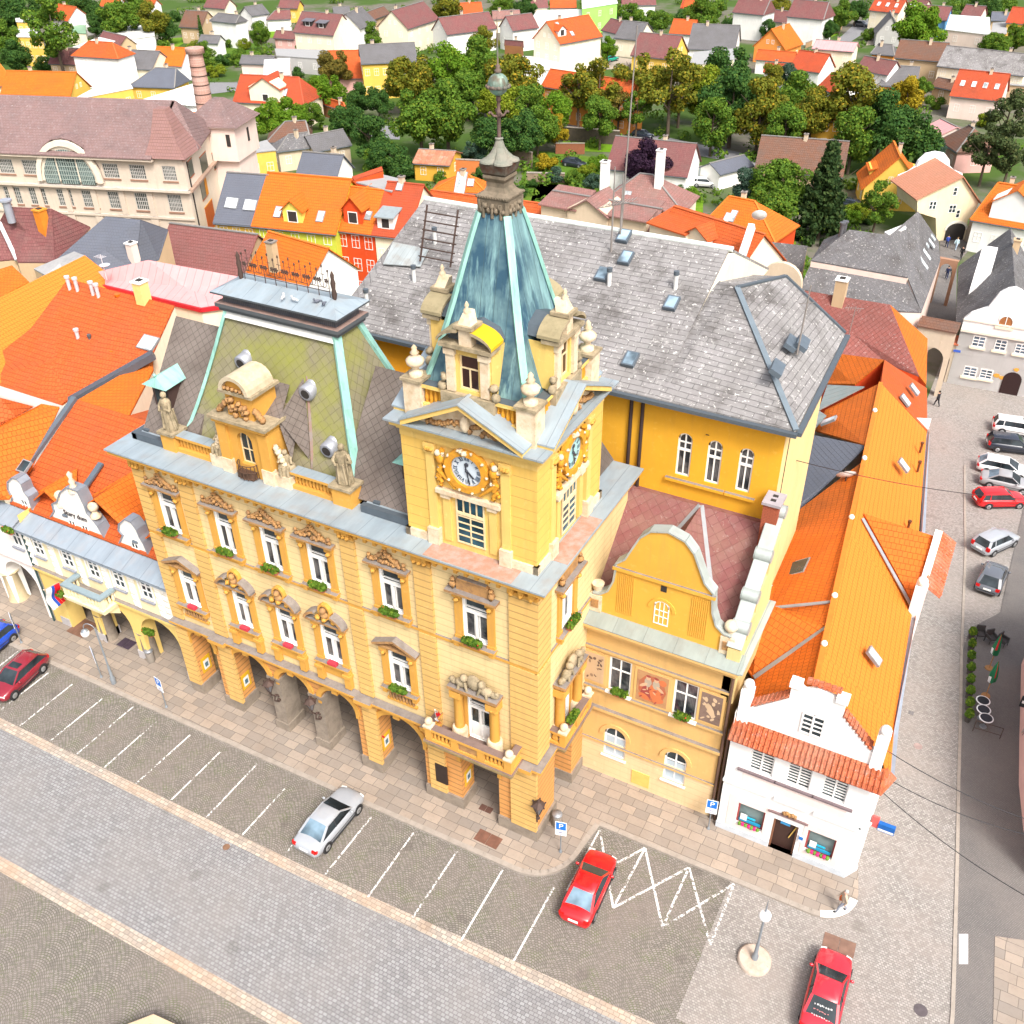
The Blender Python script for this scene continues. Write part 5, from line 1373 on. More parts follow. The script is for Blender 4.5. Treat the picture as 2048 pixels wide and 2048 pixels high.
for u,v in((1570,490),(1580,610),(1452,700),(1832,860),(1605,1170)):
 p=on_yb(680+.36232*u,300+.36232*v);m=MB();m.box(-.33,.33,-.45,.45,.1,.3,0);m.box(-.25,.25,-.37,.37,.3,.31,1)
 m.v=[tuple(T(p.x,p.y,p.z,0,ang)@Vector(q))for q in m.v];yb(m,'roof_hatch',[plain('hatch_dark',(.12,.15,.18),.4,.3),glass('hatch_glass',(.16,.22,.27),.1)],ro)
for u,v in((1850,770),(1485,750),(525,520),(410,730),(150,860)):
 p=on_yb(680+.36232*u,300+.36232*v);m=MB();m.tube((p.x,p.y,p.z-.2),(p.x,p.y,p.z+.8),.12,.12,8,0);m.tube((p.x,p.y,p.z+.8),(p.x,p.y,p.z+1.0),.16,.16,8,1);yb(m,'vent_pipe',[plain('vent_white',(.6,.6,.58)),M_DKGUT],ro)
m=MB();p=on_yb(905,525)
for k in range(2):m.bar((p.x-1.6+2.0*k,p.y-.9,p.z+.1),(p.x-1.6+2.0*k,p.y+.2,p.z+3.0),.08,.08)
for k in range(6):m.bar((p.x-1.7,p.y-.85+.18*k,p.z+.4+.45*k),(p.x+.6,p.y-.85+.18*k,p.z+.4+.45*k),.06,.06)
yb(m,'roof_ladder',M_IRON,ro)
m=MB();P_=[on_yb(680+.36232*u,300+.36232*v)+Vector((0,0,.2))for u,v in((240,650),(445,665),(490,570),(295,530))];m.ext([tuple(q)for q in P_],(0,0,.05));yb(m,'patched_sheet',seam('patched_zinc',(.42,.46,.46),.35,.4,.3,stain=(.3,.25,.2),samt=.7),ro)
def mast(px,py,h,dx=0,yagi=True):
 p=on_yb(px,py);m=MB();m.tube((p.x,p.y,p.z-.3),(p.x+dx,p.y,p.z+h),.06,.03,6)
 if yagi:
  for k in range(7):m.tube((p.x-.5+.2*k,p.y-.35,p.z+h*.55+.06*k),(p.x-.5+.2*k,p.y+.35,p.z+h*.55+.06*k),.02,.02,5)
  m.tube((p.x-.9,p.y,p.z+h*.5),(p.x+.9,p.y,p.z+h*.62),.025,.025,5)
 yb(m,'aerial_mast',plain('mast_grey',(.3,.27,.25),.5,.4),ro)
mast(1222,505,4.6);mast(1241,470,10.5,.3,False);mast(1240,480,3.6)
for u,v in((700,800),(640,800),(560,940)):
 p=at(1348+.36232*u,400+.36232*v,23.6);m=MB();m.box(-.6,.6,-.3,.3,0,.25);m.v=[tuple(T(p.x,p.y,p.z,PI/2+.1,.5)@Vector(q))for q in m.v];yb(m,'roof_hatch',plain('hatch_dark',(.12,.15,.18),.4,.3),ro)
p=at(1595,702,23.6);m=MB();m.tube((p.x,p.y,p.z-.2),(p.x+.1,p.y,p.z+3.4),.05,.03,6);m.tube((p.x-.3,p.y,p.z+2.4),(p.x+.4,p.y,p.z+2.6),.02,.02,5);yb(m,'aerial_mast',plain('mast_grey',(.3,.27,.25),.5,.4),ro)
RW=empty('rear_wing',(-12,11,0),0,'low rear wing of grey slate and yellow wall squeezed between mansard and tall building','building')
m=MB();m.box(-4.8,7.5,-.55,.2,0,19.4,0)
m.build('wall',M_YB,RW)
m=MB();P_=lambda u,v,z:tuple(at(700+.31056*u,500+.31056*v,z)-Vector((-12,11,0)))
m.ext([P_(200,670,19.5),P_(390,530,20.3),P_(500,690,19.0),P_(330,790,19.0)],(0,0,.12),0);m.build('roof',RT_ETE,RW)
m=MB();m.bar(P_(175,630,19.6),P_(480,430,20.2),.3,.2);m.bar(P_(390,530,20.5),P_(500,640,19.2),.2,.15);m.build('gutter',M_DKGUT,RW)
ZO['L']=(0,900,.28475);ZO['Z']=(1350,750,.3623);ZO['8']=(1350,1300,.38713)
class Plane:
 """vertical wall plane through A and B: photo pixel -> (s, z); .M maps local (s, depth, z) to the world"""
 def __init__(s,A,B):
  s.A=Vector((A[0],A[1],0));d=Vector((B[0]-A[0],B[1]-A[1],0));s.L=d.length;s.d=d.normalized();s.n=Vector((-s.d.y,s.d.x,0));s.rz=math.atan2(s.d.y,s.d.x);s.M=T(s.A.x,s.A.y,0,s.rz)
 def px(s,r,p,dep=0.0):
  u,v=zp(r,p);d=ray(u,v);o=s.A+s.n*dep
  t=((o.x-CAMC[0])*s.n.x+(o.y-CAMC[1])*s.n.y)/(d[0]*s.n.x+d[1]*s.n.y);w=Vector((CAMC[0]+t*d[0],CAMC[1]+t*d[1],CAMC[2]+t*d[2]));return(w-o).dot(s.d),w.z
 def root(s,name,label,cat,group=None):return empty(name,(s.A.x,s.A.y,0),s.rz,label,cat,group)
def poly_house(label,faces,wall_,name='house',cat='house',group='houses of the old town',th=.14,zlow=-5.5,skirts=True):
 F=[];allp=[]
 for r,pts,rm in faces:
  w=[at(*zp(r,p[:2]),p[2])for p in pts];F.append((w,rm));allp+=w
 cen=sum(allp,Vector((0,0,0)))/len(allp);root=empty(name,(cen.x,cen.y,ground(cen.x,cen.y)),0,label,cat,group);o=Vector(root.location)
 wb=MB()
 for w,rm in F:
  n=len(w)
  for i in range(n):
   p,q=w[i]-o,w[(i+1)%n]-o;wb.poly([(p.x,p.y,zlow-o.z),(q.x,q.y,zlow-o.z),(q.x,q.y,q.z-.02),(p.x,p.y,p.z-.02)])
 wb.build('wall',wmat(wall_),root)
 parts=[]
 for w,rm in F:
  rb=MB();n=len(w);c=sum(w,Vector((0,0,0)))/n
  if n<=4:slab(rb,[tuple(p-o)for p in w],th)
  else:
   for i in range(n):
    slab(rb,[tuple(w[i]-o),tuple(w[(i+1)%n]-o),tuple(c-o)],th)
  parts.append(rb.build('roof',RM[rm]if isinstance(rm,str)else rm,root))
 return root,F,parts,o
def on_faces(F,u,v,i=0):
 w=F[i][0];n=(w[1]-w[0]).cross(w[2]-w[0]);d=Vector(ray(u,v));c=Vector(CAMC);t=(w[0]-c).dot(n)/d.dot(n);return c+d*t
def roof_window(root_part,p,o,w=.8,h=1.2,rz=0.,pitch=.6,light=True,name='skylight'):
 m=MB();m.box(-w/2,w/2,-h/2,h/2,0,.16,0);m.box(-w/2+.08,w/2-.08,-h/2+.08,h/2-.08,.16,.17,1);q=p-o
 m.v=[tuple(T(q.x,q.y,q.z+.12,rz,pitch)@Vector(a))for a in m.v]
 return m.build(name,[plain('skylight_frame_dark',(.22,.23,.24),.4),glass('sky_glass',(.45,.5,.52),.08)if light else M_GLASS],root_part)
def vent(root_part,p,o,h=.8,r=.1,c='vent_white2',col=(.62,.63,.66)):
 q=p-o;m=MB();m.tube((q.x,q.y,q.z-.2),(q.x,q.y,q.z+h),r,r,8,0);m.tube((q.x,q.y,q.z+h),(q.x,q.y,q.z+h+.16),r*1.5,r*1.5,8,0);return m.build('vent_pipe',plain(c,col,.4,.3),root_part)
M_WH=plaster('white_plaster',(.80,.785,.765),amt=.1,streak=.12);M_PK=plaster('pink_plaster',(.76,.64,.60),amt=.1,streak=.12)
WH=empty('corner_house',(8.25,5.35,0),0,'white corner house with stepped gable, three shuttered windows and long bright orange roof','house')
def wh(mb,name,mats,par=None):return mb.build(name,mats,par or WH)
mb=MB()
ops=[(1.1,2.3,5.35,6.9),(2.97,4.15,5.35,6.9),(4.72,5.9,5.35,6.9),(.95,2.4,1.0,2.65),(2.85,4.15,.13,2.5),(4.62,6.05,1.0,2.65)]
wall(mb,0,6.85,0,7.4,ops,.3,0,0)
mb.poly([(6.85,0,0),(7.3,.75,0),(7.3,.75,7.4),(6.85,0,7.4)],0);mb.poly([(7.3,.75,-3),(6.6,13.5,-3),(6.6,13.5,7.3),(7.3,.75,7.3)],0);mb.poly([(6.6,13.5,-5),(3.75,36,-5),(3.75,36,7.2),(6.6,13.5,7.2)],0)
mb.poly([(0,0,0),(0,2.5,0),(0,2.5,9),(0,0,9)],0);mb.poly([(.2,1.2,.1),(7,1.2,.1),(7,1.2,7),(.2,1.2,7)],2);mb.poly([(3.7,36,-5),(-4,33,-5),(-4,33,8),(3.7,36,8)],0)
mb.poly([(-1.6,11,0),(-2.6,17,0),(-2.6,17,8.1),(-1.6,11,8.4)],0)
wh(mb,'wall',[M_WH,M_PK,M_DARK])
mb=MB()
for a,b in((.45,2.62),(4.4,6.3)):
 mb.box(a,b,-.025,.01,.55,.95,0);mb.box(a,.95 if a<1 else 4.62,-.025,.01,.95,3.1,0);mb.box(2.4 if a<1 else 6.05,b,-.025,.01,.95,3.1,0);mb.box(.95 if a<1 else 4.62,2.4 if a<1 else 6.05,-.025,.01,2.65,3.1,0)
mb.box(.9,6.1,-.025,.01,4.4,5.25,0)
wh(mb,'pink_panel',M_PK)
mb=MB();mb.box(-.03,2.84,-.06,.02,.0,.55);mb.box(4.16,6.88,-.06,.02,0,.55);mb.ext([(6.86,-.06,0),(7.36,.72,0),(7.36,.72,.5),(6.86,-.06,.55)],(0,.03,0));wh(mb,'plinth',plain('plinth_bluegrey',(.50,.54,.58),.8))
mb=MB();mb.box(-.03,2.45,-.16,.02,4.0,4.16,1,0);mb.box(2.65,4.45,-.162,.02,4.0,4.16,1,0);mb.box(4.65,6.95,-.16,.02,4.0,4.16,1,0);mb.ext([(6.95,-.16,4.0),(7.45,.75,4.0),(7.25,.75,4.0),(6.8,.02,4.0)],(0,0,.16),1);
for a in(.6,2.5,4.4):mb.box(a,a+1.95,-.14,.02,5.16,5.26,2)
wh(mb,'string_course',[plain('ledge_grey',(.42,.45,.45),.7),M_WH,plain('sill_brown',(.16,.12,.13),.7)])
for x0 in(1.1,2.97,4.72):
 m=MB();window(m,x0,x0+1.19,5.35,6.9,.12,(.5,),tuple((i+1)/7 for i in range(6)),.07);m.box(x0+.55,x0+.64,.1,.17,5.35,6.9,0);wh(m,'window',[M_WHITEF,M_GLASS])
for k,x0 in enumerate((.95,4.62)):
 m=MB();window(m,x0,x0+1.44,1.0,2.65,.16,(),(),.09,False,0,1);m.box(x0+.15,x0+1.3,.12,.17,1.15,1.35,2);m.box(x0+.2,x0+.55,.1,.13,1.3,1.75,3);m.box(x0+.35,x0+1.0,.11,.15,1.5,1.62,4)
 for i in range(7):m.lump((x0+.25+.16*i,-.05,1.12),.13,rnd,5 if i%2 else 6)
 wh(m,'shop_window',[plain('shop_frame_red',(.3,.05,.05),.5),glass('shop_glass',(.08,.11,.11),.08),plain('shop_blue',(.02,.3,.5)),plain('poster_white',(.7,.7,.68)),plain('shop_teal',(.02,.4,.6)),plain('petal_pink',(.6,.02,.15)),plain('leaf_green',(.12,.25,.03))])
m=MB();m.box(2.87,4.13,.28,.3,.13,2.5,0);m.box(2.87,2.95,.1,.28,.13,2.5,1);m.box(4.05,4.13,.1,.28,.13,2.5,1);m.box(2.95,4.05,.1,.28,2.38,2.5,1);m.box(3.2,3.7,.2,.27,2.05,2.3,2);m.bar((3.75,.2,1.2),(4.02,.2,2.2),.05,.05,3);wh(m,'door',[plain('door_dark',(.05,.025,.02),.4),plain('door_wood',(.2,.09,.05),.5),plain('door_blue',(.05,.3,.6)),plain('door_yellow',(.6,.4,.1))])
m=MB();m.box(2.5,4.55,-.1,.02,2.95,3.06,0)
for i in range(5):m.lump((3.3+.14*i,-.06,3.2+.06*(i%2)),.13,rnd,1)
wh(m,'door_canopy',[plain('canopy_brown',(.2,.13,.13)),M_CARV])
m=MB();m.box(4.25,4.5,-.08,0,1.5,2.0,0);m.box(4.27,4.48,-.1,-.08,1.75,1.97,1);wh(m,'cash_machine',[plain('atm_grey',(.6,.62,.65)),plain('atm_blue',(.02,.15,.45))])
gp=[(0.0,8.2),(.15,8.2),(.15,10.4),(.3,10.75),(.55,10.5),(.55,9.35),(.75,9.35),(2.3,10.75),(2.3,11.6),(2.55,11.75),(2.9,11.45),(3.5,11.75),(4.1,11.6),(4.45,11.6),(4.8,11.6),(4.8,10.7),(6.3,9.2),(6.5,9.2),(6.55,10.4),(6.75,10.7),(7.0,10.3),(6.95,8.2),(7.1,8.2)]
m=MB();m.ext([(x,.3,z)for x,z in gp],(0,.4,0));m.box(2.2,2.75,.2,.75,11.55,11.85);m.box(4.35,4.9,.2,.75,11.55,11.85)
for x in(.33,6.75):m.box(x-.28,x+.28,.2,.8,8.2,10.3);m.ball((x,.5,10.6),.28,0,8)
wh(m,'gable_front',M_WH)
m=MB();window(m,3.05,4.15,8.9,10.25,.24,(.5,),(.25,.5,.75),.09);m.box(3.55,3.65,.22,.3,8.9,10.25,0);wh(m,'gable_window',[M_WHITEF,M_GLASS])
RT_PAN=tiles('pantile_old',(.55,.14,.05),(.42,.10,.045),.38,.24,.1,.2,(.5,.3,.22),.45,.3)
m=MB();m.ext([(-.1,-.42,7.35),(7.35,-.42,7.35),(7.25,.32,8.25),(0,.32,8.25)],(0,0,.1))
for i in range(30):m.tube((-.0+.25*i,-.45,7.44),(.0+.248*i,.3,8.33),.085,.075,6)
m.ext([(7.35,-.42,7.35),(7.8,.9,7.35),(7.25,.5,8.25),(7.2,.32,8.25)],(0,0,.1))
wh(m,'tile_skirt',RT_PAN)
m=MB()
for a,b in(((.6,9.4),(2.3,10.85)),((4.85,10.8),(6.4,9.25))):
 for k in range(9):
  p=(a[0]+(b[0]-a[0])*k/9,a[1]+(b[1]-a[1])*k/9);q=(a[0]+(b[0]-a[0])*(k+.85)/9,a[1]+(b[1]-a[1])*(k+.85)/9);m.bar((p[0],.5,p[1]+.04),(q[0],.5,q[1]+.1),.55,.1)
for k in range(6):m.bar((2.9+.27*k,.7,11.85),(3.13+.27*k,.7,11.9),.4,.12)
wh(m,'coping_tiles',RT_PAN)
def lw(x,y,z):return(x-8.25,y-5.35,z)
RS,RM_,RN=(11.5,6.3,11.0),(11.05,11.2,11.0),(8.1,39.1,11.0)
m=MB();
slab(m,[lw(*RS),lw(15.75,6.6,7.1),lw(15.3,10.1,7.0),lw(11.3,9,11.0)],.12);slab(m,[lw(11.3,9,11.0),lw(15.3,10.1,7.0),lw(14.55,19.6,7.0),lw(10.2,19.6,11.0)],.12);slab(m,[lw(10.2,19.6,11.0),lw(14.55,19.6,7.0),lw(11.9,40.8,7.0),lw(*RN)],.12)
e_roof=wh(m,'roof',RT_OR2)  # east slope lighter than the west one: sunlight put into the tile colour
m=MB()
slab(m,[lw(*RS),lw(*RM_),lw(8.3,8.6,8.2),lw(8.4,5.9,8.0)],.12);slab(m,[lw(*RM_),lw(7.3,11.6,10.9),lw(6.6,10.6,7.9),lw(8.2,8.8,8.1)],.12)
slab(m,[lw(*RM_),lw(10.1,21.5,11.0),lw(5.5,22.6,7.9),lw(7.3,11.7,9.2)],.12)
slab(m,[lw(10.1,21.5,11.0),lw(9.35,28.2,11.0),lw(5.5,22.6,7.9)],.12)
w_roof=wh(m,'roof',RT_OR)
m=MB();P_=lambda u,v,z:lw(*at(*zp('Z',(u,v)),z))
slab(m,[P_(1050,395,11.0),P_(1135,50,11.0),P_(830,200,8.8),P_(765,310,8.2)],.12);wh(m,'roof',RT_OR)
m=MB();slab(m,[P_(1055,400,10.9),P_(670,320,9.6),P_(575,490,8.6),P_(545,835,7.6),P_(615,820,7.7)],.12);wh(m,'roof',RT_DGR)
m=MB();slab(m,[P_(735,165,9.0),P_(835,230,9.2),P_(765,310,8.8),P_(670,315,8.4)],.1);slab(m,[P_(670,320,8.7),P_(720,430,9.2),P_(660,550,8.6),P_(580,490,8.0)],.1);slab(m,[P_(840,60,9.4),P_(1045,70,10.6),P_(790,200,9.0)],.1);wh(m,'roof',seam('roof_zinc_green',(.26,.30,.29),.6,.5,.2))
m=MB();m.bar(lw(*RS),lw(*RN),.28,.14,0)
m.v=[(x,y,z+.12)for x,y,z in m.v]
for k in(.1,.22,.45,.66,.86):p=Vector(lw(*RS)).lerp(Vector(lw(*RN)),k);m.ball((p.x,p.y,p.z+.28),.17,1,8)
wh(m,'ridge_cap',[plain('ridge_or_',(.6,.16,.02),.7),M_WHITEF])
m=MB();m.bar(lw(11.05,11.2,11.1),lw(8.25,8.7,8.35),.26,.06,0,(0,0,1));m.bar(lw(7.35,11.65,10.4),lw(10.9,13.4,11.0),.18,.06,0);wh(m,'valley_flashing',plain('zinc',(.28,.29,.3),.45,.4))
m=MB()
for a,b in(((15.8,6.6,6.95),(15.4,10.1,6.85)),((15.4,10.1,6.85),(14.65,19.4,6.85)),((14.4,23.5,6.85),(12.0,40.8,6.85))):m.bar(lw(*a),lw(*b),.3,.16,0)
for x,y in((14.6,19.4),(14.35,23.6)):m.tube(lw(x,y,6.8),lw(x,y,-2),.06,.06,6,1)
wh(m,'gutter',[plain('gutter_zinc',(.38,.42,.48),.4,.5),plain('pipe_green',(.08,.12,.11))])
m=MB();slab(m,[lw(10.45,22.6,10.6),lw(14.5,22.6,10.3),lw(14.7,19.3,7.4),lw(14.35,19.5,7.7)],.12);slab(m,[lw(14.5,22.6,10.3),lw(10.45,22.6,10.6),lw(14.0,25.9,7.3)],.12);d_=wh(m,'dormer_roof',RT_OR)
m=MB();m.ext([lw(14.5,19.6,5),lw(14.5,25.6,5),lw(14.5,25.6,8.2),lw(14.5,23.6,9.9),lw(14.5,22.6,10.9),lw(14.5,21.6,9.9),lw(14.5,19.6,8.3)],(.4,0,0));m.box(*[c for c in(6.1,6.75,13.7,14.4,5,9.1)]);m.ball((6.4,14.05,9.4),.3);wh(m,'dormer_gable',M_WH)
m=MB();
for i in range(18):m.tube(lw(14.75,19.9+.32*i,9.0),lw(15.75,19.9+.32*i,8.4),.14,.14,6)
slab(m,[lw(14.75,19.7,8.9),lw(15.75,19.7,8.3),lw(15.75,25.6,8.3),lw(14.75,25.6,8.9)],.1);wh(m,'tile_skirt',RT_PAN)
m=MB();m.bar(lw(10.5,22.0,10.75),lw(14.4,19.3,7.6),.2,.06,0);wh(m,'valley_flashing',plain('zinc',(.28,.29,.3),.45,.4))
def on_e(u,v,zr,r='Z'):return at(*zp(r,(u,v)),zr)-Vector((8.25,5.35,0))
for u,v,z,c in((1090,1565,9.2,1),(1255,510,9.3,0),(1265,150,9.2,0),(1315,90,8.3,0)):
 p=on_e(u,v,z);roof_window(e_roof,p,Vector((0,0,0)),.6,1.0,PI/2-.1,-.75 if False else .75,True)
for u,v,z,w,h in((660,1085,9.3,1.5,1.7),(850,265,9.6,.7,1.1),(900,705,9.6,.9,.7)):
 p=on_e(u,v,z);roof_window(w_roof,p,Vector((0,0,0)),w,h,-PI/2,.65,u!=660)
for u,v in((1355,415),(1342,520),(1285,850)):vent(e_roof,on_e(u,v,7.9),Vector((0,0,0)),.5,.08,'vent_brown',(.14,.06,.03))
m=MB();p=on_e(940,590,10.4);M_=T(p.x,p.y,p.z+.4,.5,-.9);m.M=M_;m.lathe([(.02,0),(.35,.04),(.62,.16)],(0,0,0),16,0);m.lathe([(.03,0),(.02,.55)],(0,0,0),6,1);m.M=None;m.tube((p.x,p.y,p.z-.4),(p.x,p.y,p.z+.4),.05,.05,6,1);wh(m,'satellite_dish',[plain('dish_white',(.78,.78,.76),.4),M_IRON],w_roof)
m=MB();p=on_e(570,1240,8.6);m.box(p.x-1.2,p.x+1.2,p.y-.8,p.y+.8,p.z-1,p.z+.15,0);m.box(p.x-.9,p.x-.1,p.y-.5,p.y+.5,p.z+.15,p.z+.5,0);wh(m,'roof_box',plain('box_bluewhite',(.6,.63,.72),.5),w_roof)
m=MB();p=on_e(450,1640,7.9);m.box(p.x-.3,p.x+.3,p.y-.15,p.y+.15,p.z,p.z+.25,0);m.tube((p.x-1.4,p.y,p.z),(p.x,p.y,p.z+.1),.03,.03,5,1);wh(m,'floodlight',[M_WHITEF,M_IRON],w_roof)
AH=empty('arcade_house',(-37.4,.5,0),0,'yellow arcaded house with three white scrolled gables and small balcony left of the town hall','house')
def ah(mb,name,mats,par=None):return mb.build(name,mats,par or AH)
PL_A=Plane((-37.4,.5),(-24.25,.5))
M_AY=plaster('arcade_yellow',(.72,.52,.17),amt=.2,streak=.25);M_AC=plaster('arcade_cream',(.76,.66,.42),amt=.2,streak=.25)
mb=MB()
wins=[PL_A.px('L',q)for q in((220,650),(420,720),(605,800),(780,870),(975,950))]
wx=[w[0]+.05 for w in wins]
arcs=[(1.7,4.3,0,4.2,True),(4.95,8.0,0,4.25,True),(8.9,12.2,0,4.4,True)]
wall(mb,0,13.15,4.9,8.2,[(x,x+.95,6.1,7.6)for x in wx],.15,0,0)
wall(mb,0,13.15,0,4.9,arcs,1.1,1,1)
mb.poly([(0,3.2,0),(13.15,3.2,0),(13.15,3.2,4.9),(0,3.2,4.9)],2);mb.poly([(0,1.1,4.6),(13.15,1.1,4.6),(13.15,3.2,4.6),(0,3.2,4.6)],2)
mb.poly([(0,1,5),(13.1,1,5),(13.1,1,8),(0,1,8)],3);mb.poly([(0,0,0),(0,14,0),(0,14,9),(0,0,9)],1);mb.poly([(0,8,5),(13,8,5),(13,8,12),(0,8,12)],1)
ah(mb,'wall',[M_AC,M_AY,plaster('passage_plaster_shaded',(.2,.165,.125)),M_DARK])
for x in wx:
 m=MB();window(m,x,x+.95,6.1,7.6,.04,(.5,),(.36,.7),.1);m.box(x-.1,x+1.05,-.16,.02,5.92,6.02,2);m.box(x-.14,x,-.03,.02,6.02,7.8,0);m.box(x+.95,x+1.09,-.03,.02,6.02,7.8,0);m.box(x-.14,x+1.09,-.03,.02,7.6,7.8,0);ah(m,'window',[M_WHITEF,M_GLASS,plain('sill_grey',(.25,.26,.3))])
m=MB()
for x in[wx[0]-.75]+[(wx[i]+wx[i+1]+.95)/2-.28 for i in range(4)]+[wx[4]+1.25,wx[4]+1.85]:
 m.box(x,x+.56,-.04,.02,4.95,8.0,0)
 for k in range(6):
  z=5.05+.5*k;m.add([(x,-.045,z),(x+.56,-.045,z),(x+.56,-.045,z+.45),(x,-.045,z+.45),(x+.28,-.18,z+.25)],[(0,1,4),(1,2,4),(2,3,4),(3,0,4)],1)
ah(m,'rustic_strip',[plaster('rustic_white',(.78,.74,.66)),plaster('rustic_white',(.78,.74,.66))])
m=MB();m.box(-.02,13.3,-.28,.02,4.82,5.02,0,1);ah(m,'string_course',[M_AY,M_LEDGE])
m=MB();m.ext([(-.3,-.5,8.12),(13.3,-.5,8.12),(13.3,.85,8.62),(-.3,.85,8.62)],(0,0,.08));m.box(-.3,13.3,-.5,-.3,7.98,8.15);ah(m,'eave_sheet',seam('eave_zinc',(.27,.32,.37),1.55,.45,.15,rib=.025))
def scroll_gable(outline,name,dep=1.0,cap=True):
 pts=[PL_A.px('L',q,dep)for q in outline];m=MB();m.ext([(x,dep,z)for x,z in pts],(0,.35,0),0)
 g=ah(m,name,M_G)
 if cap:
  m=MB()
  for(xa,za),(xb,zb_)in zip(pts[1:-1],pts[2:]):m.bar((xa,dep+.28,za+.03),(xb,dep+.28,zb_+.03),.75,.08,0,(0,0,1)if abs(xb-xa)>.3*abs(zb_-za)else(1,0,0))
  ah(m,'gable_cap',plain('gable_lead',(.25,.27,.31),.5,.3),g)
 return pts,g
M_G=stone('gable_white',(.80,.77,.72),(.52,.42,.36),.35,5)
g1,G1=scroll_gable([(80,490),(72,430),(92,345),(60,275),(58,225),(90,195),(125,205),(155,240),(175,295),(205,330),(230,410),(270,470),(310,520)],'scroll_gable')
g2,G2=scroll_gable([(360,540),(355,480),(385,430),(370,380),(405,365),(425,300),(470,262),(550,290),(600,395),(615,440),(650,480),(690,530),(730,600),(800,712)],'scroll_gable')
g3,G3=scroll_gable([(838,725),(836,670),(868,600),(838,565),(840,520),(880,485),(925,505),(965,560),(985,610),(1010,650),(1050,740),(1110,828)],'scroll_gable')
for px in((185,400),(960,705),(520,545),(610,580)):
 s_,z_=PL_A.px('L',px,1.0);m=MB();window(m,s_-.3,s_+.3,z_-.6,z_+.6,.95,(.5,),(.33,.66),.06);m.box(s_-.42,s_+.42,.75,1.0,z_-.75,z_-.6,0);ah(m,'window',[M_WHITEF,M_GLASS])
m=MB()
for px in((400,330),(635,410)):s_,z_=PL_A.px('L',px,1.0);m.lathe([(.35,-.75),(.35,-.6),(.2,-.5),(.16,-.3)],(s_,1.2,z_),8,0);m.ball((s_,1.2,z_),.33,0,12)
s_,z_=PL_A.px('L',(470,190),1.0);m.lathe([(.4,-1.1),(.3,-.9),(.15,-.6),(.22,-.4),(.1,-.2),(.18,.1),(.02,.3)],(s_,1.2,z_),8,0)
ah(m,'stone_ball',M_PALE,G2)
m=MB();s_,z_=PL_A.px('L',(530,462),1.0);text_mesh(m,'Stary dum',.5,T(s_,.97,z_,0,PI/2),0,.02);ah(m,'gable_lettering',plain('lettering_dark',(.08,.07,.07)),G2)
b0,z0=PL_A.px('L',(480,975),-1.0);b1,_=PL_A.px('L',(745,1075),-1.0)
m=MB();b0,b1=4.15,7.55
m.box(b0,b1,-1.25,0,4.55,4.8,0);m.box(b0-.08,b1+.08,-1.33,0,4.8,4.9,0)
for a in(b0,(b0+b1)/2-.15,b1-.3):m.box(a,a+.3,-1.25,-.95,4.9,5.7,0)
for k in range(10):m.lathe([(.05,0),(.11,.3),(.05,.55),(.07,.8)],(b0+.35+(b1-b0-.7)*k/9,-1.1,4.9),6,0)
for x in(b0+.15,b1-.15):
 for k in range(3):m.lathe([(.05,0),(.11,.3),(.05,.55),(.07,.8)],(x,-.8+.28*k,4.9),6,0)
m.box(b0-.05,b1+.05,-1.32,-.9,5.7,5.85,1);m.box(b0-.05,b0+.35,-.9,0,5.7,5.85,1);m.box(b1-.35,b1+.05,-.9,0,5.7,5.85,1)
for x in(b0+.4,b1-.4):m.ext([(x-.2,0,3.7),(x-.2,-1.0,4.5),(x-.2,0,4.5)],(.4,0,0),0)
m.box(b0+.3,b1-.3,-.5,0,4.35,4.56,0)
ah(m,'balcony',[M_AC,plain('rail_zinc',(.28,.36,.40),.5,.3)])
m=MB();
for x in(1.2,4.6,8.4,12.7):m.box(x-.5,x+.35,-.05,1.2,0,.8)
ah(m,'plinth',plain('plinth_grey',(.42,.40,.40)))
m=MB()
for x in(4.62,8.45):m.lathe([(.62,0),(.55,.3),(.5,2.2),(.6,2.35)],(x,.5,0),12)
ah(m,'round_pier',M_PSTONE)
m=MB();m.tube((-.05,-.12,0),(-.05,-.12,8.0),.07,.07,8);ah(m,'downpipe',plain('pipe_teal',(.03,.06,.06)))
def la(x,y,z):return(x+37.4,y-.5,z)
m=MB();slab(m,[la(-39.2,1.35,8.75),la(-24.35,1.35,8.75),la(-24.35,8.6,12.7),la(-39.6,8.6,12.7)],.12);slab(m,[la(-39.6,8.6,12.7),la(-24.35,8.6,12.7),la(-24.35,16,9),la(-39.6,16,9)],.12);a_roof=ah(m,'roof',RT_RO)
RT_OR3=tiles('roof_orange_dk',(.62,.13,.01),(.57,.115,.01),.36,.28,.07,.1,(.4,.1,.02),.3)
for pts,X0_,X1_ in((g1,-37.3,-34.0),(g2,-33.9,-28.0),(g3,-27.9,-24.5)):
 xc=(X0_+X1_)/2;zt=max(p[1]for p in pts)-.5;yb_=1.2+(zt-9.0)/.5*1.0
 m=MB();zv=9.3
 slab(m,[la(X0_,1.7,zv),la(xc,1.7,zt),la(xc,min(yb_,8.4),zt+.12),la(X0_,2.4,zv+.35)],.1);slab(m,[la(X1_,1.7,zv),la(xc,1.7,zt),la(xc,min(yb_,8.4),zt+.12),la(X1_,2.4,zv+.35)],.1);ah(m,'dormer_roof',RT_OR3)
m=MB()
for X_ in(-33.95,-27.95):m.bar(la(X_,1.4,9.45),la(X_-.25,5.2,11.2),.4,.14,0)
m.bar(la(-39.4,1.4,9.35),la(-39.75,8.6,12.95),.4,.25,0)
ah(m,'valley_flashing',plain('firewall_cap',(.12,.15,.18),.5,.3))
WA=empty('arcade_house',(-48.5,.5,0),0,'white arcaded house at the left end of the row with an amber roof','house')
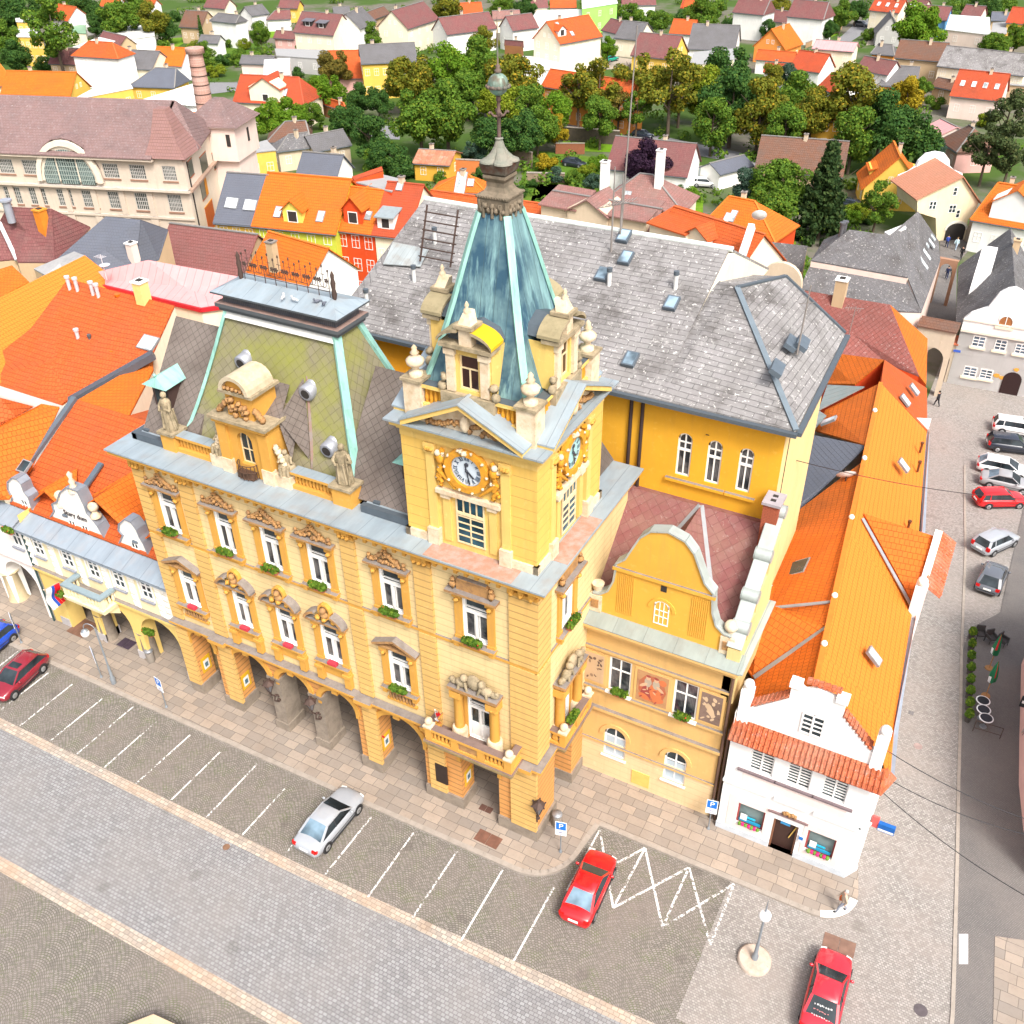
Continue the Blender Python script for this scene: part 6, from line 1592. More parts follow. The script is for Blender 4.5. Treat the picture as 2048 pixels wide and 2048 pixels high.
def wa(mb,name,mats,par=None):return mb.build(name,mats,par or WA)
mb=MB();wall(mb,0,11.05,4.9,8.2,[(9.55,10.45,6.1,7.5),(6.6,7.5,6.1,7.5),(3.4,4.3,6.1,7.5)],.15,0,0);wall(mb,0,11.05,0,4.9,[(7.3,10.45,0,4.35,True),(3.3,6.3,0,4.3,True)],1.1,0,0)
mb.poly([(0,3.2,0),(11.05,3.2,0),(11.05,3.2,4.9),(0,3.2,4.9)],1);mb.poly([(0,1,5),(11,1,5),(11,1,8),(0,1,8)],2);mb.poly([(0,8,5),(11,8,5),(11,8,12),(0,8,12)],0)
wa(mb,'wall',[plaster('white_arcade',(.80,.77,.72),amt=.15,streak=.2),plaster('passage_plaster_shaded',(.2,.165,.125)),M_DARK])
for x in(9.55,6.6):m=MB();window(m,x,x+.9,6.1,7.5,.04,(.5,),(.6,),.09);m.box(x-.1,x+1.0,-.15,.02,5.92,6.05,2);wa(m,'window',[M_WHITEF,M_GLASS,plain('sill_grey',(.25,.26,.3))])
m=MB();m.box(-.02,11.0,-.2,.02,4.8,4.95,0);m.box(-.02,11.05,-.3,.02,8.0,8.2,0);wa(m,'string_course',plain('pinkish_ledge',(.6,.5,.47)))
m=MB();m.lathe([(.75,0),(.62,.4),(.55,2.4),(.7,2.6)],(6.8,.5,0),14);wa(m,'round_pier',stone('pier_cream',(.55,.45,.28),(.36,.3,.22)))
m=MB();P_=lambda u,v,z,r='A':tuple(at(*zp(r,(u,v)),z)-Vector((-48.5,.5,0)))
m.ext([(-.3,-.5,8.12),(11,-.5,8.12),(11,.85,8.62),(-.3,.85,8.62)],(0,0,.08));wa(m,'eave_sheet',seam('eave_zinc',(.27,.32,.37),1.55,.45,.15,rib=.025))
m=MB();slab(m,[P_(270,1320,12.6),P_(385,1340,12.6),P_(200,1745,10.1),P_(60,1932,9.3),P_(-330,1932,9.3),P_(-330,1640,12.6)],.1);wa(m,'roof',RT_OR)
m=MB();slab(m,[P_(0,1280,11.2),P_(213,1335,11.2),P_(100,1400,10.2),P_(0,1460,9.8),P_(-250,1560,9.5),P_(-250,1200,11.2)],.1);wa(m,'roof',RT_RO)
p=Vector(P_(165,1730,10.6));roof_window(WA,p,Vector((0,0,0)),.8,.9,0,.5,False)
r_,F_,pr_,o_=poly_house('broad red-orange roof with skylights and vent pipes behind the arcaded houses',[('A',[(440,520,16),(1125,690,16),(985,1000,13.7),(450,1290,11.1),(385,1335,10.9),(213,1335,10.8),(0,1280,10.7),(-250,1200,10.7),(-80,1060,11.5),(200,840,13.6)],'ro')],'cream')
for u,v,w,h in((755,890,.8,1.4),(960,935,1.5,1.2),(415,1265,1.0,.8),(540,1075,.5,.6)):roof_window(pr_[0],on_faces(F_,*zp('A',(u,v))),o_,w,h,0,.53,True)
m=MB();P4_=[on_faces(F_,*zp('A',q))-o_+Vector((0,0,.2))for q in((400,800),(465,822),(560,700),(485,690))];m.ext([tuple(q)for q in P4_],(0,0,.03));m.build('glass_tile',tiles('glass_tiles',(.6,.45,.42),None,.36,.3,.1),pr_[0])
for u,v in((455,590),(505,600),(605,625),(640,640),(515,930)):vent(pr_[0],on_faces(F_,*zp('A',(u,v))),o_,1.1,.14)
vent(pr_[0],on_faces(F_,*zp('A',(590,935))),o_,.7,.1,'vent_dark',(.12,.12,.13))
for u,v in((580,850),(620,858),(640,865),(732,990),(495,900),(760,630)):vent(pr_[0],on_faces(F_,*zp('A',(u,v))),o_,.15,.16,'vent_orange',(.6,.15,.01))
p=on_faces(F_,*zp('A',(930,660)));chimney(pr_[0],p,1.6,.8,[plaster('wall_ychim',(.72,.6,.22)),M_WHITEF,M_DARK],'chimney',o_)
poly_house('small light orange slope behind the valley gutter beside the town hall roof',[('A',[(500,1300,12.62),(985,1015,13.3),(990,1100,13.0),(830,1405,12.62)],'or_')],'cream')
m=MB();a,b=at(*zp('A',(450,1300)),11.6),at(*zp('A',(990,995)),14.1);m.bar(tuple(a-o_),tuple(b-o_),.7,.5);m.build('valley_gutter',plain('gutter_dark',(.10,.11,.13),.5,.3),r_)
_a,_b=at(*zp('A',(548,366)),14.2),at(*zp('A',(-420,850)),14.2);_v=Vector((13,0,-6.6));_w=at(*zp('A',(660,450)),13.4)
def _pp(w):q=proj_px(w);return((q[0]-0)/.31056,(q[1]-400)/.31056,w.z)
def proj_px(w):
 q=CAMR.T@(np.array(w)-CAMC);return 1024+FPX*q[0]/q[2],1024+FPX*q[1]/q[2]
poly_house('amber roof sloping to the right at the left edge of the roof block',[('A',[_pp(_b),_pp(_b+_v),_pp(_a+_v),_pp(_a)],'am')],'cream')
poly_house('orange roof at the left frame edge below the purple roofs',[('A',[(80,430,13.5),(190,535,13),(0,640,12.4),(-150,660,12),(-150,500,13.5)],'or_')],'cream')
RM['mar3']=tiles('roof_plum',(.23,.085,.075),(.18,.07,.065),.36,.3,.09,.16,(.14,.08,.07),.4,.1);RM['pinkm']=seam('pink_metal',(.62,.30,.30),.75,.4,.08,.04,stain=(.65,.4,.4));RM['redfascia']=plain('red_fascia',(.5,.02,.03),.5)
r_,F_,pr_,o_=poly_house('low pink standing-seam metal roof with red fascia behind the mansard',[('4',[(410,435,12.6),(1110,605,12.6),(1240,585,12.6),(1530,470,13.8),(820,340,14.6)],'pinkm')],'cream')
m=MB();P_=[at(*zp('4',q),12.6)-o_ for q in((410,440),(1110,608),(1245,588))];m.bar(P_[0],P_[1],.2,.35);m.bar(P_[1],P_[2],.2,.35);m.build('fascia',RM['redfascia'],r_)
m=MB();p=at(*zp('4',(590,440)),13.5)-o_;m.tube(p,p+Vector((0,0,2.2)),.04,.03,6);m.lathe([(.02,0),(.3,.05),(.45,.14)],tuple(p+Vector((.2,0,1.2))),12)
for k in range(5):m.tube(p+Vector((-.5+.2*k,-.3,2.0)),p+Vector((-.5+.2*k,.3,2.0)),.02,.02,4)
m.build('aerial',plain('vent_white2',(.62,.63,.66),.4,.3),pr_[0])
r_,F_,pr_,o_=poly_house('stained purple tile roof with steel and orange chimneys at the left',[('Q',[(60,835,14),(400,850,14),(430,1260,9.5),(140,1260,9.5),(0,950,12.2)],'pur'),('Q',[(400,850,14),(700,990,11.2),(600,1100,9.8),(430,1260,9.5)],'pur')],'tan')
p=on_faces(F_,*zp('Q',(335,960)));chimney(pr_[0],p,1.4,.9,[plain('chim_orange',(.62,.2,.02)),plain('chim_orange_top',(.66,.25,.03)),M_DARK],'chimney',o_)
vent(pr_[0],on_faces(F_,*zp('Q',(90,930))),o_,1.9,.4,'steel_flue',(.35,.37,.42))
r_,F_,pr_,o_=poly_house('purple roof and white firewall cap at the left frame edge',[('Q',[(-150,860,13),(-5,950,12.2),(130,1236,9.5),(-150,1260,9.5)],'pur')],'tan')
m=MB();m.bar(at(*zp('Q',(-5,950)),12.4)-o_,at(*zp('Q',(130,1236)),9.7)-o_,.35,.3);m.build('firewall_cap',plain('cap_pale',(.6,.6,.62)),r_)
r_,F_,pr_,o_=poly_house('dark grey hip roof with skylight and pale chimney below the factory',[('Q',[(820,910,13),(1090,935,13),(1050,1330,8.5),(640,1420,8.5),(430,1250,9.5)],'dgr'),('Q',[(1090,935,13),(1300,1010,11),(1230,1236,9),(1050,1330,8.5)],'dgr')],'tan')
roof_window(pr_[0],on_faces(F_,*zp('Q',(905,1015))),o_,1.0,1.6,.3,.6)
p=on_faces(F_,*zp('Q',(1040,1230)));chimney(pr_[0],p,1.6,.8,[wmat('palepink'),M_WHITEF,M_DARK],'chimney',o_)
hs_,inf_=house('purple two-part tile roof between the grey hip roof and the orange gable','4',(872,345),(1335,412),(930,140),(1428,190),9,'tan','mar3',win=(0,1),gwin=(0,0),zabs=6.5,chim=0)
hs_,inf_=house('orange-roofed house with big white gable behind the iron cresting','4',(1362,415),(1672,515),(1432,190),(1780,240),9,'white','or_',win=(0,1),gwin=(0,0),zabs=6.2,chim=0)
p=at(*zp('4',(1510,330)),9.5);chimney(inf_['roof'],p,1.8,.8,[wmat('tan'),M_LEDGE,M_DARK],'chimney',inf_['o'])
poly_house('grey metal lean-to roof under the purple roofs',[('A',[(480,340,10.4),(560,370,10.8),(400,440,9.6),(290,490,9.2),(220,450,9.2)],'flt')],'tan')
a_=at(*zp('Q',(0,400)),14);c_=at(*zp('Q',(1410,460)),14);dd_=(c_-a_).normalized();A_=c_-dd_*46
FP=Plane(A_,c_);FA=FP.root('factory','long beige factory with arched glass window, purple roof and pyramid corner roof','factory')
M_FB=plaster('factory_beige',(.56,.47,.38),amt=.25,streak=.5,dirt=(.3,.25,.2));M_FW=plaster('factory_side',(.68,.60,.49),amt=.25,streak=.3)
M_MULL=plain('mullion_grey',(.42,.40,.37),.6);M_FG=glass('factory_glass',(.07,.08,.075),.1)
L_=FP.L
def fx(u,v):return FP.px('Q',(u,v))
mb=MB();rows=[[(1240,490,1365,585),(985,480,1125,560),(775,460,915,545),(150,430,290,505),(-40,415,95,490),(-260,400,-110,475)],[(1275,680,1405,790),(1015,650,1170,765),(805,632,960,745),(600,618,745,730),(405,605,550,715),(185,590,345,700),(-10,580,150,690),(-220,570,-50,680)]]
WR=[]
for row in rows:
 for u0,v0,u1,v1 in row:
  s0,z1=fx(u0,v0);s1,z0=fx(u1,v1);WR.append((s0,s1,z0,z1))
for i in range(len(rows[0])):s0,s1,z0,z1=WR[i];WR[i]=(s0,s1,11.55,13.2)
for i in range(len(rows[0]),len(WR)):s0,s1,z0,z1=WR[i];WR[i]=(s0,s1,8.0,10.0)
sml=[];
for u in(1305,1355,1410,1115,1030,948,865,742,652,560,467,370,270,170,60):s0,_=fx(u,900);sml.append((s0,s0+.75,3.6,5.3))
acx,_=fx(530,520);az0=10.9
allw=WR+sml
wall(mb,0,L_,-5,14.0,[w for w in allw],.2,0,0)
mb.poly([(L_,0,-5),(L_-2.5,13,-5),(L_-2.5,13,14),(L_,0,14)],1);mb.poly([(0,1,-4),(L_,1,-4),(L_,1,13.5),(0,1,13.5)],2);mb.poly([(L_-2.5,13,-5),(0,13,-5),(0,13,14),(L_-2.5,13,14)],0)
n=16;ar=[(acx-3.9*math.cos(PI*k/n),-.25,11.0+4.5*math.sin(PI*k/n))for k in range(n+1)]
mb.ext(ar,(0,3,0),1)
mb.build('wall',[M_FB,M_FW,M_DARK],FA)
for s0,s1,z0,z1 in WR:m=MB();window(m,s0,s1,z0,z1,.05,tuple((i+1)/8 for i in range(7)),(.25,.5,.75),.09);m.box(s0-.1,s1+.1,-.1,.02,z0-.2,z0-.02,2);m.build('factory_window',[M_MULL,M_FG,plain('sill_rust',(.28,.16,.11))],FA)
for s0,s1,z0,z1 in sml:m=MB();window(m,s0,s1,z0,z1,.05,(.5,),(.25,.5,.75),.09);m.build('window',[M_WHITEF,M_FG],FA)
m=MB();r0=3.25
for sx,w in((-1,1),(0,2),(1,1)):
 x0,x1=((acx-r0+.1,acx-1.35)if sx<0 else(acx-1.15,acx+1.15)if sx==0 else(acx+1.35,acx+r0-.1))
 N_=8;top=[(x0+(x1-x0)*k/N_)for k in range(N_+1)];f_=lambda x:10.75+3.9*math.sqrt(max(0,1-((x-acx)/r0)**2))
 m.poly([(x0,-.3,10.75),(x1,-.3,10.75)]+[(x,-.3,f_(x))for x in top[::-1]],1)
 for k in range(1,N_):m.box(top[k]-.04,top[k]+.04,-.36,-.3,10.75,f_(top[k]),0)
 for k in range(1,8):
  z=10.75+.5*k;xs_=[x for x in np.linspace(x0,x1,20)if f_(x)>z]
  if len(xs_)>1:m.box(xs_[0],xs_[-1],-.355,-.3,z-.04,z+.04,0)
m.build('arched_window',[plain('mullion_green',(.28,.33,.30),.6),glass('arch_glass',(.06,.085,.085),.1)],FA)
m=MB()
for k in range(n):
 q0,q1=ar[k],ar[k+1];s_=lambda q,g:(acx+(q[0]-acx)*g,-.5,11.0+(q[2]-11.0)*g);m.ext([s_(q0,1.04),s_(q1,1.04),s_(q1,.9),s_(q0,.9)],(0,.4,0))
m.build('arch_rim',M_FW,FA)
m=MB();m.box(-.2,L_+.3,-.55,.02,10.35,10.6,0,1);m.box(-.1,L_+.1,-.2,.02,7.1,7.35,0,1);m.box(-.1,L_-3.4,-.7,.02,13.75,13.98,0,1)
k=2.0
while k<L_-4:m.box(k-.35,k+.35,-.14,.01,7.4,10.3,0);m.box(k-.45,k+.45,-.2,.01,6.3,7.0,0);k+=3.55
m.build('string_course',[M_FB,stone('ledge_pale',(.5,.46,.42),(.25,.22,.2))],FA)
m=MB();RT_FAC=tiles('factory_tile',(.24,.15,.14),(.19,.125,.12),.4,.4,.06,.14,(.13,.1,.1),.5,.3)
slab(m,[(-3,-.8,14.0),(L_-3.4,-.8,14.0),(L_-3.4,6.5,18.6),(-3,6.5,18.6)],.15)
slab(m,[(L_-3.4,-.3,14.2),(L_-3.0,6.5,18.6),(L_-2.3,13.5,14.1),(L_+.3,3.6,14.1)],.15);slab(m,[(-3,6.5,18.6),(L_-3.0,6.5,18.6),(L_-2.3,13.5,14.1),(-3,13.5,14.1)],.15)
for k in range(10):
 q0,q1=[(acx-4.2*math.cos(PI*j/10),10.9+4.9*math.sin(PI*j/10))for j in(k,k+1)];m.ext([(q0[0],-.1,q0[1]),(q1[0],-.1,q1[1]),(acx+(q1[0]-acx)*.15,5.5,max(q1[1],16)),(acx+(q0[0]-acx)*.15,5.5,max(q0[1],16))],(0,0,.1))
m.build('roof',RT_FAC,FA)
m=MB();b=[(L_-4.4,-.5,14.1),(L_+.5,-.5,14.1),(L_+.2,4.6,14.1),(L_-4.4,4.6,14.1)];mid=[(L_-3.5,.3,16.2),(L_-.6,.3,16.2),(L_-.8,3.6,16.2),(L_-3.5,3.6,16.2)];t_=[(L_-3.0,1.3,19.0),(L_-1.7,1.3,19.0),(L_-1.7,2.6,19.0),(L_-3.0,2.6,19.0)]
for lo_,hi_ in((b,mid),(mid,t_)):
 for i in range(4):m.poly([lo_[i],lo_[(i+1)%4],hi_[(i+1)%4],hi_[i]])
m.poly(t_);m.build('pyramid_roof',tiles('pyramid_tile',(.30,.165,.145),(.25,.14,.13),.35,.3,.06,.12,(.2,.12,.1),.3),FA)
SP=Plane(c_,FP.M@Vector((L_-2.5,13,0)));
def side(name,pts,mats,bars=(),shut=None):
 s0,z1=SP.px('Q',pts[0]);s1,z0=SP.px('Q',pts[1]);m=MB();m.M=FP.M.inverted()@SP.M
 z0,z1=min(z0,z1),max(z0,z1)
 m.box(s0,s1,-.05,.0,z0,z1,0);m.box(s0-.08,s1+.08,-.06,.0,z0-.12,z0,1);m.box(s0-.08,s1+.08,-.06,0,z1,z1+.1,1)
 if shut:m.box(s1+.02,s1+.9,-.09,0,z0,z1,2)
 m.build(name,mats,FA)
M_SH=plain('shutter_orange',(.6,.24,.02));M_GRW=plain('green_pane',(.035,.06,.04),.3)
for p_ in(((1450,480),(1500,565)),((1540,450),(1610,525)),((1635,415),(1700,485)),((1730,375),(1795,435))):side('window',((p_[0]),(p_[1][0],p_[1][1])),[M_GRW,plain('red_edge',(.4,.12,.05)),M_SH])
for p_ in(((1540,640),(1595,740)),((1690,580),(1745,675))):side('shuttered_window',p_,[M_GRW,plain('red_edge',(.4,.12,.05)),M_SH],(),True)
side('sheet_panel',((1580,840),(1670,950)),[stone('red_panel',(.5,.13,.03),(.35,.1,.04)),M_SH,M_SH])
m=MB();m.M=FP.M.inverted()@SP.M;m.box(-.2,14,-.5,.02,10.35,10.6,0);m.box(-.2,14,-.35,.02,13.8,14.05,0);m.build('string_course',plain('ledge_brown',(.35,.24,.18)),FA)
wt=at(*zp('1',(1215,665)),14.6)
tb=empty('stair_tower',(wt.x,wt.y,ground(wt.x,wt.y)),.3,'square cream stair tower with purple pyramid roof behind the factory corner','tower')
m=MB();m.box(-3.0,3.2,-3.2,3.2,14.6,18.6,0);m.box(-2.5,2.9,-2.6,2.6,0,14.6,0);m.box(-3.3,3.5,-3.5,3.5,18.5,18.7,0);m.box(2.0,2.5,-3.26,-3.2,16.4,17.8,1);m.box(3.2,3.26,.2,.7,16.2,17.8,1);m.build('wall',[wmat('palepink'),M_DARK],tb)
m=MB();m.lathe([(5.2,18.7),(.9,21.2)],(.1,0,0),4,0,False,1,1,PI/4);m.build('roof',RT_FAC,tb)
ch=at(*zp('1',(1128,570)),11.0)
cb=empty('brick_chimney',(ch.x,ch.y,ground(ch.x,ch.y)),0,'tall round brick factory chimney with iron bands','chimney')
zt=30.0
for _ in range(30):
 pass
def proj_px(w):
 q=CAMR.T@(np.array(w)-CAMC);return 1024+FPX*q[0]/q[2],1024+FPX*q[1]/q[2]
zt=min((abs(proj_px((ch.x,ch.y,z))[1]-.36232*265),z)for z in np.arange(10,60,.1))[1]
H_=zt-ground(ch.x,ch.y);rr0=.36232*36*1.3*np.linalg.norm(np.array(ch)-CAMC)/FPX
m=MB();m.lathe([(rr0*1.25,0),(rr0*.72,H_-.8)],(0,0,0),20,0);m.lathe([(rr0*.72,H_-.8),(rr0*.95,H_-.7),(rr0*.95,H_)],(0,0,0),20,0);m.build('shaft',tiles('chimney_pale_brick',(.45,.24,.18),(.5,.3,.25),.1,.3,.1,.15,(.5,.4,.35),.5),cb)
for k in range(9):
 z=H_*(.45+.055*k);r_=rr0*(1.25-.53*z/H_)+.02;m=MB();m.lathe([(r_,z),(r_,z+.12)],(0,0,0),20);m.build('iron_band',M_IRON,cb)
def skyl(parts,F,o,r,pts,w=.8,h=1.2,rz=0,pitch=.6,light=True,i=0):
 for u,v in pts:roof_window(parts[i],on_faces(F,*zp(r,(u,v)),i),o,w,h,rz,pitch,light)
r_,F_,pr_,o_=poly_house('large two-tier grey slate roof with white-rimmed skylights beside the narrow lane',[
('T',[(350,985,4.0),(1060,1145,4.0),(1205,1150,4),(1115,920,6.0),(430,800,6.0)],'slt'),('T',[(430,785,6.4),(1110,905,6.4),(985,610,9.1),(700,570,9.1)],'slt'),
('T',[(1112,912,6.2),(1207,1150,4),(1340,790,3.4),(1330,650,3.4),(1185,440,9.3),(985,610,9.1)],'slt'),('T',[(430,785,6.4),(700,570,9.1),(520,640,6.6)],'slt')],'palepink')
for u,v in((1215,810),(1235,745),(1225,660),(1270,610),(1265,660)):roof_window(pr_[2],on_faces(F_,*zp('T',(u,v)),2),o_,.8,1.6,PI/2,.8)
m=MB();a,b=at(*zp('T',(430,792)),6.2)-o_,at(*zp('T',(1113,912)),6.2)-o_;m.bar(a,b,.4,.22);m.build('eave_board',wmat('cream'),r_)
m=MB();P_=[at(*zp('T',q),8.9)-o_ for q in((945,590),(975,610),(1100,560),(1085,535))];m.ext([tuple(q)for q in P_],(0,0,.2));m.build('dormer_roof',plain('poster_white',(.7,.7,.68)),pr_[1])
for u,v in((640,600),(660,590)):vent(pr_[1],at(*zp('T',(u,v)),8.6),o_,1.2,.22,'vent_dark',(.12,.12,.13))
r_,F_,pr_,o_=poly_house('maroon tile roof with chimney and aerial behind the yellow building',[('T',[(345,995,8.6),(985,1100,8.6),(1190,1600,3.6),(945,1500,4.2),(500,1440,4.6),(385,1200,6.8)],'mar'),('T',[(985,1100,8.6),(1250,1340,4),(1240,1665,3.1),(1190,1600,3.6)],'or_')],'redw')
p=on_faces(F_,*zp('T',(625,1060)));chimney(pr_[0],p,2.0,1.0,[wmat('tan'),M_WHITEF,M_DARK],'chimney',o_)
p=on_faces(F_,*zp('T',(665,1430)))-o_;m=MB();m.tube(p,p+Vector((.2,0,4.6)),.05,.03,6)
for k in range(7):m.tube(p+Vector((-.6+.2*k,-.3,4.3)),p+Vector((-.6+.2*k,.3,4.4)),.02,.02,4)
m.tube(p+Vector((-.7,0,4.3)),p+Vector((.9,0,4.5)),.025,.025,5);m.build('aerial_mast',plain('mast_grey',(.3,.27,.25),.5,.4),pr_[0])
m=MB();b_=at(*zp('T',(215,940)),10.0)-o_;m.ext([(b_.x-1.9,b_.y,b_.z-3)]+[(b_.x-1.9*math.cos(PI*k/12),b_.y,b_.z+1.9*math.sin(PI*k/12))for k in range(13)]+[(b_.x+1.9,b_.y,b_.z-3)],(0,.5,0));m.build('rounded_gable',wmat('beige'),r_)
poly_house('bright orange roof with white ridge tiles between the maroon roof and the long amber roof',[('T',[(500,1430,7),(945,1490,9.4),(740,1660,8),(480,1655,6)],'or_'),('T',[(945,1490,9.4),(1245,1690,5.5),(1247,1995,7),(921,1655,10.9)],'ro')],'redw')
poly_house('dark grey slate roof left of the big two-tier roof',[('T',[(0,640,6),(405,685,6),(370,860,3.4),(190,850,3.4),(0,845,3.4)],'slt'),('T',[(0,850,3.0),(190,860,3.0),(120,890,2.2),(0,930,1.6)],'slt')],'tan')
a_,b_=atg(*zp('T',(1385,1640))),atg(*zp('T',(1932,1742)))
NP=Plane(a_,b_);NW=NP.root('gabled_house','white house with broad scrolled gable, brown attic window and arched dark doorway','house')
zg_=ground(a_.x,a_.y)
def npx(u,v):return NP.px('T',(u,v))
ol=[npx(*q)for q in((1385,1640),(1470,1240),(1480,1185),(1560,1150),(1680,1110),(1720,1060),(1760,1010),(1820,980),(1875,972),(1920,978))]
cxg=npx(1872,975)[0];W2=2*cxg
ol=[(0,zg_-.5)]+[(max(0,s),z)for s,z in ol[1:9]];full=ol+[(W2-s,z)for s,z in ol[::-1]]
m=MB();m.ext([(s,0,z)for s,z in full],(0,.5,0));el=ol[1][1];m.box(0,W2,0,14,zg_-.5,el-.3);m.box(0,W2+.1,-.2,.0,el-.45,el-.2,1);m.box(-.02,W2,-.12,.0,npx(1480,1185)[1]-.1,npx(1480,1185)[1]+.05,1);m.build('wall',[M_WH,plain('pale_ledge',(.7,.62,.52))],NW)
def nwin(u0,v0,u1,v1,name='window',arch=False,mats=None,rows=(.33,.66)):
 s0,z1=npx(u0,v0);s1,z0=npx(u1,v1);m=MB();window(m,s0,s1,min(z0,z1),max(z0,z1),-.05,(.5,),rows,.09,arch);m.box(s0-.15,s1+.15,-.15,0,min(z0,z1)-.25,min(z0,z1)-.02,2);m.build(name,mats or[M_WHITEF,glass('shade_glass',(.07,.09,.12),.1),wmat('cream')],NW)
for q in((1580,1305,1648,1395),(1738,1330,1798,1420),(1880,1360,1940,1445),(1515,1520,1588,1605),(1630,1540,1700,1620)):nwin(*q)
m_br=plain('attic_brown',(.3,.12,.04),.6);nwin(1765,1160,1848,1255,'attic_window',True,[M_WHITEF,m_br,wmat('cream')],())
m=MB();s0,_=npx(1780,1620);s1,_=npx(1912,1640);z0=zg_;z1=npx(1850,1565)[1];r=(s1-s0)/2;m.ext([(s0,-.06,z0),(s1,-.06,z0)]+[((s0+s1)/2+r*math.cos(PI*k/10),-.06,z1-r+r*math.sin(PI*k/10))for k in range(11)],(0,.05,0));m.build('arched_door',plain('door_black',(.03,.015,.015),.4),NW)
m=MB()
for u,v,r in((1740,1590,.35),(1775,1605,.3),(1880,1550,.3)):s,z=npx(u,v);m.ext([(s+r*math.cos(k)*(.8+.3*(k%2)),-.04,z+r*.7*math.sin(k))for k in range(6)],(0,.03,0))
m.build('painted_emblem',plain('emblem_ochre',(.6,.3,.05)),NW)
m=MB();s,z=npx(1460,1417);m.box(s-.35,s+.35,-.04,-.01,z-.12,z+.12,0);m.build('street_plate',plain('plate_blue',(.05,.12,.5)),NW)
m=MB();zr=full[9][1]if len(full)>9 else 9;zr=max(z for _,z in full)-.3;RX=lambda s,y,z:(s,y,z)
m_=at(*zp('T',(1835,560)),zr);s2=(Vector((m_.x,m_.y,0))-NP.A).dot(NP.d);y2=(Vector((m_.x,m_.y,0))-NP.A).dot(NP.n)
slab(m,[(-.5,.3,el-.6),(cxg,.3,zr),(s2,y2,zr),(s2-cxg-.5,y2,el-.6)],.15);slab(m,[(cxg,.3,zr),(W2+.5,.3,el-.6),(s2+cxg+.5,y2,el-.6),(s2,y2,zr)],.15);nr=m.build('roof',RT_SLT,NW)
m=MB();m.box(0,W2,14,max(15,y2),zg_-.5,el-.5);m.build('rear_wall',plaster('rear_ochre',(.5,.36,.22),amt=.4),NW)
m=MB();k_=lambda u,v,z:NP.M.inverted()@at(*zp('T',(u,v)),z)
zt_=(el+zr)/2;q=[k_(1635,705,zt_+2.2),k_(1740,720,zt_+2.2),k_(1690,900,zt_),k_(1540,1020,el+.8)];m.ext([tuple(p)for p in q],(0,0,.5));m.build('shed_dormer',plain('dormer_white',(.76,.75,.74)),nr)
p=k_(1865,720,zr-.6);chimney(nr,p,1.3,.7,[wmat('tan'),wmat('tan'),M_DARK])
for i,(r,pl_,h,lab)in enumerate((('T',((1245,1640),(1385,1640),(1450,1390)),1.0,'low wall with round arch across the lane next to the white gabled house'),)):
 A1_,B1_=atg(*zp('T',(1225,1600))),atg(*zp('T',(1390,1640)));AP=Plane(A1_,B1_);ar_=AP.root('lane_arch',lab,'arch');z0=ground(A1_.x,A1_.y)
 zt=AP.px('T',(1310,1385))[1];za_=AP.px('T',(1300,1385))[1]-.0;top=AP.px('T',(1245,1330))[1]
 m=MB();L=AP.L;wall(m,-.8,L,z0-.5,max(top,zt+.5),[(-.4,L-.35,z0-.5,zt-.05,True if False else min(2.6,(L-.05)/2))],1.2);m.box(-.8,L,1.2,1.21,zt,max(top,zt+.5));m.build('wall',plaster('arch_beige',(.55,.47,.36),amt=.4),ar_)
 m=MB();m.ext([(-1,-.15,max(top,zt+.5)+.02),(L+.1,-.15,max(top,zt+.5)+.02),(L+.1,1.4,max(top,zt+.5)+.35),(-1,1.4,max(top,zt+.5)+.35)],(0,0,.12));m.build('tile_cap',RT_PAN,ar_)
A1_,B1_=atg(*zp('T',(1200,1330))),atg(*zp('T',(1440,1370)))
m=MB()
la2=at(*zp('T',(1190,1235)),3.2);lb2=at(*zp('T',(1455,1285)),3.2);AP=Plane(la2,lb2);ar_=AP.root('lane_arch','second lane arch with two rows of brown tiles on its wall tops','arch')
m=MB();wall(m,0,AP.L,-4.4,3.1,[(.5,AP.L-.5,-4.4,1.2,True if AP.L<7 else 2.5)],.9);m.box(0,AP.L,.9,.91,1.2,3.1);m.build('wall',plaster('arch_beige',(.55,.47,.36),amt=.4),ar_)
m=MB();m.ext([(-.1,-.2,3.1),(AP.L+.1,-.2,3.1),(AP.L+.1,.9,3.5),(-.1,.9,3.5)],(0,0,.12));m.ext([(-.1,1.2,2.9),(AP.L+.1,1.2,2.9),(AP.L+.1,2.0,3.3),(-.1,2.0,3.3)],(0,0,.12));m.build('tile_cap',RT_BRN,ar_)
la2=at(*zp('T',(1345,770)),1.5);lb2=at(*zp('T',(1450,790)),1.5);AP=Plane(la2,lb2);ar_=AP.root('lane_arch','far lane arch with brick rim and flat top near the gate','arch')
m=MB();wall(m,-.3,AP.L+.3,-4.6,1.5,[(.1,AP.L-.1,-4.6,1.1,1.0)],.6);m.box(-.3,AP.L+.3,0,.6,1.5,1.6);m.build('wall',plaster('arch_brick',(.35,.2,.13),amt=.4),ar_)
a_,b_=atg(*zp('T',(1320,640))),atg(*zp('T',(1515,632)));GP=Plane(a_,b_);GT=GP.root('gate_tower','cream town gate with dark arched passage, pinkish tiled gable roof and white scrolled rear gable','gate');zg_=ground(a_.x,a_.y)
def gpx(u,v):return GP.px('T',(u,v))
o1=[gpx(*q)for q in((1320,650),(1310,480),(1180,440),(1180,340),(1495,190),(1612,370),(1575,450),(1540,490),(1515,640))];o1[0]=(o1[0][0],zg_-.5);o1[-1]=(o1[-1][0],zg_-.5)
s0,_=gpx(1368,620);s1,_=gpx(1502,620);zt=gpx(1435,515)[1]
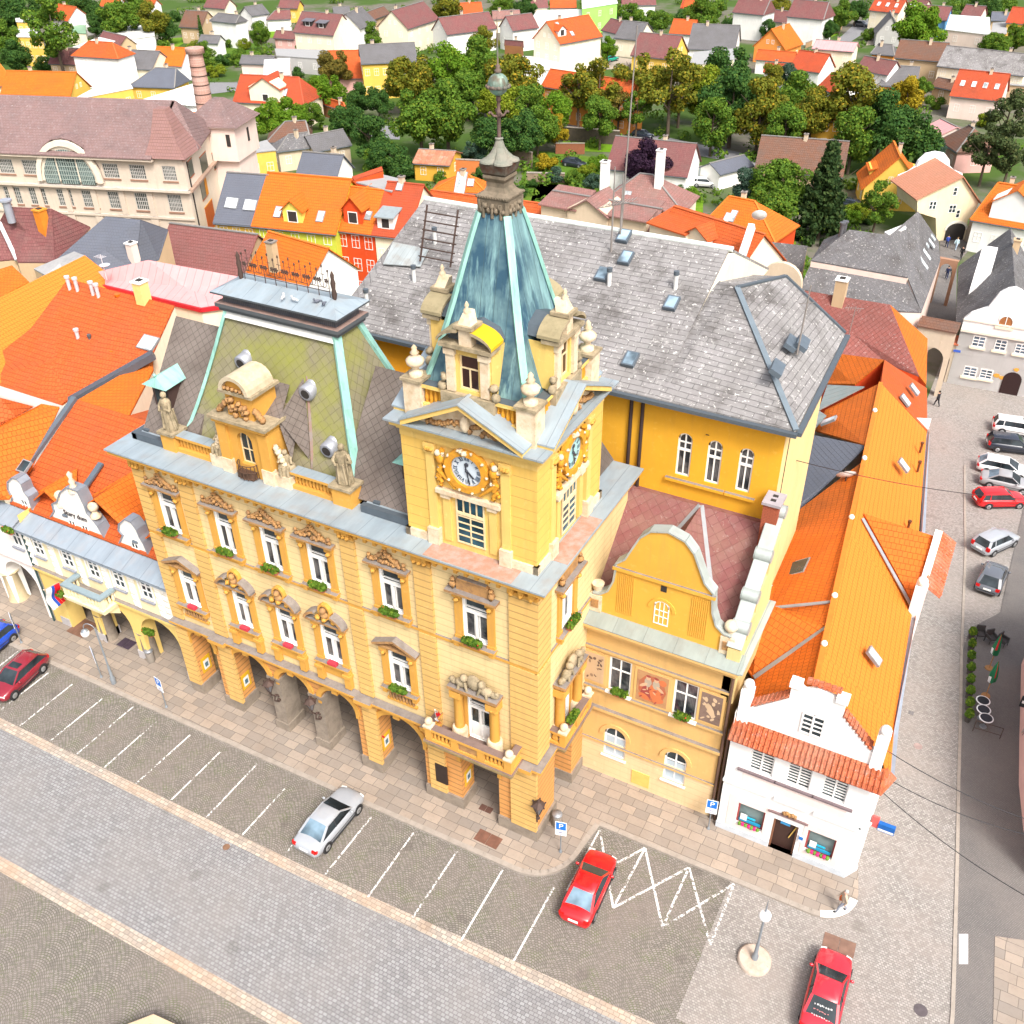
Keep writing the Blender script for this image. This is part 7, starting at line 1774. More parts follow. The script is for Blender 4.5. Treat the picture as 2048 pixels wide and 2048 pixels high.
m=MB();pts_=[(s,0,z)for s,z in o1];m.ext(pts_,(0,7,0));m.build('wall',plaster('gate_cream',(.76,.64,.43),amt=.15),GT)
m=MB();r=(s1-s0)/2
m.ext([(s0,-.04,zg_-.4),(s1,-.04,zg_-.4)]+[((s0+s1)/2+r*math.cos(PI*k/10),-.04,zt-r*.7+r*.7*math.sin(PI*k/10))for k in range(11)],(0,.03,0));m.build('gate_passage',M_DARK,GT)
m=MB()
for k in range(12):
 q=lambda t,g:((s0+s1)/2-(r+g)*math.cos(t),-.12,zt-r*.7+(r*.7+g)*math.sin(t));m.ext([q(PI*k/12,0),q(PI*(k+1)/12,0),q(PI*(k+1)/12,.3),q(PI*k/12,.3)],(0,.12,0))
m.build('arch_rim',plain('rim_pale',(.7,.66,.58)),GT)
for u,v in((1278,390),(1298,390),(1415,415),(1438,415),(1465,450),(1447,292)):s,z=gpx(u,v);mm=MB();window(mm,s-.28,s+.28,z-.55,z+.55,-.05,(),(.5,),.07);mm.build('window',[M_WHITEF,M_GLASS],GT)
m=MB();ap_=o1[4];l_,rr_=o1[3],o1[5]
slab(m,[(l_[0]-.3,-.4,l_[1]-.2),(ap_[0],-.4,ap_[1]+.05),(ap_[0],8.5,ap_[1]+.05),(l_[0]-.3,8.5,l_[1]-.2)],.15);slab(m,[(ap_[0],-.4,ap_[1]+.05),(rr_[0]+.3,-.4,rr_[1]-.2),(rr_[0]+.3,8.5,rr_[1]-.2),(ap_[0],8.5,ap_[1]+.05)],.15);m.build('roof',tiles('gate_tile',(.50,.22,.13),(.44,.19,.12),.3,.25,.07,.12,(.35,.2,.14),.3),GT)
m=MB();w_=(rr_[0]-l_[0])/2;c_=ap_[0];zt=ap_[1]
prof=[(-1.12,-3.2),(-1.05,-2.2),(-.75,-1.7),(-.55,-1.0),(-.5,-.2),(-.3,.7),(0,.95),(.3,.7),(.5,-.2),(.55,-1.0),(.75,-1.7),(1.05,-2.2),(1.12,-3.2)]
m.ext([(c_+w_*a,8.5,zt+b)for a,b in prof],(0,.6,0));m.build('scrolled_gable',M_WH,GT)
def pitched(inf,r,u,v):
 a,n,s=inf['a'],inf['n'],inf['rise']/inf['dep'];lo,hi=inf['ze']-1,inf['ze']+inf['rise']+1
 for _ in range(40):
  m_=(lo+hi)/2;p=at(*zp(r,(u,v)),m_)
  if m_>inf['ze']+(p-a).dot(n)*s:hi=m_
  else:lo=m_
 return at(*zp(r,(u,v)),(lo+hi)/2)
hs,inf=house('grey-roofed yellow house with four skylights, leftmost of the coloured row','R',(125,545),(418,568),(268,180),(560,208),6.6,'yellow','dgr',win=(3,3),zabs=7.0,chim=0,wh=1.0)
for u,v in((228,418),(268,424),(370,435),(412,440)):
 n_,d_=inf['n'],inf['dv'];p=pitched(inf,'R',u,v);roof_window(inf['roof'],p,inf['o'],.9,1.4,math.atan2(d_.y,d_.x),.7)
hs,inf=house('lime-green house with broad orange roof and small yellow gabled dormer','R',(420,570),(1040,632),(588,183),(1172,236),6.6,'lime','or_',win=(5,3),zabs=7.0,chim=0,wh=1.0)
def sky(inf,r,pts,w=.9,h=1.4,light=True):
 for u,v in pts:roof_window(inf['roof'],pitched(inf,r,u,v),inf['o'],w,h,math.atan2(inf['dv'].y,inf['dv'].x),math.atan(inf['rise']/inf['dep']),light)
def gdormer(inf,r,u,v,w,h,wallm,roofm,win=True,shed=False):
 p=pitched(inf,r,u,v)-inf['o'];rz=math.atan2(inf['dv'].y,inf['dv'].x);s=inf['rise']/inf['dep'];D_=h/s+.6
 m=MB();m.M=T(p.x,p.y,p.z,rz);m.box(-w/2,w/2,-.1,D_,-.2,h*.62,0)
 if not shed:m.ext([(-w/2,-.1,h*.62),(w/2,-.1,h*.62),(0,-.1,h)],(0,D_+.4,0),0)
 if win:ww=min(w*.22,.55);hh=min(h*.6,1.3);m.box(-ww,ww,-.14,-.1,.15,hh,2);m.box(-ww-.1,ww+.1,-.13,-.1,.05,hh+.1,3)
 if shed:slab(m,[(-w/2-.2,-.5,h*.6),(w/2+.2,-.5,h*.6),(w/2+.2,D_+.8,h*.95),(-w/2-.2,D_+.8,h*.95)],.14,1)
 else:
  for s_ in(-1,1):slab(m,[(s_*(w/2+.25),-.4,h*.5),(0,-.4,h+.02),(0,D_+.8,h+.02),(s_*(w/2+.25),D_+.4,h*.5)],.12,1)
 return m.build('dormer',[wallm,roofm,M_DARK,M_WHITEF],inf['roof'])
sky(inf,'R',((607,490),(935,525)));gdormer(inf,'R',725,560,2.4,2.5,plaster('dormer_yellow',(.74,.62,.12)),RT_OR)
hs,inf=house('orange-red house with cream-framed windows and a red gabled dormer','R',(1045,600),(1345,638),(1160,290),(1478,325),8.5,'redw','or_',win=(3,3),zabs=7.0,chim=0,wh=1.5,ww=1.1)
sky(inf,'R',((1303,518),),.8,1.1);gdormer(inf,'R',1190,570,2.3,3.0,plaster('wall_redw',WC['redw'],amt=.2,streak=.25),RT_OR)
hs,inf=house('cream house with dark red roof and shed dormer right of the orange-red house','R',(1350,640),(1600,668),(1515,262),(1830,285),8.5,'cream','red',win=(3,2),zabs=7.0,chim=1)
gdormer(inf,'R',1440,610,2.0,2.2,M_WHITEF,plain('zinc_roof',(.3,.36,.38),.5,.3),True,True);sky(inf,'R',((1545,295),),.8,1.0)
m=MB();P_=[at(*zp('R',q),8.5)for q in((1180,245),(1480,300),(1500,215),(1200,205))]
poly_house('flat grey roof terrace with red parapet behind the dark red roof',[('R',[(1180,250,10.5),(1480,330,10.5),(1590,240,10),(1400,195,10)],'flt'),('R',[(1175,215,11),(1405,135,11.3),(1415,165,11),(1190,240,10.8)],'red')],'redw')
hs,inf=house('long orange roof left of the spire neck','5',(487,300),(800,345),(505,232),(790,262),7,'cream','ro',win=(0,1),gwin=(0,0),zabs=6.8,chim=0)
hs,inf=house('hipped orange roof with long white skylight beside the spire neck','5',(520,214),(800,228),(680,140),(712,143),6.5,'cream','or_','lr',win=(0,1),gwin=(0,0),zabs=6.2,chim=1);sky(inf,'5',((665,205),),1.4,4.0);sky(inf,'5',((722,187),),.9,1.1)
house('orange roof strip right of the spire neck','5',(985,368),(1128,388),(992,288),(1140,302),6.5,'cream','ro',win=(0,1),gwin=(0,0),zabs=6.2,chim=0)
hs,inf=house('faded purple tile roof with three dormers behind the tall grey roof','S',(140,728),(950,878),(213,518),(1035,650),8,'cream','mar',win=(0,1),gwin=(0,0),zabs=7.0,chim=0)
RM['mar2']=tiles('roof_faded_purple',(.30,.145,.125),(.24,.115,.10),.34,.3,.09,.2,(.2,.15,.13),.6,.25)
inf['roof'].data.materials[0]=RM['mar2']
gdormer(inf,'S',480,800,5.0,3.2,wmat('beige'),RM['mar2'],False);gdormer(inf,'S',260,740,4.5,2.6,wmat('beige'),RM['mar2'],False,True);gdormer(inf,'S',790,830,4.5,2.6,wmat('beige'),RM['mar2'],False,True)
hs,inf=house('orange-red tile roof with white firewall right of the aerial mast','S',(940,975),(1595,1205),(1045,655),(1740,770),8,'cream','ro',win=(0,1),gwin=(0,0),zabs=6.6,chim=0)
gdormer(inf,'S',1100,905,5,2.4,wmat('cream'),RT_RO,False,True);gdormer(inf,'S',1320,950,3,2.2,wmat('cream'),RT_RO,False)
m=MB();o_=inf['o'];a,b=at(*zp('S',(1600,1240)),7.2)-o_,at(*zp('S',(1755,780)),11.6)-o_;m.bar(a,b,.6,.9);m.build('firewall',M_WH,hs);m=MB();p=b+Vector((.5,.3,.9));m.M=T(p.x,p.y,p.z,.3,-1.0);m.lathe([(.03,0),(.5,.06),(.75,.2)],(0,0,0),14);m.M=None;m.build('satellite_dish',plain('dish_white',(.78,.78,.76),.4),hs)
hs,inf=house('pale pinkish hip roof with tall white chimneys behind the faded purple roof','S',(600,590),(1215,668),(885,382),(905,384),5.5,'cream','mar2','lr',win=(0,1),gwin=(0,0),zabs=4.6,chim=0)
for u,v,h in((610,570,4.5),(1030,510,5.0)):p=at(*zp('S',(u,v)),6.0);chimney(inf['roof'],p,h,.9,[wmat('white'),M_WHITEF,M_DARK],'chimney',inf['o'])
sky(inf,'S',((785,575),),.9,2.0)
hs,inf=house('orange gabled roof with dishes between the firewall and the spruce','S',(1385,775),(1925,890),(1600,545),(1700,600),6,'redw','or_','lr',win=(0,1),gwin=(0,0),zabs=4.2,chim=1);sky(inf,'S',((1605,715),(1560,735)),.8,1.6)
hs,inf=house('white house with purple roof partly hidden by the dark purple tree','S',(640,325),(1245,390),(725,90),(1300,150),3.6,'white','pur',win=(3,1),gwin=(1,0))
house('steep dark grey roof with white gable wall behind the lime house','R',(755,195),(1045,220),(815,18),(1095,48),6,'white','dgr',win=(0,1),gwin=(0,1),zabs=5.0)
hs,inf=house('large brown patched tile roof behind the round green tree','3',(455,930),(925,968),(520,742),(930,795),3.2,'tan','brn',win=(0,1),gwin=(1,1),chim=1)
house('low white shed with dark roof left of the brown tiled roof','3',(252,958),(428,912),(330,885),(487,820),2.6,'white','dgr',win=(1,1),gwin=(0,0),tan=.5,chim=0)
g,gi=gable_front('yellow cottage with steep orange roof and side dormers beside the town gate','3',(1050,1035),(1375,1050),(1275,870),3.2,'yellow','or_',8,(4,1))
m=MB();o_=gi['o']
for sg in(-1,1):
 M_=T(*((gi['a']if sg<0 else gi['b'])-o_+gi['n']*3.4),math.atan2(gi['dv'].y,gi['dv'].x));m.M=M_;m.box(-sg*1.8-1.0,-sg*1.8+1.0,-.6,3,0,2.0,0);slab(m,[(-sg*1.8-sg*-1.3,-1,1.7),(-sg*3.4,-1,2.6),(-sg*3.4,3.2,2.6),(-sg*1.8-sg*-1.3,3.2,1.7)],.12,1)
m.build('dormer',[wmat('yellow'),RT_OR],gi['roof'])
hs,inf=house('white house with half-hipped orange roof at the right edge behind the gate','T',(1580,478),(2060,560),(1760,225),(1990,285),4.5,'white','or_','lr',win=(4,1),gwin=(1,1),tan=1.0);gdormer(inf,'T',1830,500,5.2,4.0,M_WH,RT_OR,False)
m=MB()
TAB=[
('yellow house with plain orange roof left of the factory chimney','1',(10,515),(385,525),(60,395),(420,400),3.4,'yellow','or_','',(5,1),(1,1)),
('orange hip roof at the left frame edge near the flagpole','1',(-90,485),(70,455),(-60,345),(45,335),3.6,'cream','or_','r',(3,1),(1,1)),
('three-storey white house with orange hip roof','1',(402,302),(650,318),(470,235),(640,232),6.8,'white','ro','lr',(6,3),(2,1)),
('low tan house with purple roof below the left trees','1',(275,345),(410,350),(285,268),(430,268),3.2,'tan','pur','',(3,1),(1,1)),
('cream house with long grey roof beside the three-storey white house','1',(630,368),(836,380),(680,275),(870,285),3.6,'cream','gry','',(3,1),(1,0)),
('orange-roofed house with a white gable, left of the brick chimney top','1',(840,352),(1000,360),(888,262),(1030,266),3.6,'white','or_','',(2,1),(1,1)),
('yellow house with broad grey hip roof just left of the brick chimney','1',(718,470),(958,478),(850,385),(990,372),3.6,'yellow','dgr','lr',(3,1),(2,0)),
('small tan house with dark roof in front of the long white flat roof','1',(540,225),(660,255),(600,182),(690,200),3.0,'tan','pur','',(0,1),(0,0)),
('white-gabled house with orange roof near the top left corner','1',(280,95),(375,112),(300,22),(435,42),4.5,'white','ro','',(2,1),(2,1)),
('brown-roofed tan house near the narrow cypress','1',(995,143),(1110,150),(1040,60),(1140,65),4.2,'tan','brn','',(3,1),(1,1)),
('white two-storey cube house with grey hip roof','1',(1165,110),(1300,125),(1200,75),(1330,85),6.2,'white','gry','lr',(2,2),(3,0)),
('white bungalow with purple-red roof right of the cube house','1',(1475,105),(1600,100),(1520,55),(1620,60),3.2,'white','pur','l',(2,1),(3,0)),
('tall beige house with purple roof and two dark dormers','1',(1625,172),(1838,190),(1680,65),(1900,82),6.6,'cream','pur','',(4,2),(1,1)),
('small pink house with purple roof at the foot of the tall beige house','1',(1515,205),(1622,212),(1530,170),(1640,175),2.8,'pink','pur','',(2,1),(1,0)),
('pale apricot building with flat-looking grey roof above the red-roofed villa','1',(1330,345),(1500,350),(1345,310),(1475,310),5,'palepink','gry','',(4,1),(1,0)),
('yellow villa with dark red roof beside the round green tree','1',(1295,555),(1672,575),(1345,418),(1655,428),4.6,'cream','red','r',(3,1),(2,1)),
('brown hipped roof right of the stair tower','1',(1480,778),(1705,768),(1570,690),(1690,655),4.0,'tan','brn','lr',(2,1),(1,0)),
('grey slate roofs with brown chimneys behind the coloured row','1',(1535,828),(1735,803),(1590,745),(1700,735),3.6,'beige','slt','lr',(2,1),(1,0)),
('grey roof with green verge left of the park trees','1',(1735,832),(1930,795),(1770,735),(1925,715),3.2,'beige','gry','',(2,1),(1,0)),
('orange tiled roof behind the factory corner','1',(800,690),(1050,702),(940,608),(1060,640),9,'tan','or_','',(0,1),(0,0)),
('grey concrete roof slope above the factory ridge','1',(480,668),(765,674),(540,600),(620,565),9,'grey','flt','',(0,1),(0,0)),
('big white house with purple roof right of the spire top left','2',(372,155),(540,100),(285,52),(470,15),6.2,'cream','pur','',(4,2),(2,1)),
('orange roof peeking between two white gables at the top left','2',(110,130),(270,70),(60,78),(310,32),5.5,'tan','brn','',(0,1),(0,0)),
('low red roof left of the yellow school-like house','2',(-60,430),(120,425),(-80,290),(150,272),3.2,'pink','ro','',(0,1),(0,0)),
('yellow house with broad grey roof left of the park','2',(122,347),(420,332),(165,250),(560,228),7.2,'yellow','gry','',(6,2),(2,0)),
('long white building with faded purple roof and a row of windows','2',(592,187),(860,152),(560,107),(850,55),5.2,'white','pur','',(9,1),(2,1)),
('white house with purple roof left of the large cream house','2',(955,165),(1090,148),(912,97),(1050,70),5.2,'white','pur','',(3,1),(2,1)),
('large cream house with orange roof and many small windows above the park','2',(1215,238),(1440,197),(1140,92),(1395,112),7.4,'cream','ro','',(6,3),(3,1)),
('small brown timber annex left of the large cream house','2',(920,245),(1012,252),(932,225),(1022,230),3.0,'brownw','pur','',(1,1),(1,0)),
('long brick-orange building hidden behind the park trees','2',(1120,470),(1590,545),(1080,388),(1600,432),6.4,'orange','ro','',(8,2),(1,0)),
('pale yellow house with grey roof above the parked green car','2',(1520,205),(1645,218),(1585,130),(1715,118),4.2,'cream','gry','',(2,1),(2,1)),
('yellow-walled house with purple roof right of the green parked car','2',(1612,300),(1832,322),(1680,183),(1888,200),3.8,'yellow','pur','',(3,1),(1,1)),
('white house with jumbled purple roofs left of the pale yellow one','2',(1450,162),(1562,190),(1415,100),(1600,112),4.2,'white','pur','',(2,1),(1,0)),
('orange-roofed white house at the edge of the scrub','3',(-20,178),(100,186),(10,105),(165,118),3.6,'white','ro','',(2,1),(1,0)),
('white house with steep grey roof left of the orange cottage','3',(80,265),(332,276),(150,128),(382,150),3.2,'white','gry','',(3,1),(1,0)),
('white villa with purple mansard roof, left one of the pair','3',(330,62),(492,78),(345,-10),(560,-5),6.4,'white','pur','r',(2,2),(2,0)),
('white villa with purple mansard roof, right one of the pair','3',(628,85),(822,103),(680,0),(855,15),6.4,'white','pur','r',(2,2),(2,0)),
('low orange-pink roof with white chimney below the orange cottage','3',(455,322),(655,338),(485,280),(685,290),3.2,'white','ro','',(2,1),(1,0)),
('dark red roof with white gable and skylight','3',(645,372),(802,395),(692,278),(870,305),3.4,'white','red','',(2,1),(1,1)),
('red steep roofs in shade behind the park trees','3',(800,478),(905,515),(862,388),(948,440),3.5,'white','red','',(1,1),(1,0)),
('two-storey cream house with red metal roof','3',(770,266),(988,283),(800,222),(992,237),6.0,'cream','pinkm','',(3,2),(2,0)),
('small white house with purple roof and flat white front block','3',(1012,378),(1180,408),(1005,310),(1203,330),5.4,'white','pur','',(2,2),(1,0)),
('long beige house with brown roof and three white windows','3',(1225,312),(1482,333),(1255,222),(1500,237),5.2,'tan','brn','',(3,1),(1,0)),
('long white row with grey eternit roof at the right edge','3',(1462,357),(1932,412),(1503,262),(1935,292),5.6,'cream','ete','',(7,2),(1,0)),
('orange house with lumpy grey roof','3',(1147,467),(1332,478),(1203,360),(1390,377),3.4,'orange','gry','',(2,1),(1,0)),
('pinkish house with red roof and four skylights','3',(1532,522),(1797,550),(1602,390),(1842,410),4.2,'palepink','red','',(3,1),(2,1)),
('small lilac metal roof above the brown hip roof','3',(1400,700),(1480,742),(1425,645),(1550,690),3.2,'palepink','pinkm','',(0,1),(0,0)),
('pink house with dark brown hip roof near the right-hand pines','3',(1478,770),(1568,832),(1595,695),(1690,712),3.6,'pink','brn','lr',(2,1),(1,0)),
('cream house with red roof and three skylights at the top right','3',(1085,52),(1240,68),(1112,-12),(1280,-2),5.4,'cream','red','',(3,2),(1,1)),
('purple-roofed house with a blue side wall near the round tree','3',(1357,97),(1502,108),(1382,28),(1552,42),5,'blue','pur','',(2,1),(1,0)),
('deep yellow house with orange roof half hidden behind park trees','3',(700,655),(930,662),(702,575),(932,597),5.4,'ochre','ro','',(4,2),(1,0)),
('rusty metal roofed shed with yellow wall below the park','5',(410,70),(600,82),(330,-5),(690,10),2.8,'ochre','rust','',(2,1),(1,0)),
('purple roof house at the very top middle','2',(1055,40),(1145,36),(1075,0),(1170,-5),5,'cream','pur','',(2,1),(1,0)),
('red roof at the very top behind the long white row','3',(1840,120),(1960,130),(1870,40),(1990,50),5,'yellow','red','',(2,1),(1,0)),
('white house with dark roof at the top left of the spire','1',(1390,85),(1480,70),(1395,30),(1500,20),4,'white','gry','',(2,1),(1,0)),
('low grey-roofed white house in the second row at the top left','1',(555,30),(650,35),(565,-12),(645,-8),4,'white','ro','',(2,1),(1,0)),
('small orange roof beside the white row at the top left','1',(770,28),(845,33),(790,-6),(852,-2),4,'white','ro','',(2,1),(1,0)),
('yellow house with purple roof at the top edge above the beige house','1',(1540,38),(1640,42),(1550,0),(1660,4),4,'yellow','pur','',(2,1),(1,0)),
('grey-white house at the top edge right of the beige house','1',(1850,92),(1932,88),(1865,40),(1960,35),4.5,'white','gry','',(2,1),(1,0)),
('orange low roof behind the yellow autumn tree at the top','2',(660,78),(785,72),(650,22),(770,12),4,'cream','ro','',(2,1),(1,0)),
('tan roofed low house above the white purple-roofed house','2',(850,102),(992,96),(862,60),(988,58),3.6,'cream','mar2','',(3,1),(1,0)),
('cream block at the very top right of the purple top house','2',(1165,40),(1300,38),(1170,0),(1300,-4),4.2,'cream','ro','',(3,1),(1,0)),
('white long house at the top edge above the scrub','2',(1560,25),(1740,22),(1570,-8),(1740,-12),4,'white','pur','',(4,1),(1,0)),
('yellow small house at the top edge above the park road','2',(1885,40),(1960,44),(1890,0),(1965,2),4,'yellow','red','',(2,1),(1,0)),
('orange-walled house at the top edge left of the villa pair','3',(55,42),(150,46),(60,2),(160,4),4,'orange','ro','',(2,1),(1,0)),
('low purple roof linking the two white villas','3',(535,112),(622,122),(545,58),(640,62),3.0,'cream','pur','',(2,1),(1,0)),
('purple long roof behind the cream house with three skylights','3',(1255,72),(1345,85),(1265,-5),(1450,0),4.5,'cream','pur','',(2,1),(1,0)),
('small orange house with grey hipped roof left of the long beige house','3',(1095,292),(1212,302),(1120,250),(1215,242),3.4,'orange','gry','lr',(2,1),(1,0)),
('brick shed with lean roof beside the orange house','3',(1432,470),(1535,490),(1440,430),(1530,440),3.0,'tan','brn','',(1,1),(1,0)),
('pink purple-roofed house beside the cubic pink house','3',(1590,78),(1690,88),(1600,28),(1710,34),5.0,'palepink','pur','',(2,1),(1,0)),
('dark-roofed shed row at the top right corner','3',(1755,108),(1870,112),(1760,68),(1870,70),3.2,'tan','dgr','',(2,1),(1,0)),
('red-roofed white house between the villas and the red roof','3',(500,392),(600,398),(510,350),(610,358),3.2,'white','red','',(2,1),(1,0)),
('grey-roofed white house below the tall beige house','1',(1100,232),(1200,236),(1110,195),(1205,198),3.2,'white','gry','',(2,1),(1,0)),
('red-roofed cottage between the round tree and the yellow grey-roofed house','1',(1760,560),(1915,605),(1800,545),(1900,570),2.6,'brownw','ro','lr',(1,1),(1,0)),
('cream house with purple roof at the top edge left','1',(1130,35),(1240,45),(1160,-10),(1275,-5),4,'cream','pur','',(2,1),(1,0)),
]
for t in TAB:
 lab,r,A,B,C_,D_,he,wl,rf,hip,win,gw=t
 tn={'pinkm':.45,'flt':.5,'rust':.35,'gry':.7}.get(rf,.85)
 k='skylights' in lab
 wl=wl
 hs,inf=house(lab,r,A,B,C_,D_,he,wl,rf,hip,win,gw,tan=tn,chim=0 if gw[1]==0 and win[0]==0 else 1,sky=(4 if 'four sky' in lab else 3 if 'three sky' in lab else 0),group='houses on the slope')
 if 'two dark dormers' in lab:
  for u,v in((1700,145),(1775,155)):gdormer(inf,'1',u,v,2.6,1.8,M_DARK,plain('dorm_dark',(.12,.12,.14)),True,True)
 if 'dark red roof beside' in lab:gdormer(inf,'1',1470,560,6.5,4.2,wmat('cream'),RT_RED,True);sky(inf,'1',((1575,515),),.8,1.6)
 if 'large cream' in lab:gdormer(inf,'2',1225,200,2.4,2.2,wmat('white'),RT_RO,True);sky(inf,'2',((1280,190),(1200,140)),.9,1.2)
G_='houses on the slope'
gable_front('white gabled house with dark roof left of the big purple roof','2',(-30,150),(108,155),(30,78),7.2,'white','gry',10,(2,2),group=G_)
gable_front('orange timber cottage with bright orange roof','3',(445,250),(612,270),(545,165),3.6,'orange','or_',9,(3,1),group=G_)
gable_front('steep dark gabled house with yellow ground floor left of the round tree','3',(1120,182),(1252,186),(1215,92),3.0,'grey','gry',8,(2,1),group=G_)
flat_house('long white flat-roofed hall near the lawn','1',[(405,262),(850,200),(850,150),(735,140)],3.6,'white','wht',(6,1),group=G_)
flat_house('low house with green flat roof beside the white gable','1',[(375,182),(475,188),(472,142),(370,138)],2.8,'cream','grn',(2,1),group=G_)
flat_house('pale yellow apartment block at the left edge','1',[(95,205),(232,208),(215,160),(80,165)],6.5,'yellow','wht',(4,2),group=G_)
flat_house('second pale yellow block with flat roof above it','1',[(90,122),(200,125),(182,82),(80,80)],6.5,'yellow','wht',(3,2),group=G_)
flat_house('large white low-pitched metal roof with red verge behind the factory','1',[(690,600),(1110,595),(1080,462),(770,560)],[6.5,6.5,9.5,8.5],'white','wht',(0,1),group=G_)
flat_house('yellow workshop row with pale blue flat roof','1',[(400,555),(730,490),(715,465),(560,470)],4.0,'yellow','wht',(5,1),group=G_)
flat_house('beige cube annex with small window above the factory roof','1',[(150,620),(330,615),(365,560),(200,545)],8.5,'beige','wht',(2,1),group=G_)
flat_house('pale grey boxes on the flat roof left of the grey slope','1',[(350,655),(450,650),(450,590),(360,585)],9.5,'white','pur',(1,1),group=G_)
flat_house('dark grey flat roofs behind the apricot building','1',[(1530,310),(1860,335),(1800,280),(1520,272)],3.4,'grey','flt',(4,1),group=G_)
flat_house('apricot cube with white side wall','1',[(1455,420),(1600,415),(1600,325),(1460,335)],6.0,'palepink','wht',(2,2),group=G_)
flat_house('yellow tower-like house with flat grey roof behind the stair tower','1',[(1360,850),(1520,832),(1470,780),(1350,815)],8.0,'yellow','flt',(2,2),group=G_)
flat_house('bright green house at the top edge','2',[(1338,50),(1530,20),(1520,-20),(1335,-15)],6.5,'green','wht',(3,2),group=G_)
flat_house('low white halls with flat roofs above the large cream house','2',[(1060,105),(1365,100),(1330,55),(1090,60)],4.0,'white','wht',(5,1),group=G_)
flat_house('white flat-roofed garage block in the yard above the park','2',[(960,385),(1240,390),(1250,330),(950,310)],3.2,'white','wht',(3,1),group=G_)
flat_house('cubic pink and white house right of the round tree','3',[(1500,165),(1745,195),(1740,100),(1525,85)],6.2,'palepink','wht',(2,2),group=G_)
flat_house('flat cream house left of the park trees on the right','3',[(92,365),(330,330),(330,272),(110,292)],5.2,'cream','flt',(3,1),group=G_)
flat_house('yellow shed with grey roof at the right edge','3',[(1750,180),(1835,190),(1840,125),(1760,130)],3.5,'yellow','flt',(2,1),group=G_)
flat_house('grey flat building in the dip at the right edge','3',[(1850,470),(1960,480),(1950,430),(1860,425)],3.6,'tan','flt',(0,1),group=G_)
def proj_w(w):
 q=CAMR.T@(np.array(w)-CAMC);return 1024+FPX*q[0]/q[2],1024+FPX*q[1]/q[2],q[2]
def leaf_mesh(name,centres,leaf,n,seed,up=.35,droop=0.):
 """many small leaf-sized quads spread over clump shells: centres = [(x,y,z,r)]"""
 rg=np.random.default_rng(seed);c=np.array(centres);w=c[:,3]**2;k=rg.choice(len(c),n,p=w/w.sum())
 v=rg.normal(size=(n,3));v/=np.linalg.norm(v,axis=1)[:,None]
 rad=c[k,3]*(.45+.6*rg.random(n)**.5);p=c[k,:3]+v*rad[:,None]*np.array([1,1,.8])
 p[:,2]-=droop*rad*rg.random(n)
 nn=v+rg.normal(size=(n,3))*.6+np.array([0,0,up]);nn/=np.linalg.norm(nn,axis=1)[:,None]
 t=np.cross(nn,rg.normal(size=(n,3)));t/=np.linalg.norm(t,axis=1)[:,None];b=np.cross(nn,t)
 s=leaf*(.6+.8*rg.random(n))[:,None]
 q=np.stack([p-t*s-b*s*.6,p+t*s-b*s*.6,p+t*s*.7+b*s*.7,p-t*s*.7+b*s*.7],1).reshape(-1,3)
 me=bpy.data.meshes.new(name);me.vertices.add(4*n);me.vertices.foreach_set('co',q.ravel());me.loops.add(4*n);me.loops.foreach_set('vertex_index',np.arange(4*n));me.polygons.add(n);me.polygons.foreach_set('loop_start',np.arange(n)*4);me.polygons.foreach_set('loop_total',np.full(n,4));me.update();me.validate()
 return me
M_BARK=stone('bark',(.12,.09,.065),(.05,.04,.03),.6,4)
def trunk_mesh(h,r,limbs,seed):
 m=MB();rd=random.Random(seed);m.tube((0,0,-.6),(.1,0,h*.45),r,r*.7,7);m.tube((.1,0,h*.45),(0,.1,h*.8),r*.7,r*.2,6)
 for k in range(limbs):
  a=2*PI*k/limbs+rd.random();z=h*(.3+.3*rd.random());L=h*.28;m.tube((.08,0,z),(L*math.cos(a),L*math.sin(a),z+L*.9),r*.4,r*.1,5)
 o=m.build('trunk',M_BARK);d=o.data;bpy.data.objects.remove(o);return d
def clumps(seed,n,rx,rz,z0,cr,top=1.):
 rd=random.Random(seed);out=[]
 while len(out)<n:
  x,y,z=rd.uniform(-1,1),rd.uniform(-1,1),rd.uniform(-1,1);d=math.sqrt(x*x+y*y+z*z)
  if d>1 or d<.35:continue
  k=1-.25*max(0,z)*top;out.append((x*rx*k,y*rx*k,z0+z*rz,cr*(.65+.7*rd.random())))
 return out
KIND={}
KIND['broad']=[(leaf_mesh('broad_crown',clumps(s,34,3.9,3.3,6.2,1.25),.165,11000,s),trunk_mesh(9,.3,5,s),10.,4.9)for s in(1,2,3)]
KIND['oval']=[(leaf_mesh('oval_crown',clumps(s,30,2.7,4.0,6.0,1.1),.15,8500,s),trunk_mesh(10,.26,5,s),10.4,3.6)for s in(4,5,6)]
KIND['loose']=[(leaf_mesh('loose_crown',clumps(s,20,3.2,3.4,6.6,.95),.15,4600,s),trunk_mesh(10,.25,8,s),10.4,4.1)for s in(7,8,9)]
KIND['bush']=[(leaf_mesh('bush_crown',clumps(s,14,2.6,1.7,2.0,1.1),.15,3800,s),trunk_mesh(2.5,.15,4,s),4.4,3.5)for s in(10,11)]
def spruce(seed):
 rd=random.Random(seed);out=[]
 for i in range(15):
  z=1.0+.62*i;R_=3.1*(1-z/10.8)
  for k in range(9):
   a=2*PI*k/9+rd.random();rr_=R_*(.55+.5*rd.random());out.append((rr_*math.cos(a),rr_*math.sin(a),z-.25*rr_*.5,.42+.22*(1-z/11)))
  out.append((0,0,z,.5))
 return out
KIND['spruce']=[(leaf_mesh('spruce_crown',spruce(12),.16,9000,12,-.1,.6),trunk_mesh(10,.22,3,12),10.8,3.4)]
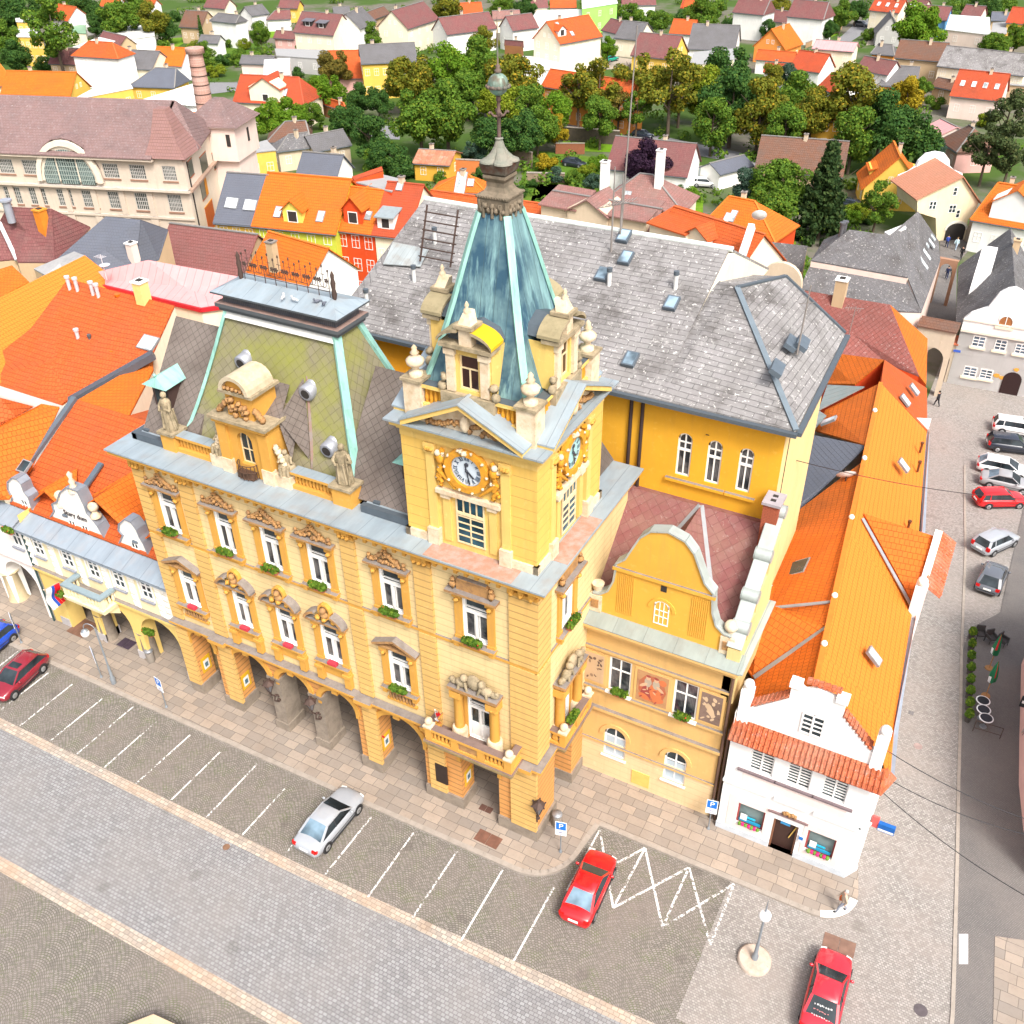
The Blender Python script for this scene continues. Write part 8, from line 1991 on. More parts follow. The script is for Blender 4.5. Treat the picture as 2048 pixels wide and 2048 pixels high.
KIND['column']=[(leaf_mesh('column_crown',[(0,0,.8+.6*i,.75*(1-.06*i))for i in range(12)],.16,2200,13),trunk_mesh(5,.15,3,13),8.2,.9)]
FOL=dict(
green=foliage('leaf_green',(.05,.12,.014),(.13,.22,.022),(.24,.27,.025)),dark=foliage('leaf_dark',(.024,.075,.016),(.065,.14,.026),(.12,.18,.025)),
bright=foliage('leaf_bright',(.07,.16,.008),(.14,.25,.018),(.22,.28,.02)),lime=foliage('leaf_lime',(.12,.18,.01),(.22,.27,.02),(.34,.3,.02)),
autumn=foliage('leaf_autumn',(.09,.125,.014),(.21,.20,.018),(.42,.25,.018),.7),yellow=foliage('leaf_yellow',(.22,.18,.012),(.38,.28,.015),(.45,.25,.01)),
brown=foliage('leaf_brown',(.09,.09,.02),(.2,.15,.025),(.28,.17,.03)),blue=foliage('leaf_bluegreen',(.03,.07,.045),(.07,.12,.08),(.1,.15,.09)),
purple=foliage('leaf_purple',(.018,.008,.02),(.045,.02,.045),(.07,.03,.06)),needle=foliage('needle_dark',(.018,.045,.014),(.05,.09,.024),(.09,.12,.035)),pine=foliage('needle_pine',(.035,.06,.02),(.09,.12,.04),(.14,.14,.05)))
CW=dict(green='green',dark='dark green',bright='bright green',lime='yellow-green',autumn='autumn-tinged',yellow='golden yellow',brown='brownish',blue='blue-green',purple='dark purple',needle='dark',pine='sparse dark')
HP=[(proj_w(r.location+Vector((0,0,3))),r['label'])for r in[o for o in SC.objects if o.parent is None and o.type=='EMPTY' and 'label' in o]]
used_l=set()
def near_label(px,py,what,base_words):
 for d_,lab,(hx,hy,_)in sorted((((hx-px)**2+(hy-py)**2*1.5)**.5,lab,(hx,hy,z))[0:3]for(hx,hy,z),lab in HP)[:14]:
  if len(lab.split())+base_words>13:continue
  dx,dy=px-hx,py-hy
  rel=('left of' if dx<0 else 'right of')if abs(dx)>abs(dy)else('behind' if dy<0 else 'in front of')
  for w in what:
   t=f"{w} {rel} the {lab}" if not lab.startswith(('large','broad','low','small','long','big'))else f"{w} {rel} the {lab}"
   if t not in used_l and len(t.split())<=16:used_l.add(t);return t
 return None
tn_=[0]
def plant(kind,r,u,v,rpx,col,h=None,word=None):
 """crown centre pixel, crown radius in zoom pixels"""
 px,py=zp(r,(u,v));rp=rpx*ZO[r][2]
 cr,tr,H_,R_=KIND[kind][tn_[0]%len(KIND[kind])];tn_[0]+=1
 zc=.6 if kind not in('spruce','column','bush')else .45
 p=atg(px,py,5.0)
 for _ in range(4):
  dist=float(np.linalg.norm(np.array(p)-CAMC));sc=rp*dist/FPX/R_;p=atg(px,py,sc*H_*zc)
 g=ground(p.x,p.y)
 nm={'spruce':'spruce_tree','column':'cypress_tree','bush':'shrub'}.get(kind,'tree')
 shape={'broad':'broad','oval':'tall oval','loose':'loose-crowned','bush':'rounded','spruce':'pointed','column':'narrow'}[kind];noun=nm.replace('_',' ')
 o=empty(nm,(p.x,p.y,g),tn_[0]*1.3,None,None);o.scale=(sc,sc,sc*(h or 1))
 big='small' if sc<.55 else 'big' if sc>1.15 else 'medium'
 base=f"{CW[col]} {noun}"
 lab=near_label(px,py,[f"{base}",f"{shape} {base}",f"{big} {base}",f"{big} {shape} {base}"],4)or f"{big} {shape} {base} number {tn_[0]}"
 tag(o,lab,'shrub' if kind=='bush' else 'tree','garden shrubs' if kind=='bush' else 'trees of the park and gardens')
 c=bpy.data.objects.new('crown',cr);COL.objects.link(c);c.parent=o
 if not cr.materials:cr.materials.append(FOL['green'])
 c.material_slots[0].link='OBJECT';c.material_slots[0].material=FOL[col]
 t=bpy.data.objects.new('trunk',tr);COL.objects.link(t);t.parent=o
 return o
P1=[('pine',30,90,60,'dark'),('broad',20,210,75,'green'),('broad',130,60,85,'dark'),('loose',290,160,115,'green'),('broad',80,310,65,'dark'),('bush',240,350,45,'dark'),('broad',460,35,60,'dark'),('broad',545,100,55,'dark'),('broad',650,90,85,'green'),('oval',730,30,60,'green'),('broad',830,110,75,'autumn'),('broad',915,150,50,'dark'),('bush',965,85,40,'dark'),('column',1108,170,14,'dark'),('oval',1430,175,42,'green'),('bush',1210,235,32,'dark'),('bush',1275,232,36,'green'),('bush',1345,245,38,'lime'),('bush',1240,325,46,'dark'),('bush',1310,325,42,'green'),('bush',1190,385,50,'lime'),('bush',1670,265,34,'green'),('bush',1740,268,34,'green'),('bush',1800,275,34,'green'),('broad',1850,370,85,'brown'),('bush',1640,400,38,'dark'),('broad',1805,490,85,'bright'),('broad',1480,650,90,'bright'),('broad',1590,640,85,'bright'),('broad',1710,625,60,'green'),('broad',1885,640,55,'dark'),('bush',1090,260,45,'lime'),('bush',900,240,30,'green'),('oval',1130,300,45,'green'),('bush',60,610,50,'green'),('broad',385,30,55,'green'),('bush',1330,290,40,'green'),('oval',520,150,28,'dark')]
P2=[('oval',590,35,62,'autumn'),('oval',170,192,46,'green'),('broad',790,225,65,'autumn'),('broad',400,420,125,'autumn'),('broad',590,390,130,'bright'),('broad',760,350,120,'green'),('broad',960,440,140,'autumn'),('broad',440,630,140,'green'),('broad',590,620,150,'green'),('oval',900,590,95,'lime'),('oval',830,560,60,'lime'),('oval',1030,590,90,'green'),('broad',860,740,110,'dark'),('broad',990,730,110,'dark'),('broad',1090,700,100,'green'),('oval',1190,610,80,'bright'),('oval',1195,710,55,'yellow'),('broad',110,540,70,'dark'),('broad',40,650,85,'dark'),('broad',210,560,70,'dark'),('oval',160,750,85,'dark'),('broad',280,880,100,'dark'),('broad',200,890,80,'green'),('bush',430,940,50,'lime'),('broad',740,830,60,'blue'),('bush',700,885,40,'green'),('broad',775,990,60,'dark'),('loose',1320,490,110,'autumn'),('loose',1430,480,115,'autumn'),('loose',1540,570,80,'brown'),('loose',1650,440,125,'autumn'),('loose',1830,470,140,'autumn'),('oval',1440,640,80,'green'),('loose',1640,600,80,'green'),('bush',1130,890,70,'yellow'),('bush',1190,965,60,'blue'),('bush',1430,895,65,'bright'),('bush',1285,980,55,'green'),('bush',1370,935,55,'lime'),('bush',1400,1000,55,'blue'),('bush',1490,1000,60,'green'),('broad',1690,900,115,'purple'),('broad',1565,930,60,'dark'),('bush',1835,1020,60,'green'),('bush',1890,1075,55,'bright'),('bush',1340,1058,34,'dark'),('oval',1480,262,40,'bright'),('bush',1000,1060,45,'dark'),('bush',1060,1010,35,'dark'),('bush',560,975,45,'green'),('oval',1390,75,35,'dark'),('bush',1600,70,60,'green'),('bush',1680,90,60,'green'),('bush',1770,110,60,'green'),('bush',1570,50,50,'green'),('broad',900,25,55,'green'),('broad',1030,40,60,'dark'),('broad',700,480,110,'green'),('bush',370,950,50,'dark')]
P3=[('broad',150,85,80,'green'),('bush',230,40,60,'green'),('bush',60,90,55,'dark'),('bush',310,125,40,'dark'),('oval',520,150,32,'dark'),('broad',860,160,45,'dark'),('broad',930,75,60,'green'),('broad',1010,50,50,'dark'),('broad',1355,150,110,'bright'),('bush',1690,225,45,'green'),('broad',1780,245,60,'green'),('broad',1895,195,60,'green'),('loose',40,470,110,'autumn'),('oval',160,480,90,'lime'),('broad',310,400,130,'dark'),('broad',330,560,150,'dark'),('oval',220,650,90,'green'),('oval',480,600,110,'autumn'),('broad',670,550,125,'green'),('oval',620,690,90,'green'),('oval',770,620,90,'autumn'),('oval',1000,540,125,'autumn'),('oval',1000,720,100,'green'),('oval',1280,560,85,'yellow'),('broad',1160,660,130,'dark'),('broad',1290,740,140,'dark'),('broad',1410,850,75,'blue'),('oval',540,420,50,'autumn'),('oval',630,400,38,'blue'),('broad',1370,480,50,'green'),('pine',1850,640,120,'pine'),('pine',1740,810,110,'pine'),('pine',1870,830,110,'pine'),('bush',1720,660,50,'lime'),('broad',600,1020,140,'green'),('broad',520,1150,130,'green'),('oval',420,1030,75,'blue'),('spruce',835,1060,150,'needle'),('loose',1130,1120,95,'green'),('bush',1000,1150,55,'lime'),('bush',990,1200,50,'bright'),('bush',1440,560,50,'green'),('broad',580,40,55,'autumn'),('bush',1850,20,40,'green'),('bush',1250,1030,40,'green'),('bush',100,1070,60,'bright'),('bush',30,1060,55,'dark'),('bush',1070,1195,50,'lime'),('bush',1650,30,60,'green'),('broad',1720,20,60,'dark'),('bush',1080,190,40,'green'),('bush',1070,1210,40,'dark')]
for tabl,r in((P1,'1'),(P2,'2'),(P3,'3')):
 for k,u,v,rp,c in tabl:
  kk={'pine':'loose'}.get(k,k);plant(kk,r,u,v,rp*(1.22 if k in('broad','oval','loose')else 1.1),c)
for u,v,rp,c in((1960,560,45,'green'),(1280,560,60,'green'),(640,300,70,'lime')):pass
def gsheet(name,r,pts,mat,dz=.02):
 m=MB();P_=[atg(*zp(r,p),dz)for p in pts];c=sum(P_,Vector((0,0,0)))/len(P_)
 n=len(P_)
 for i in range(n):
  a,b=P_[i],P_[(i+1)%n];m.poly([tuple(a),tuple(b),tuple(c)])
 o=m.build(name,mat);o['kind']='structure'
def lawn_mat(name,c):
 t=NT(name);p=t.pos();n=t.noise(p,1.2,5,.7);n2=t.noise(p,.2,3);col=t.mix(t.ramp(n,.3,.7),darker(C4(c),.7),darker(C4(c),1.25));col=t.mix(t.math('MULTIPLY',t.ramp(n2,.45,.7),.4),col,(.16,.2,.03,1));t.bump(n,.5,.05);return t.done(col,.9,0,.1)
M_LAWN=lawn_mat('lawn',(.12,.24,.012));M_ASPH=plain('asphalt',(.20,.20,.21),.85,var=.15);M_DIRT=plain('yard_dirt',(.33,.28,.22),.9,var=.2);M_GARD=lawn_mat('garden_green',(.07,.14,.015))
gsheet('lawn','2',[(1050,1120),(1180,1130),(1340,1080),(1330,1020),(1080,1015)],M_LAWN)
gsheet('lawn','1',[(830,275),(960,270),(1020,235),(1010,205),(900,215)],M_LAWN);gsheet('lawn','1',[(1440,205),(1520,210),(1560,175),(1470,150)],M_LAWN)
gsheet('lawn','2',[(1220,830),(1500,840),(1530,790),(1230,780)],M_LAWN);gsheet('lawn','3',[(690,215),(790,235),(930,180),(700,190)],M_LAWN);gsheet('lawn','3',[(0,1190),(160,1200),(160,1090),(20,1080)],M_LAWN)
gsheet('garden_bed','1',[(1150,400),(1400,330),(1500,270),(1300,210),(1110,240)],M_GARD);gsheet('garden_bed','2',[(950,1120),(1500,1090),(1530,880),(1060,830)],M_GARD)
gsheet('park_road','2',[(1200,690),(1560,775),(1932,850),(2400,940),(2400,880),(1932,785),(1560,705),(1230,630)],M_ASPH,.03)
gsheet('side_road','3',[(880,240),(960,240),(1130,130),(1190,70),(1100,90),(1000,130)],M_ASPH,.03);gsheet('side_road','2',[(100,760),(330,770),(330,700),(180,690)],M_ASPH,.03);gsheet('side_road','1',[(1150,520),(1320,500),(1310,455),(1160,455)],M_ASPH,.03)
gsheet('yard','2',[(1270,390),(1560,380),(1640,330),(1420,300)],M_DIRT,.025);gsheet('yard','1',[(380,440),(700,450),(700,410),(420,405)],M_ASPH,.03);gsheet('yard','3',[(1060,250),(1240,240),(1200,190),(1080,200)],M_DIRT,.025)
gsheet('side_road','1',[(830,470),(1100,440),(1090,420),(820,440)],M_ASPH,.03)
gsheet('lane','T',[(1210,1250),(1450,1290),(1460,800),(1560,690),(1500,610),(1340,620),(1340,800)],M_DARKST,.02)
def garden_wall(label,r,pts,h,mat,name='garden_wall',cat='wall',th=.35):
 P_=[atg(*zp(r,p),0)for p in pts];c=P_[0];o=empty(name,tuple(c),0,label,cat);m=MB()
 for a,b in zip(P_[:-1],P_[1:]):
  d=(b-a);d.z=0;d.normalize();n=Vector((-d.y,d.x,0))*th/2;q=[a-n-c,b-n-c,b+n-c,a+n-c];m.ext([(v.x,v.y,v.z-.4)for v in q],(0,0,h+.4),0)
 m.build('wall',mat,o);m=MB()
 for a,b in zip(P_[:-1],P_[1:]):m.bar((a.x-c.x,a.y-c.y,a.z-c.z+h+.06),(b.x-c.x,b.y-c.y,b.z-c.z+h+.06),th+.15,.12)
 m.build('coping',plain('coping_grey',(.3,.26,.22)),o)
garden_wall('old brown garden wall right of the spire hood','2',((955,905),(1060,930)),2.6,stone('old_wall',(.2,.15,.11),(.1,.08,.06)))
garden_wall('low rubble garden wall with orange coping behind the lawn','2',((1030,1005),(1240,1010)),1.5,stone('rubble_wall',(.3,.22,.15),(.16,.12,.09)))
garden_wall('dark canal retaining wall under the park trees','2',((1215,775),(1540,800)),2.4,stone('canal_wall',(.1,.08,.06),(.05,.045,.04)))
garden_wall('brown board fence beside the lawn under the park','2',((1190,850),(1350,850)),1.8,plain('fence_brown',(.22,.08,.04)),'board_fence','fence',.1)
garden_wall('brick garden wall with dark canopy left of the spire hood','2',((590,965),(790,975)),2.6,plain('brick_orange',(.55,.17,.05)))
garden_wall('long grey shed wall with tiled coping beside the lawn hedge','2',((470,975),(600,970)),1.8,stone('old_wall',(.2,.15,.11),(.1,.08,.06)))
garden_wall('stone wall of the gate moat below the yellow cottage','T',((790,370),(1180,425)),3.0,stone('moat_wall',(.34,.27,.2),(.2,.17,.13)))
garden_wall('curved rubble wall right of the town gate','T',((1515,640),(1640,690),(1700,640)),3.2,stone('moat_wall',(.34,.27,.2),(.2,.17,.13)))
garden_wall('grey sheet fence beside the blue tarpaulin','3',((115,980),(245,985)),1.8,plain('fence_grey',(.35,.4,.4)),'sheet_fence','fence',.08)
garden_wall('brown paling fence along the side road at the top','3',((725,265),(830,225),(925,160)),1.2,plain('paling_tan',(.35,.22,.12)),'paling_fence','fence',.12)
rd=random.Random(77);HC=[(a+(c-a)*1.0)for _,a,b,c,d,n,ze,rise in HOUSES];HX=[(r.location.x,r.location.y)for r,*_ in HOUSES]
cl=[]
while len(cl)<1500:
 px,py=rd.uniform(0,2048),rd.uniform(-6,560)
 if py>330 and not(680<px<1750):continue
 w=atg(px,py,0)
 if w.y<62:continue
 if any((w.x-x)**2+(w.y-y)**2<52 for x,y in HX):continue
 k=rd.uniform(.6,1.5)*(1 if py>120 else 1.5)
 for j in range(2):cl.append((w.x+rd.uniform(-1.5,1.5),w.y+rd.uniform(-1.5,1.5),ground(w.x,w.y)+k*.5,k))
me=leaf_mesh('garden_greenery',cl,.22,60000,21);me.materials.append(FOL['green']);o=bpy.data.objects.new('garden_greenery',me);COL.objects.link(o);tag(o,'scrub, hedges and garden greenery growing between the far houses','greenery',None,'stuff')
M_TYRE=plain('tyre',(.02,.02,.02),.9);M_RIM=plain('rim',(.45,.46,.48),.35,.7);M_CGL=glass('car_glass',(.018,.024,.028),.05);M_RGL=glass('rear_glass',(.10,.15,.19),.08)
M_HL=plain('headlamp',(.7,.7,.68),.2);M_TL=plain('tail_lamp',(.5,.01,.01),.25);M_PLATE=plain('plate_white',(.75,.75,.73),.5);M_BLK=plain('black_trim',(.025,.025,.028),.5)
def car_meshes(kind,L,W,H,pm,key,sunroof=False,bright_rear=False):
 xs=[-.5,-.492,-.455,-.33,-.1,.1,.25,.36,.45,.488,.5]
 wf=[.66,.82,.94,.99,1,1,.99,.965,.89,.76,.58]
 tp={'sedan':[.55,.80,.90,.93,.93,.90,.87,.82,.74,.62,.5],'hatch':[.5,.78,.90,.93,.93,.91,.88,.83,.75,.63,.5],'estate':[.5,.80,.92,.95,.94,.92,.89,.84,.76,.64,.5]}[kind]
 bt=[.42,.32,.26,.2,.19,.19,.2,.22,.26,.32,.42]
 xr0,xr1,xf1,xf0={'sedan':(-.37,-.19,.06,.23),'hatch':(-.475,-.35,.06,.25),'estate':(-.485,-.42,.07,.24)}[kind]
 b=MB();ring=[]
 for x,w,zt,zb in zip(xs,wf,tp,bt):
  w=w*W/2;h=zt-zb
  half=[(0,zb),(.84*w,zb),(.97*w,zb+.1),(w,zb+h*.5),(.985*w,zb+h*.72),(.95*w,zt-.05),(.84*w,zt),(.4*w,zt+.025)]
  ring.append([(x*L,-y,z)for y,z in half]+[(x*L,0,zt+.035)]+[(x*L,y,z)for y,z in half[:0:-1]])
 n=len(ring[0]);pts=[p for r in ring for p in r];fs=[]
 for i in range(len(ring)-1):
  for k in range(n):fs.append((i*n+k,(i+1)*n+k,(i+1)*n+(k+1)%n,i*n+(k+1)%n))
 fs.append(tuple(range(n)));fs.append(tuple(range((len(ring)-1)*n,len(ring)*n))[::-1])
 b.add(pts,fs,0,True)
 zb=.90;yb,yr=W*.44,W*.335;q=lambda x,y,z:(x*L,y,z)
 r0,r1=H-.09,H
 A_=[q(xr1,-yr,r0),q(xf1,-yr,r0),q(xf1,yr,r0),q(xr1,yr,r0)];Bq=[q(xr1+.012,-yr+.09,r1-.02),q(xf1-.02,-yr+.09,r1-.02),q(xf1-.02,yr-.09,r1-.02),q(xr1+.012,yr-.09,r1-.02)];Cq=[q(xr1+.07,-yr*.4,r1),q(xf1-.09,-yr*.4,r1),q(xf1-.09,yr*.4,r1),q(xr1+.07,yr*.4,r1)]
 b.add(A_+Bq+Cq,[(0,1,5,4),(1,2,6,5),(2,3,7,6),(3,0,4,7),(4,5,9,8),(5,6,10,9),(6,7,11,10),(7,4,8,11),(8,9,10,11)],0,True)
 for s in(-1,1):
  b.bar(q(xf0-.005,s*yb*.97,zb),q(xf1,s*yr,r0+.01),.09,.05,0);b.bar(q(xr0+.005,s*yb*.96,zb),q(xr1,s*yr,r0+.01),.2 if kind!='sedan' else .12,.05,0)
  b.bar(q(xf1,s*yr,r0),q(xr1,s*yr,r0),.07,.06,0)
  if kind=='estate':b.bar(q(-.3,s*(yb*.985),zb),q(-.29,s*(yr+.01),r0),.07,.05,0)
 body=b.build('body',[pm]);out=[('body',body.data)];bpy.data.objects.remove(body)
 g=MB()
 g.poly([q(xf0,-yb*.95,zb),q(xf0,yb*.95,zb),q(xf1,yr*.97,r0+.015),q(xf1,-yr*.97,r0+.015)]);w_=g.build('windscreen',M_CGL);out.append(('windscreen',w_.data));bpy.data.objects.remove(w_)
 g=MB();g.poly([q(xr0,yb*.93,zb),q(xr0,-yb*.93,zb),q(xr1,-yr*.96,r0+.015),q(xr1,yr*.96,r0+.015)]);w_=g.build('rear_window',M_RGL if bright_rear else M_CGL);out.append(('rear_window',w_.data));bpy.data.objects.remove(w_)
 for s in(-1,1):
  g=MB();g.poly([q(xf0-.01,s*yb,zb),q(xf1,s*(yr+.012),r0),q(xr1,s*(yr+.012),r0),q(xr0+.01,s*yb,zb)]);g.bar(q(-.08,s*(yb+.005),zb),q(-.075,s*(yr+.02),r0),.06,.02,1);w_=g.build('side_window',[M_CGL,M_BLK]);out.append(('side_window',w_.data));bpy.data.objects.remove(w_)
 for s in(-1,1):
  m=MB();m.box(.43*L,.485*L,min(s*W*.27,s*W*.42),max(s*W*.27,s*W*.42),.58,.70);m.v=[(x-max(0,abs(y)-W*.3)*.35,y,z)for x,y,z in m.v];w_=m.build('headlight',M_HL);out.append(('headlight',w_.data));bpy.data.objects.remove(w_)
  m=MB();zt=.86 if kind!='estate' else 1.0;m.box(-.497*L,-.475*L,min(s*W*.30,s*W*.43),max(s*W*.30,s*W*.43),.66,zt);m.box(-.482*L,-.455*L,min(s*W*.42,s*W*.462),max(s*W*.42,s*W*.462),.66,zt-.02);w_=m.build('taillight',M_TL);out.append(('taillight',w_.data));bpy.data.objects.remove(w_)
  m=MB();m.ball((.17*L,s*(W/2+.07),.97),.11,0,8,.7,1,.75);w_=m.build('mirror',pm);out.append(('mirror',w_.data));bpy.data.objects.remove(w_)
 m=MB();m.box(-.506*L,-.495*L,-.26,.26,.58,.70);w_=m.build('number_plate',M_PLATE);out.append(('number_plate',w_.data));bpy.data.objects.remove(w_)
 m=MB();m.box(.485*L,.50*L,-.5,.5,.5,.58,0);m.box(-.3*L,.3*L,-W/2*.995,W/2*.995,.19,.27,0)
 for s in(-1,1):m.box(-.32*L,.34*L,min(s*W*.497,s*W*.503),max(s*W*.497,s*W*.503),.5,.55,0)
 w_=m.build('trim',M_BLK);out.append(('trim',w_.data));bpy.data.objects.remove(w_)
 if sunroof:
  m=MB();m.box(-.08*L,.03*L,-.38,.38,r1-.005,r1+.012);w_=m.build('sunroof',M_CGL);out.append(('sunroof',w_.data));bpy.data.objects.remove(w_)
 return out
def wheel_mesh():
 t=MB();t.lathe([(.2,-.1),(.29,-.1),(.315,-.06),(.315,.06),(.29,.1),(.2,.1)],(0,0,0),18);t.v=[(x,z,y)for x,y,z in t.v];o=t.build('tyre',M_TYRE);a=o.data;bpy.data.objects.remove(o)
 r=MB();r.lathe([(.205,-.085),(.19,-.104),(.06,-.1)],(0,0,0),14)
 r.lathe([(.06,.1),(.19,.104),(.205,.085)],(0,0,0),14);r.v=[(x,z,y)for x,y,z in r.v];o=r.build('rim',M_RIM);b=o.data;bpy.data.objects.remove(o);return a,b
TY,RI=wheel_mesh();ARCHM=None
def car(label,kind,L,W,H,pm,rear,front,group='cars parked on the square',centre=None,name='parked_car',**k):
 """rear / front: ground pixels on the car's axis, only the heading is taken from them; centre: pixel of the car's middle"""
 a,b=atg(*rear),atg(*front);ang=math.atan2(b.y-a.y,b.x-a.x);c=atg(*(centre or((rear[0]+front[0])/2,(rear[1]+front[1])/2)),.55)
 z=ground(c.x,c.y)+.012
 e=1.5;sl=(ground(c.x+e*math.cos(ang),c.y+e*math.sin(ang))-ground(c.x-e*math.cos(ang),c.y-e*math.sin(ang)))/(2*e)
 root=empty(name,(c.x,c.y,z),ang,label,'car',group);root.rotation_euler=(0,-math.atan(sl),ang)
 for nm,me in car_meshes(kind,L,W,H,pm,label,**k):
  o=bpy.data.objects.new(nm,me);COL.objects.link(o);o.parent=root
 for x in(-.3*L,.31*L):
  for s in(-1,1):
   w=bpy.data.objects.new('wheel',TY);COL.objects.link(w);w.parent=root;w.location=(x,s*(W/2-.085),.315);r=bpy.data.objects.new('rim',RI);COL.objects.link(r);r.parent=w
   m=MB();m.lathe([(.36,-.02),(.36,.02)],(0,0,0),16);m.v=[(x_,z_,y_)for x_,y_,z_ in m.v];o=m.build('wheel_arch',M_BLK,root);o.location=(x,s*(W/2-.012),.33)
 return root
PR=paint('car_red',(.62,.008,.012));PR2=paint('car_red_old',(.55,.02,.035));PS=paint('car_silver',(.33,.35,.38),.3);PB=paint('car_burgundy',(.22,.012,.025));PBL=paint('car_blue',(.01,.06,.42));PW=paint('car_white',(.78,.78,.78));PD=paint('car_dark',(.02,.025,.04));PG=paint('car_grey',(.3,.3,.31));PGR=paint('car_green',(.0,.33,.22));PDG=paint('car_graphite',(.10,.11,.13))
dd=lambda u,v:(u*2048/1932,v*2048/1932)
car('silver saloon parked nose to the pavement in front of the arcade','sedan',4.5,1.76,1.44,PS,(627,1700),(692,1622),centre=(660,1640),bright_rear=True)
car('bright red saloon parked between the zigzag marking and the stall line','sedan',4.35,1.74,1.42,PR,(1156,1830),(1199,1735),centre=(1178,1773),bright_rear=True)
c_=car('red hatchback with lettering on its rear window at the bottom right','sedan',4.4,1.72,1.40,PR2,(1632,2040),(1660,1930),centre=(1653,1984),bright_rear=False)
m=MB();L=4.4
rq=random.Random(3)
for i in range(3):
 y_=-.40+.1*(i%2)
 while y_<.38:
  w_=rq.uniform(.03,.10);m.bar((-.355*L+.2*i+rq.uniform(-.02,.02),y_,1),(-.355*L+.2*i+rq.uniform(-.03,.03),y_+w_,1),.035 if i<2 else .06,.012,1 if i==1 else 0);y_+=w_+rq.uniform(.015,.06)
m.v=[(x-.0,y,.93+(x+.37*L)*(.43/(.18*L))+.012)for x,y,z in m.v]
m.build('window_lettering',[plain('letter_white',(.75,.75,.75)),plain('letter_pink',(.7,.3,.3))],c_)
car('burgundy hatchback with sunroof at the left edge of the parking row','hatch',4.1,1.7,1.42,PB,(70,1325),(5,1385),centre=(36,1352),sunroof=True)
car('blue car cut by the left edge of the picture','hatch',4.0,1.7,1.42,PBL,(28,1255),(-40,1310),centre=(-22,1288))
zc=lambda u,v:(1750+.28475*u,700+.28475*v)
G2_='cars parked in the side street'
car('white car parked farthest from the square in the side-street bay','estate',4.5,1.8,1.5,PW,zc(860,560),zc(1120,600),G2_,centre=zc(1000,545))
car('dark navy estate car beside the farthest white car','estate',4.5,1.8,1.5,PD,zc(820,690),zc(1110,725),G2_,centre=zc(965,665))
car('white hatchback third in the side-street bay','hatch',4.5,1.8,1.46,PW,zc(750,850),zc(1040,910),G2_,centre=zc(905,828),bright_rear=True)
car('silver-grey saloon close beside the red estate','sedan',4.4,1.75,1.44,PG,zc(775,950),zc(1060,1010),G2_,centre=zc(925,925),bright_rear=True)
car('red estate car in the side-street bay','estate',4.4,1.75,1.46,PR,zc(715,1085),zc(1030,1080),G2_,centre=zc(875,1045))
car('silver estate car parked askew in front of the red estate','estate',4.5,1.75,1.48,PS,zc(720,1420),zc(960,1310),G2_,centre=zc(845,1345))
car('dark graphite hatchback nearest the parasol terrace','hatch',4.3,1.78,1.5,PDG,zc(775,1700),zc(865,1490),G2_,centre=zc(822,1600))
G3_='cars in the gardens and roads behind'
def fcar(label,r,u,v,ang,pm,kind='hatch'):
 px,py=zp(r,(u,v));car(label,kind,4.2,1.75,1.45,pm,(px-8*math.cos(ang),py-4*math.sin(ang)),(px+8*math.cos(ang),py+4*math.sin(ang)),G3_,centre=(px,py))
fcar('dark blue car parked in the garden right of the spire','2',1292,900,.3,PD);fcar('teal green car in the yard above the park','2',1496,325,-.4,PGR);fcar('grey car on the side road at the top right','3',1032,134,.2,PDG);fcar('dark car on the road behind the park trees','2',1670,745,.3,PD);fcar('silver car beside the canal road under the trees','2',1300,668,.3,PS);fcar('white van-like car near the grey sheet fence','3',170,1010,.1,PW,'estate');fcar('dark car under the bushes below the moat wall','3',995,1135,.4,PD)
M_SKIN=plain('skin',(.55,.33,.24),.6)
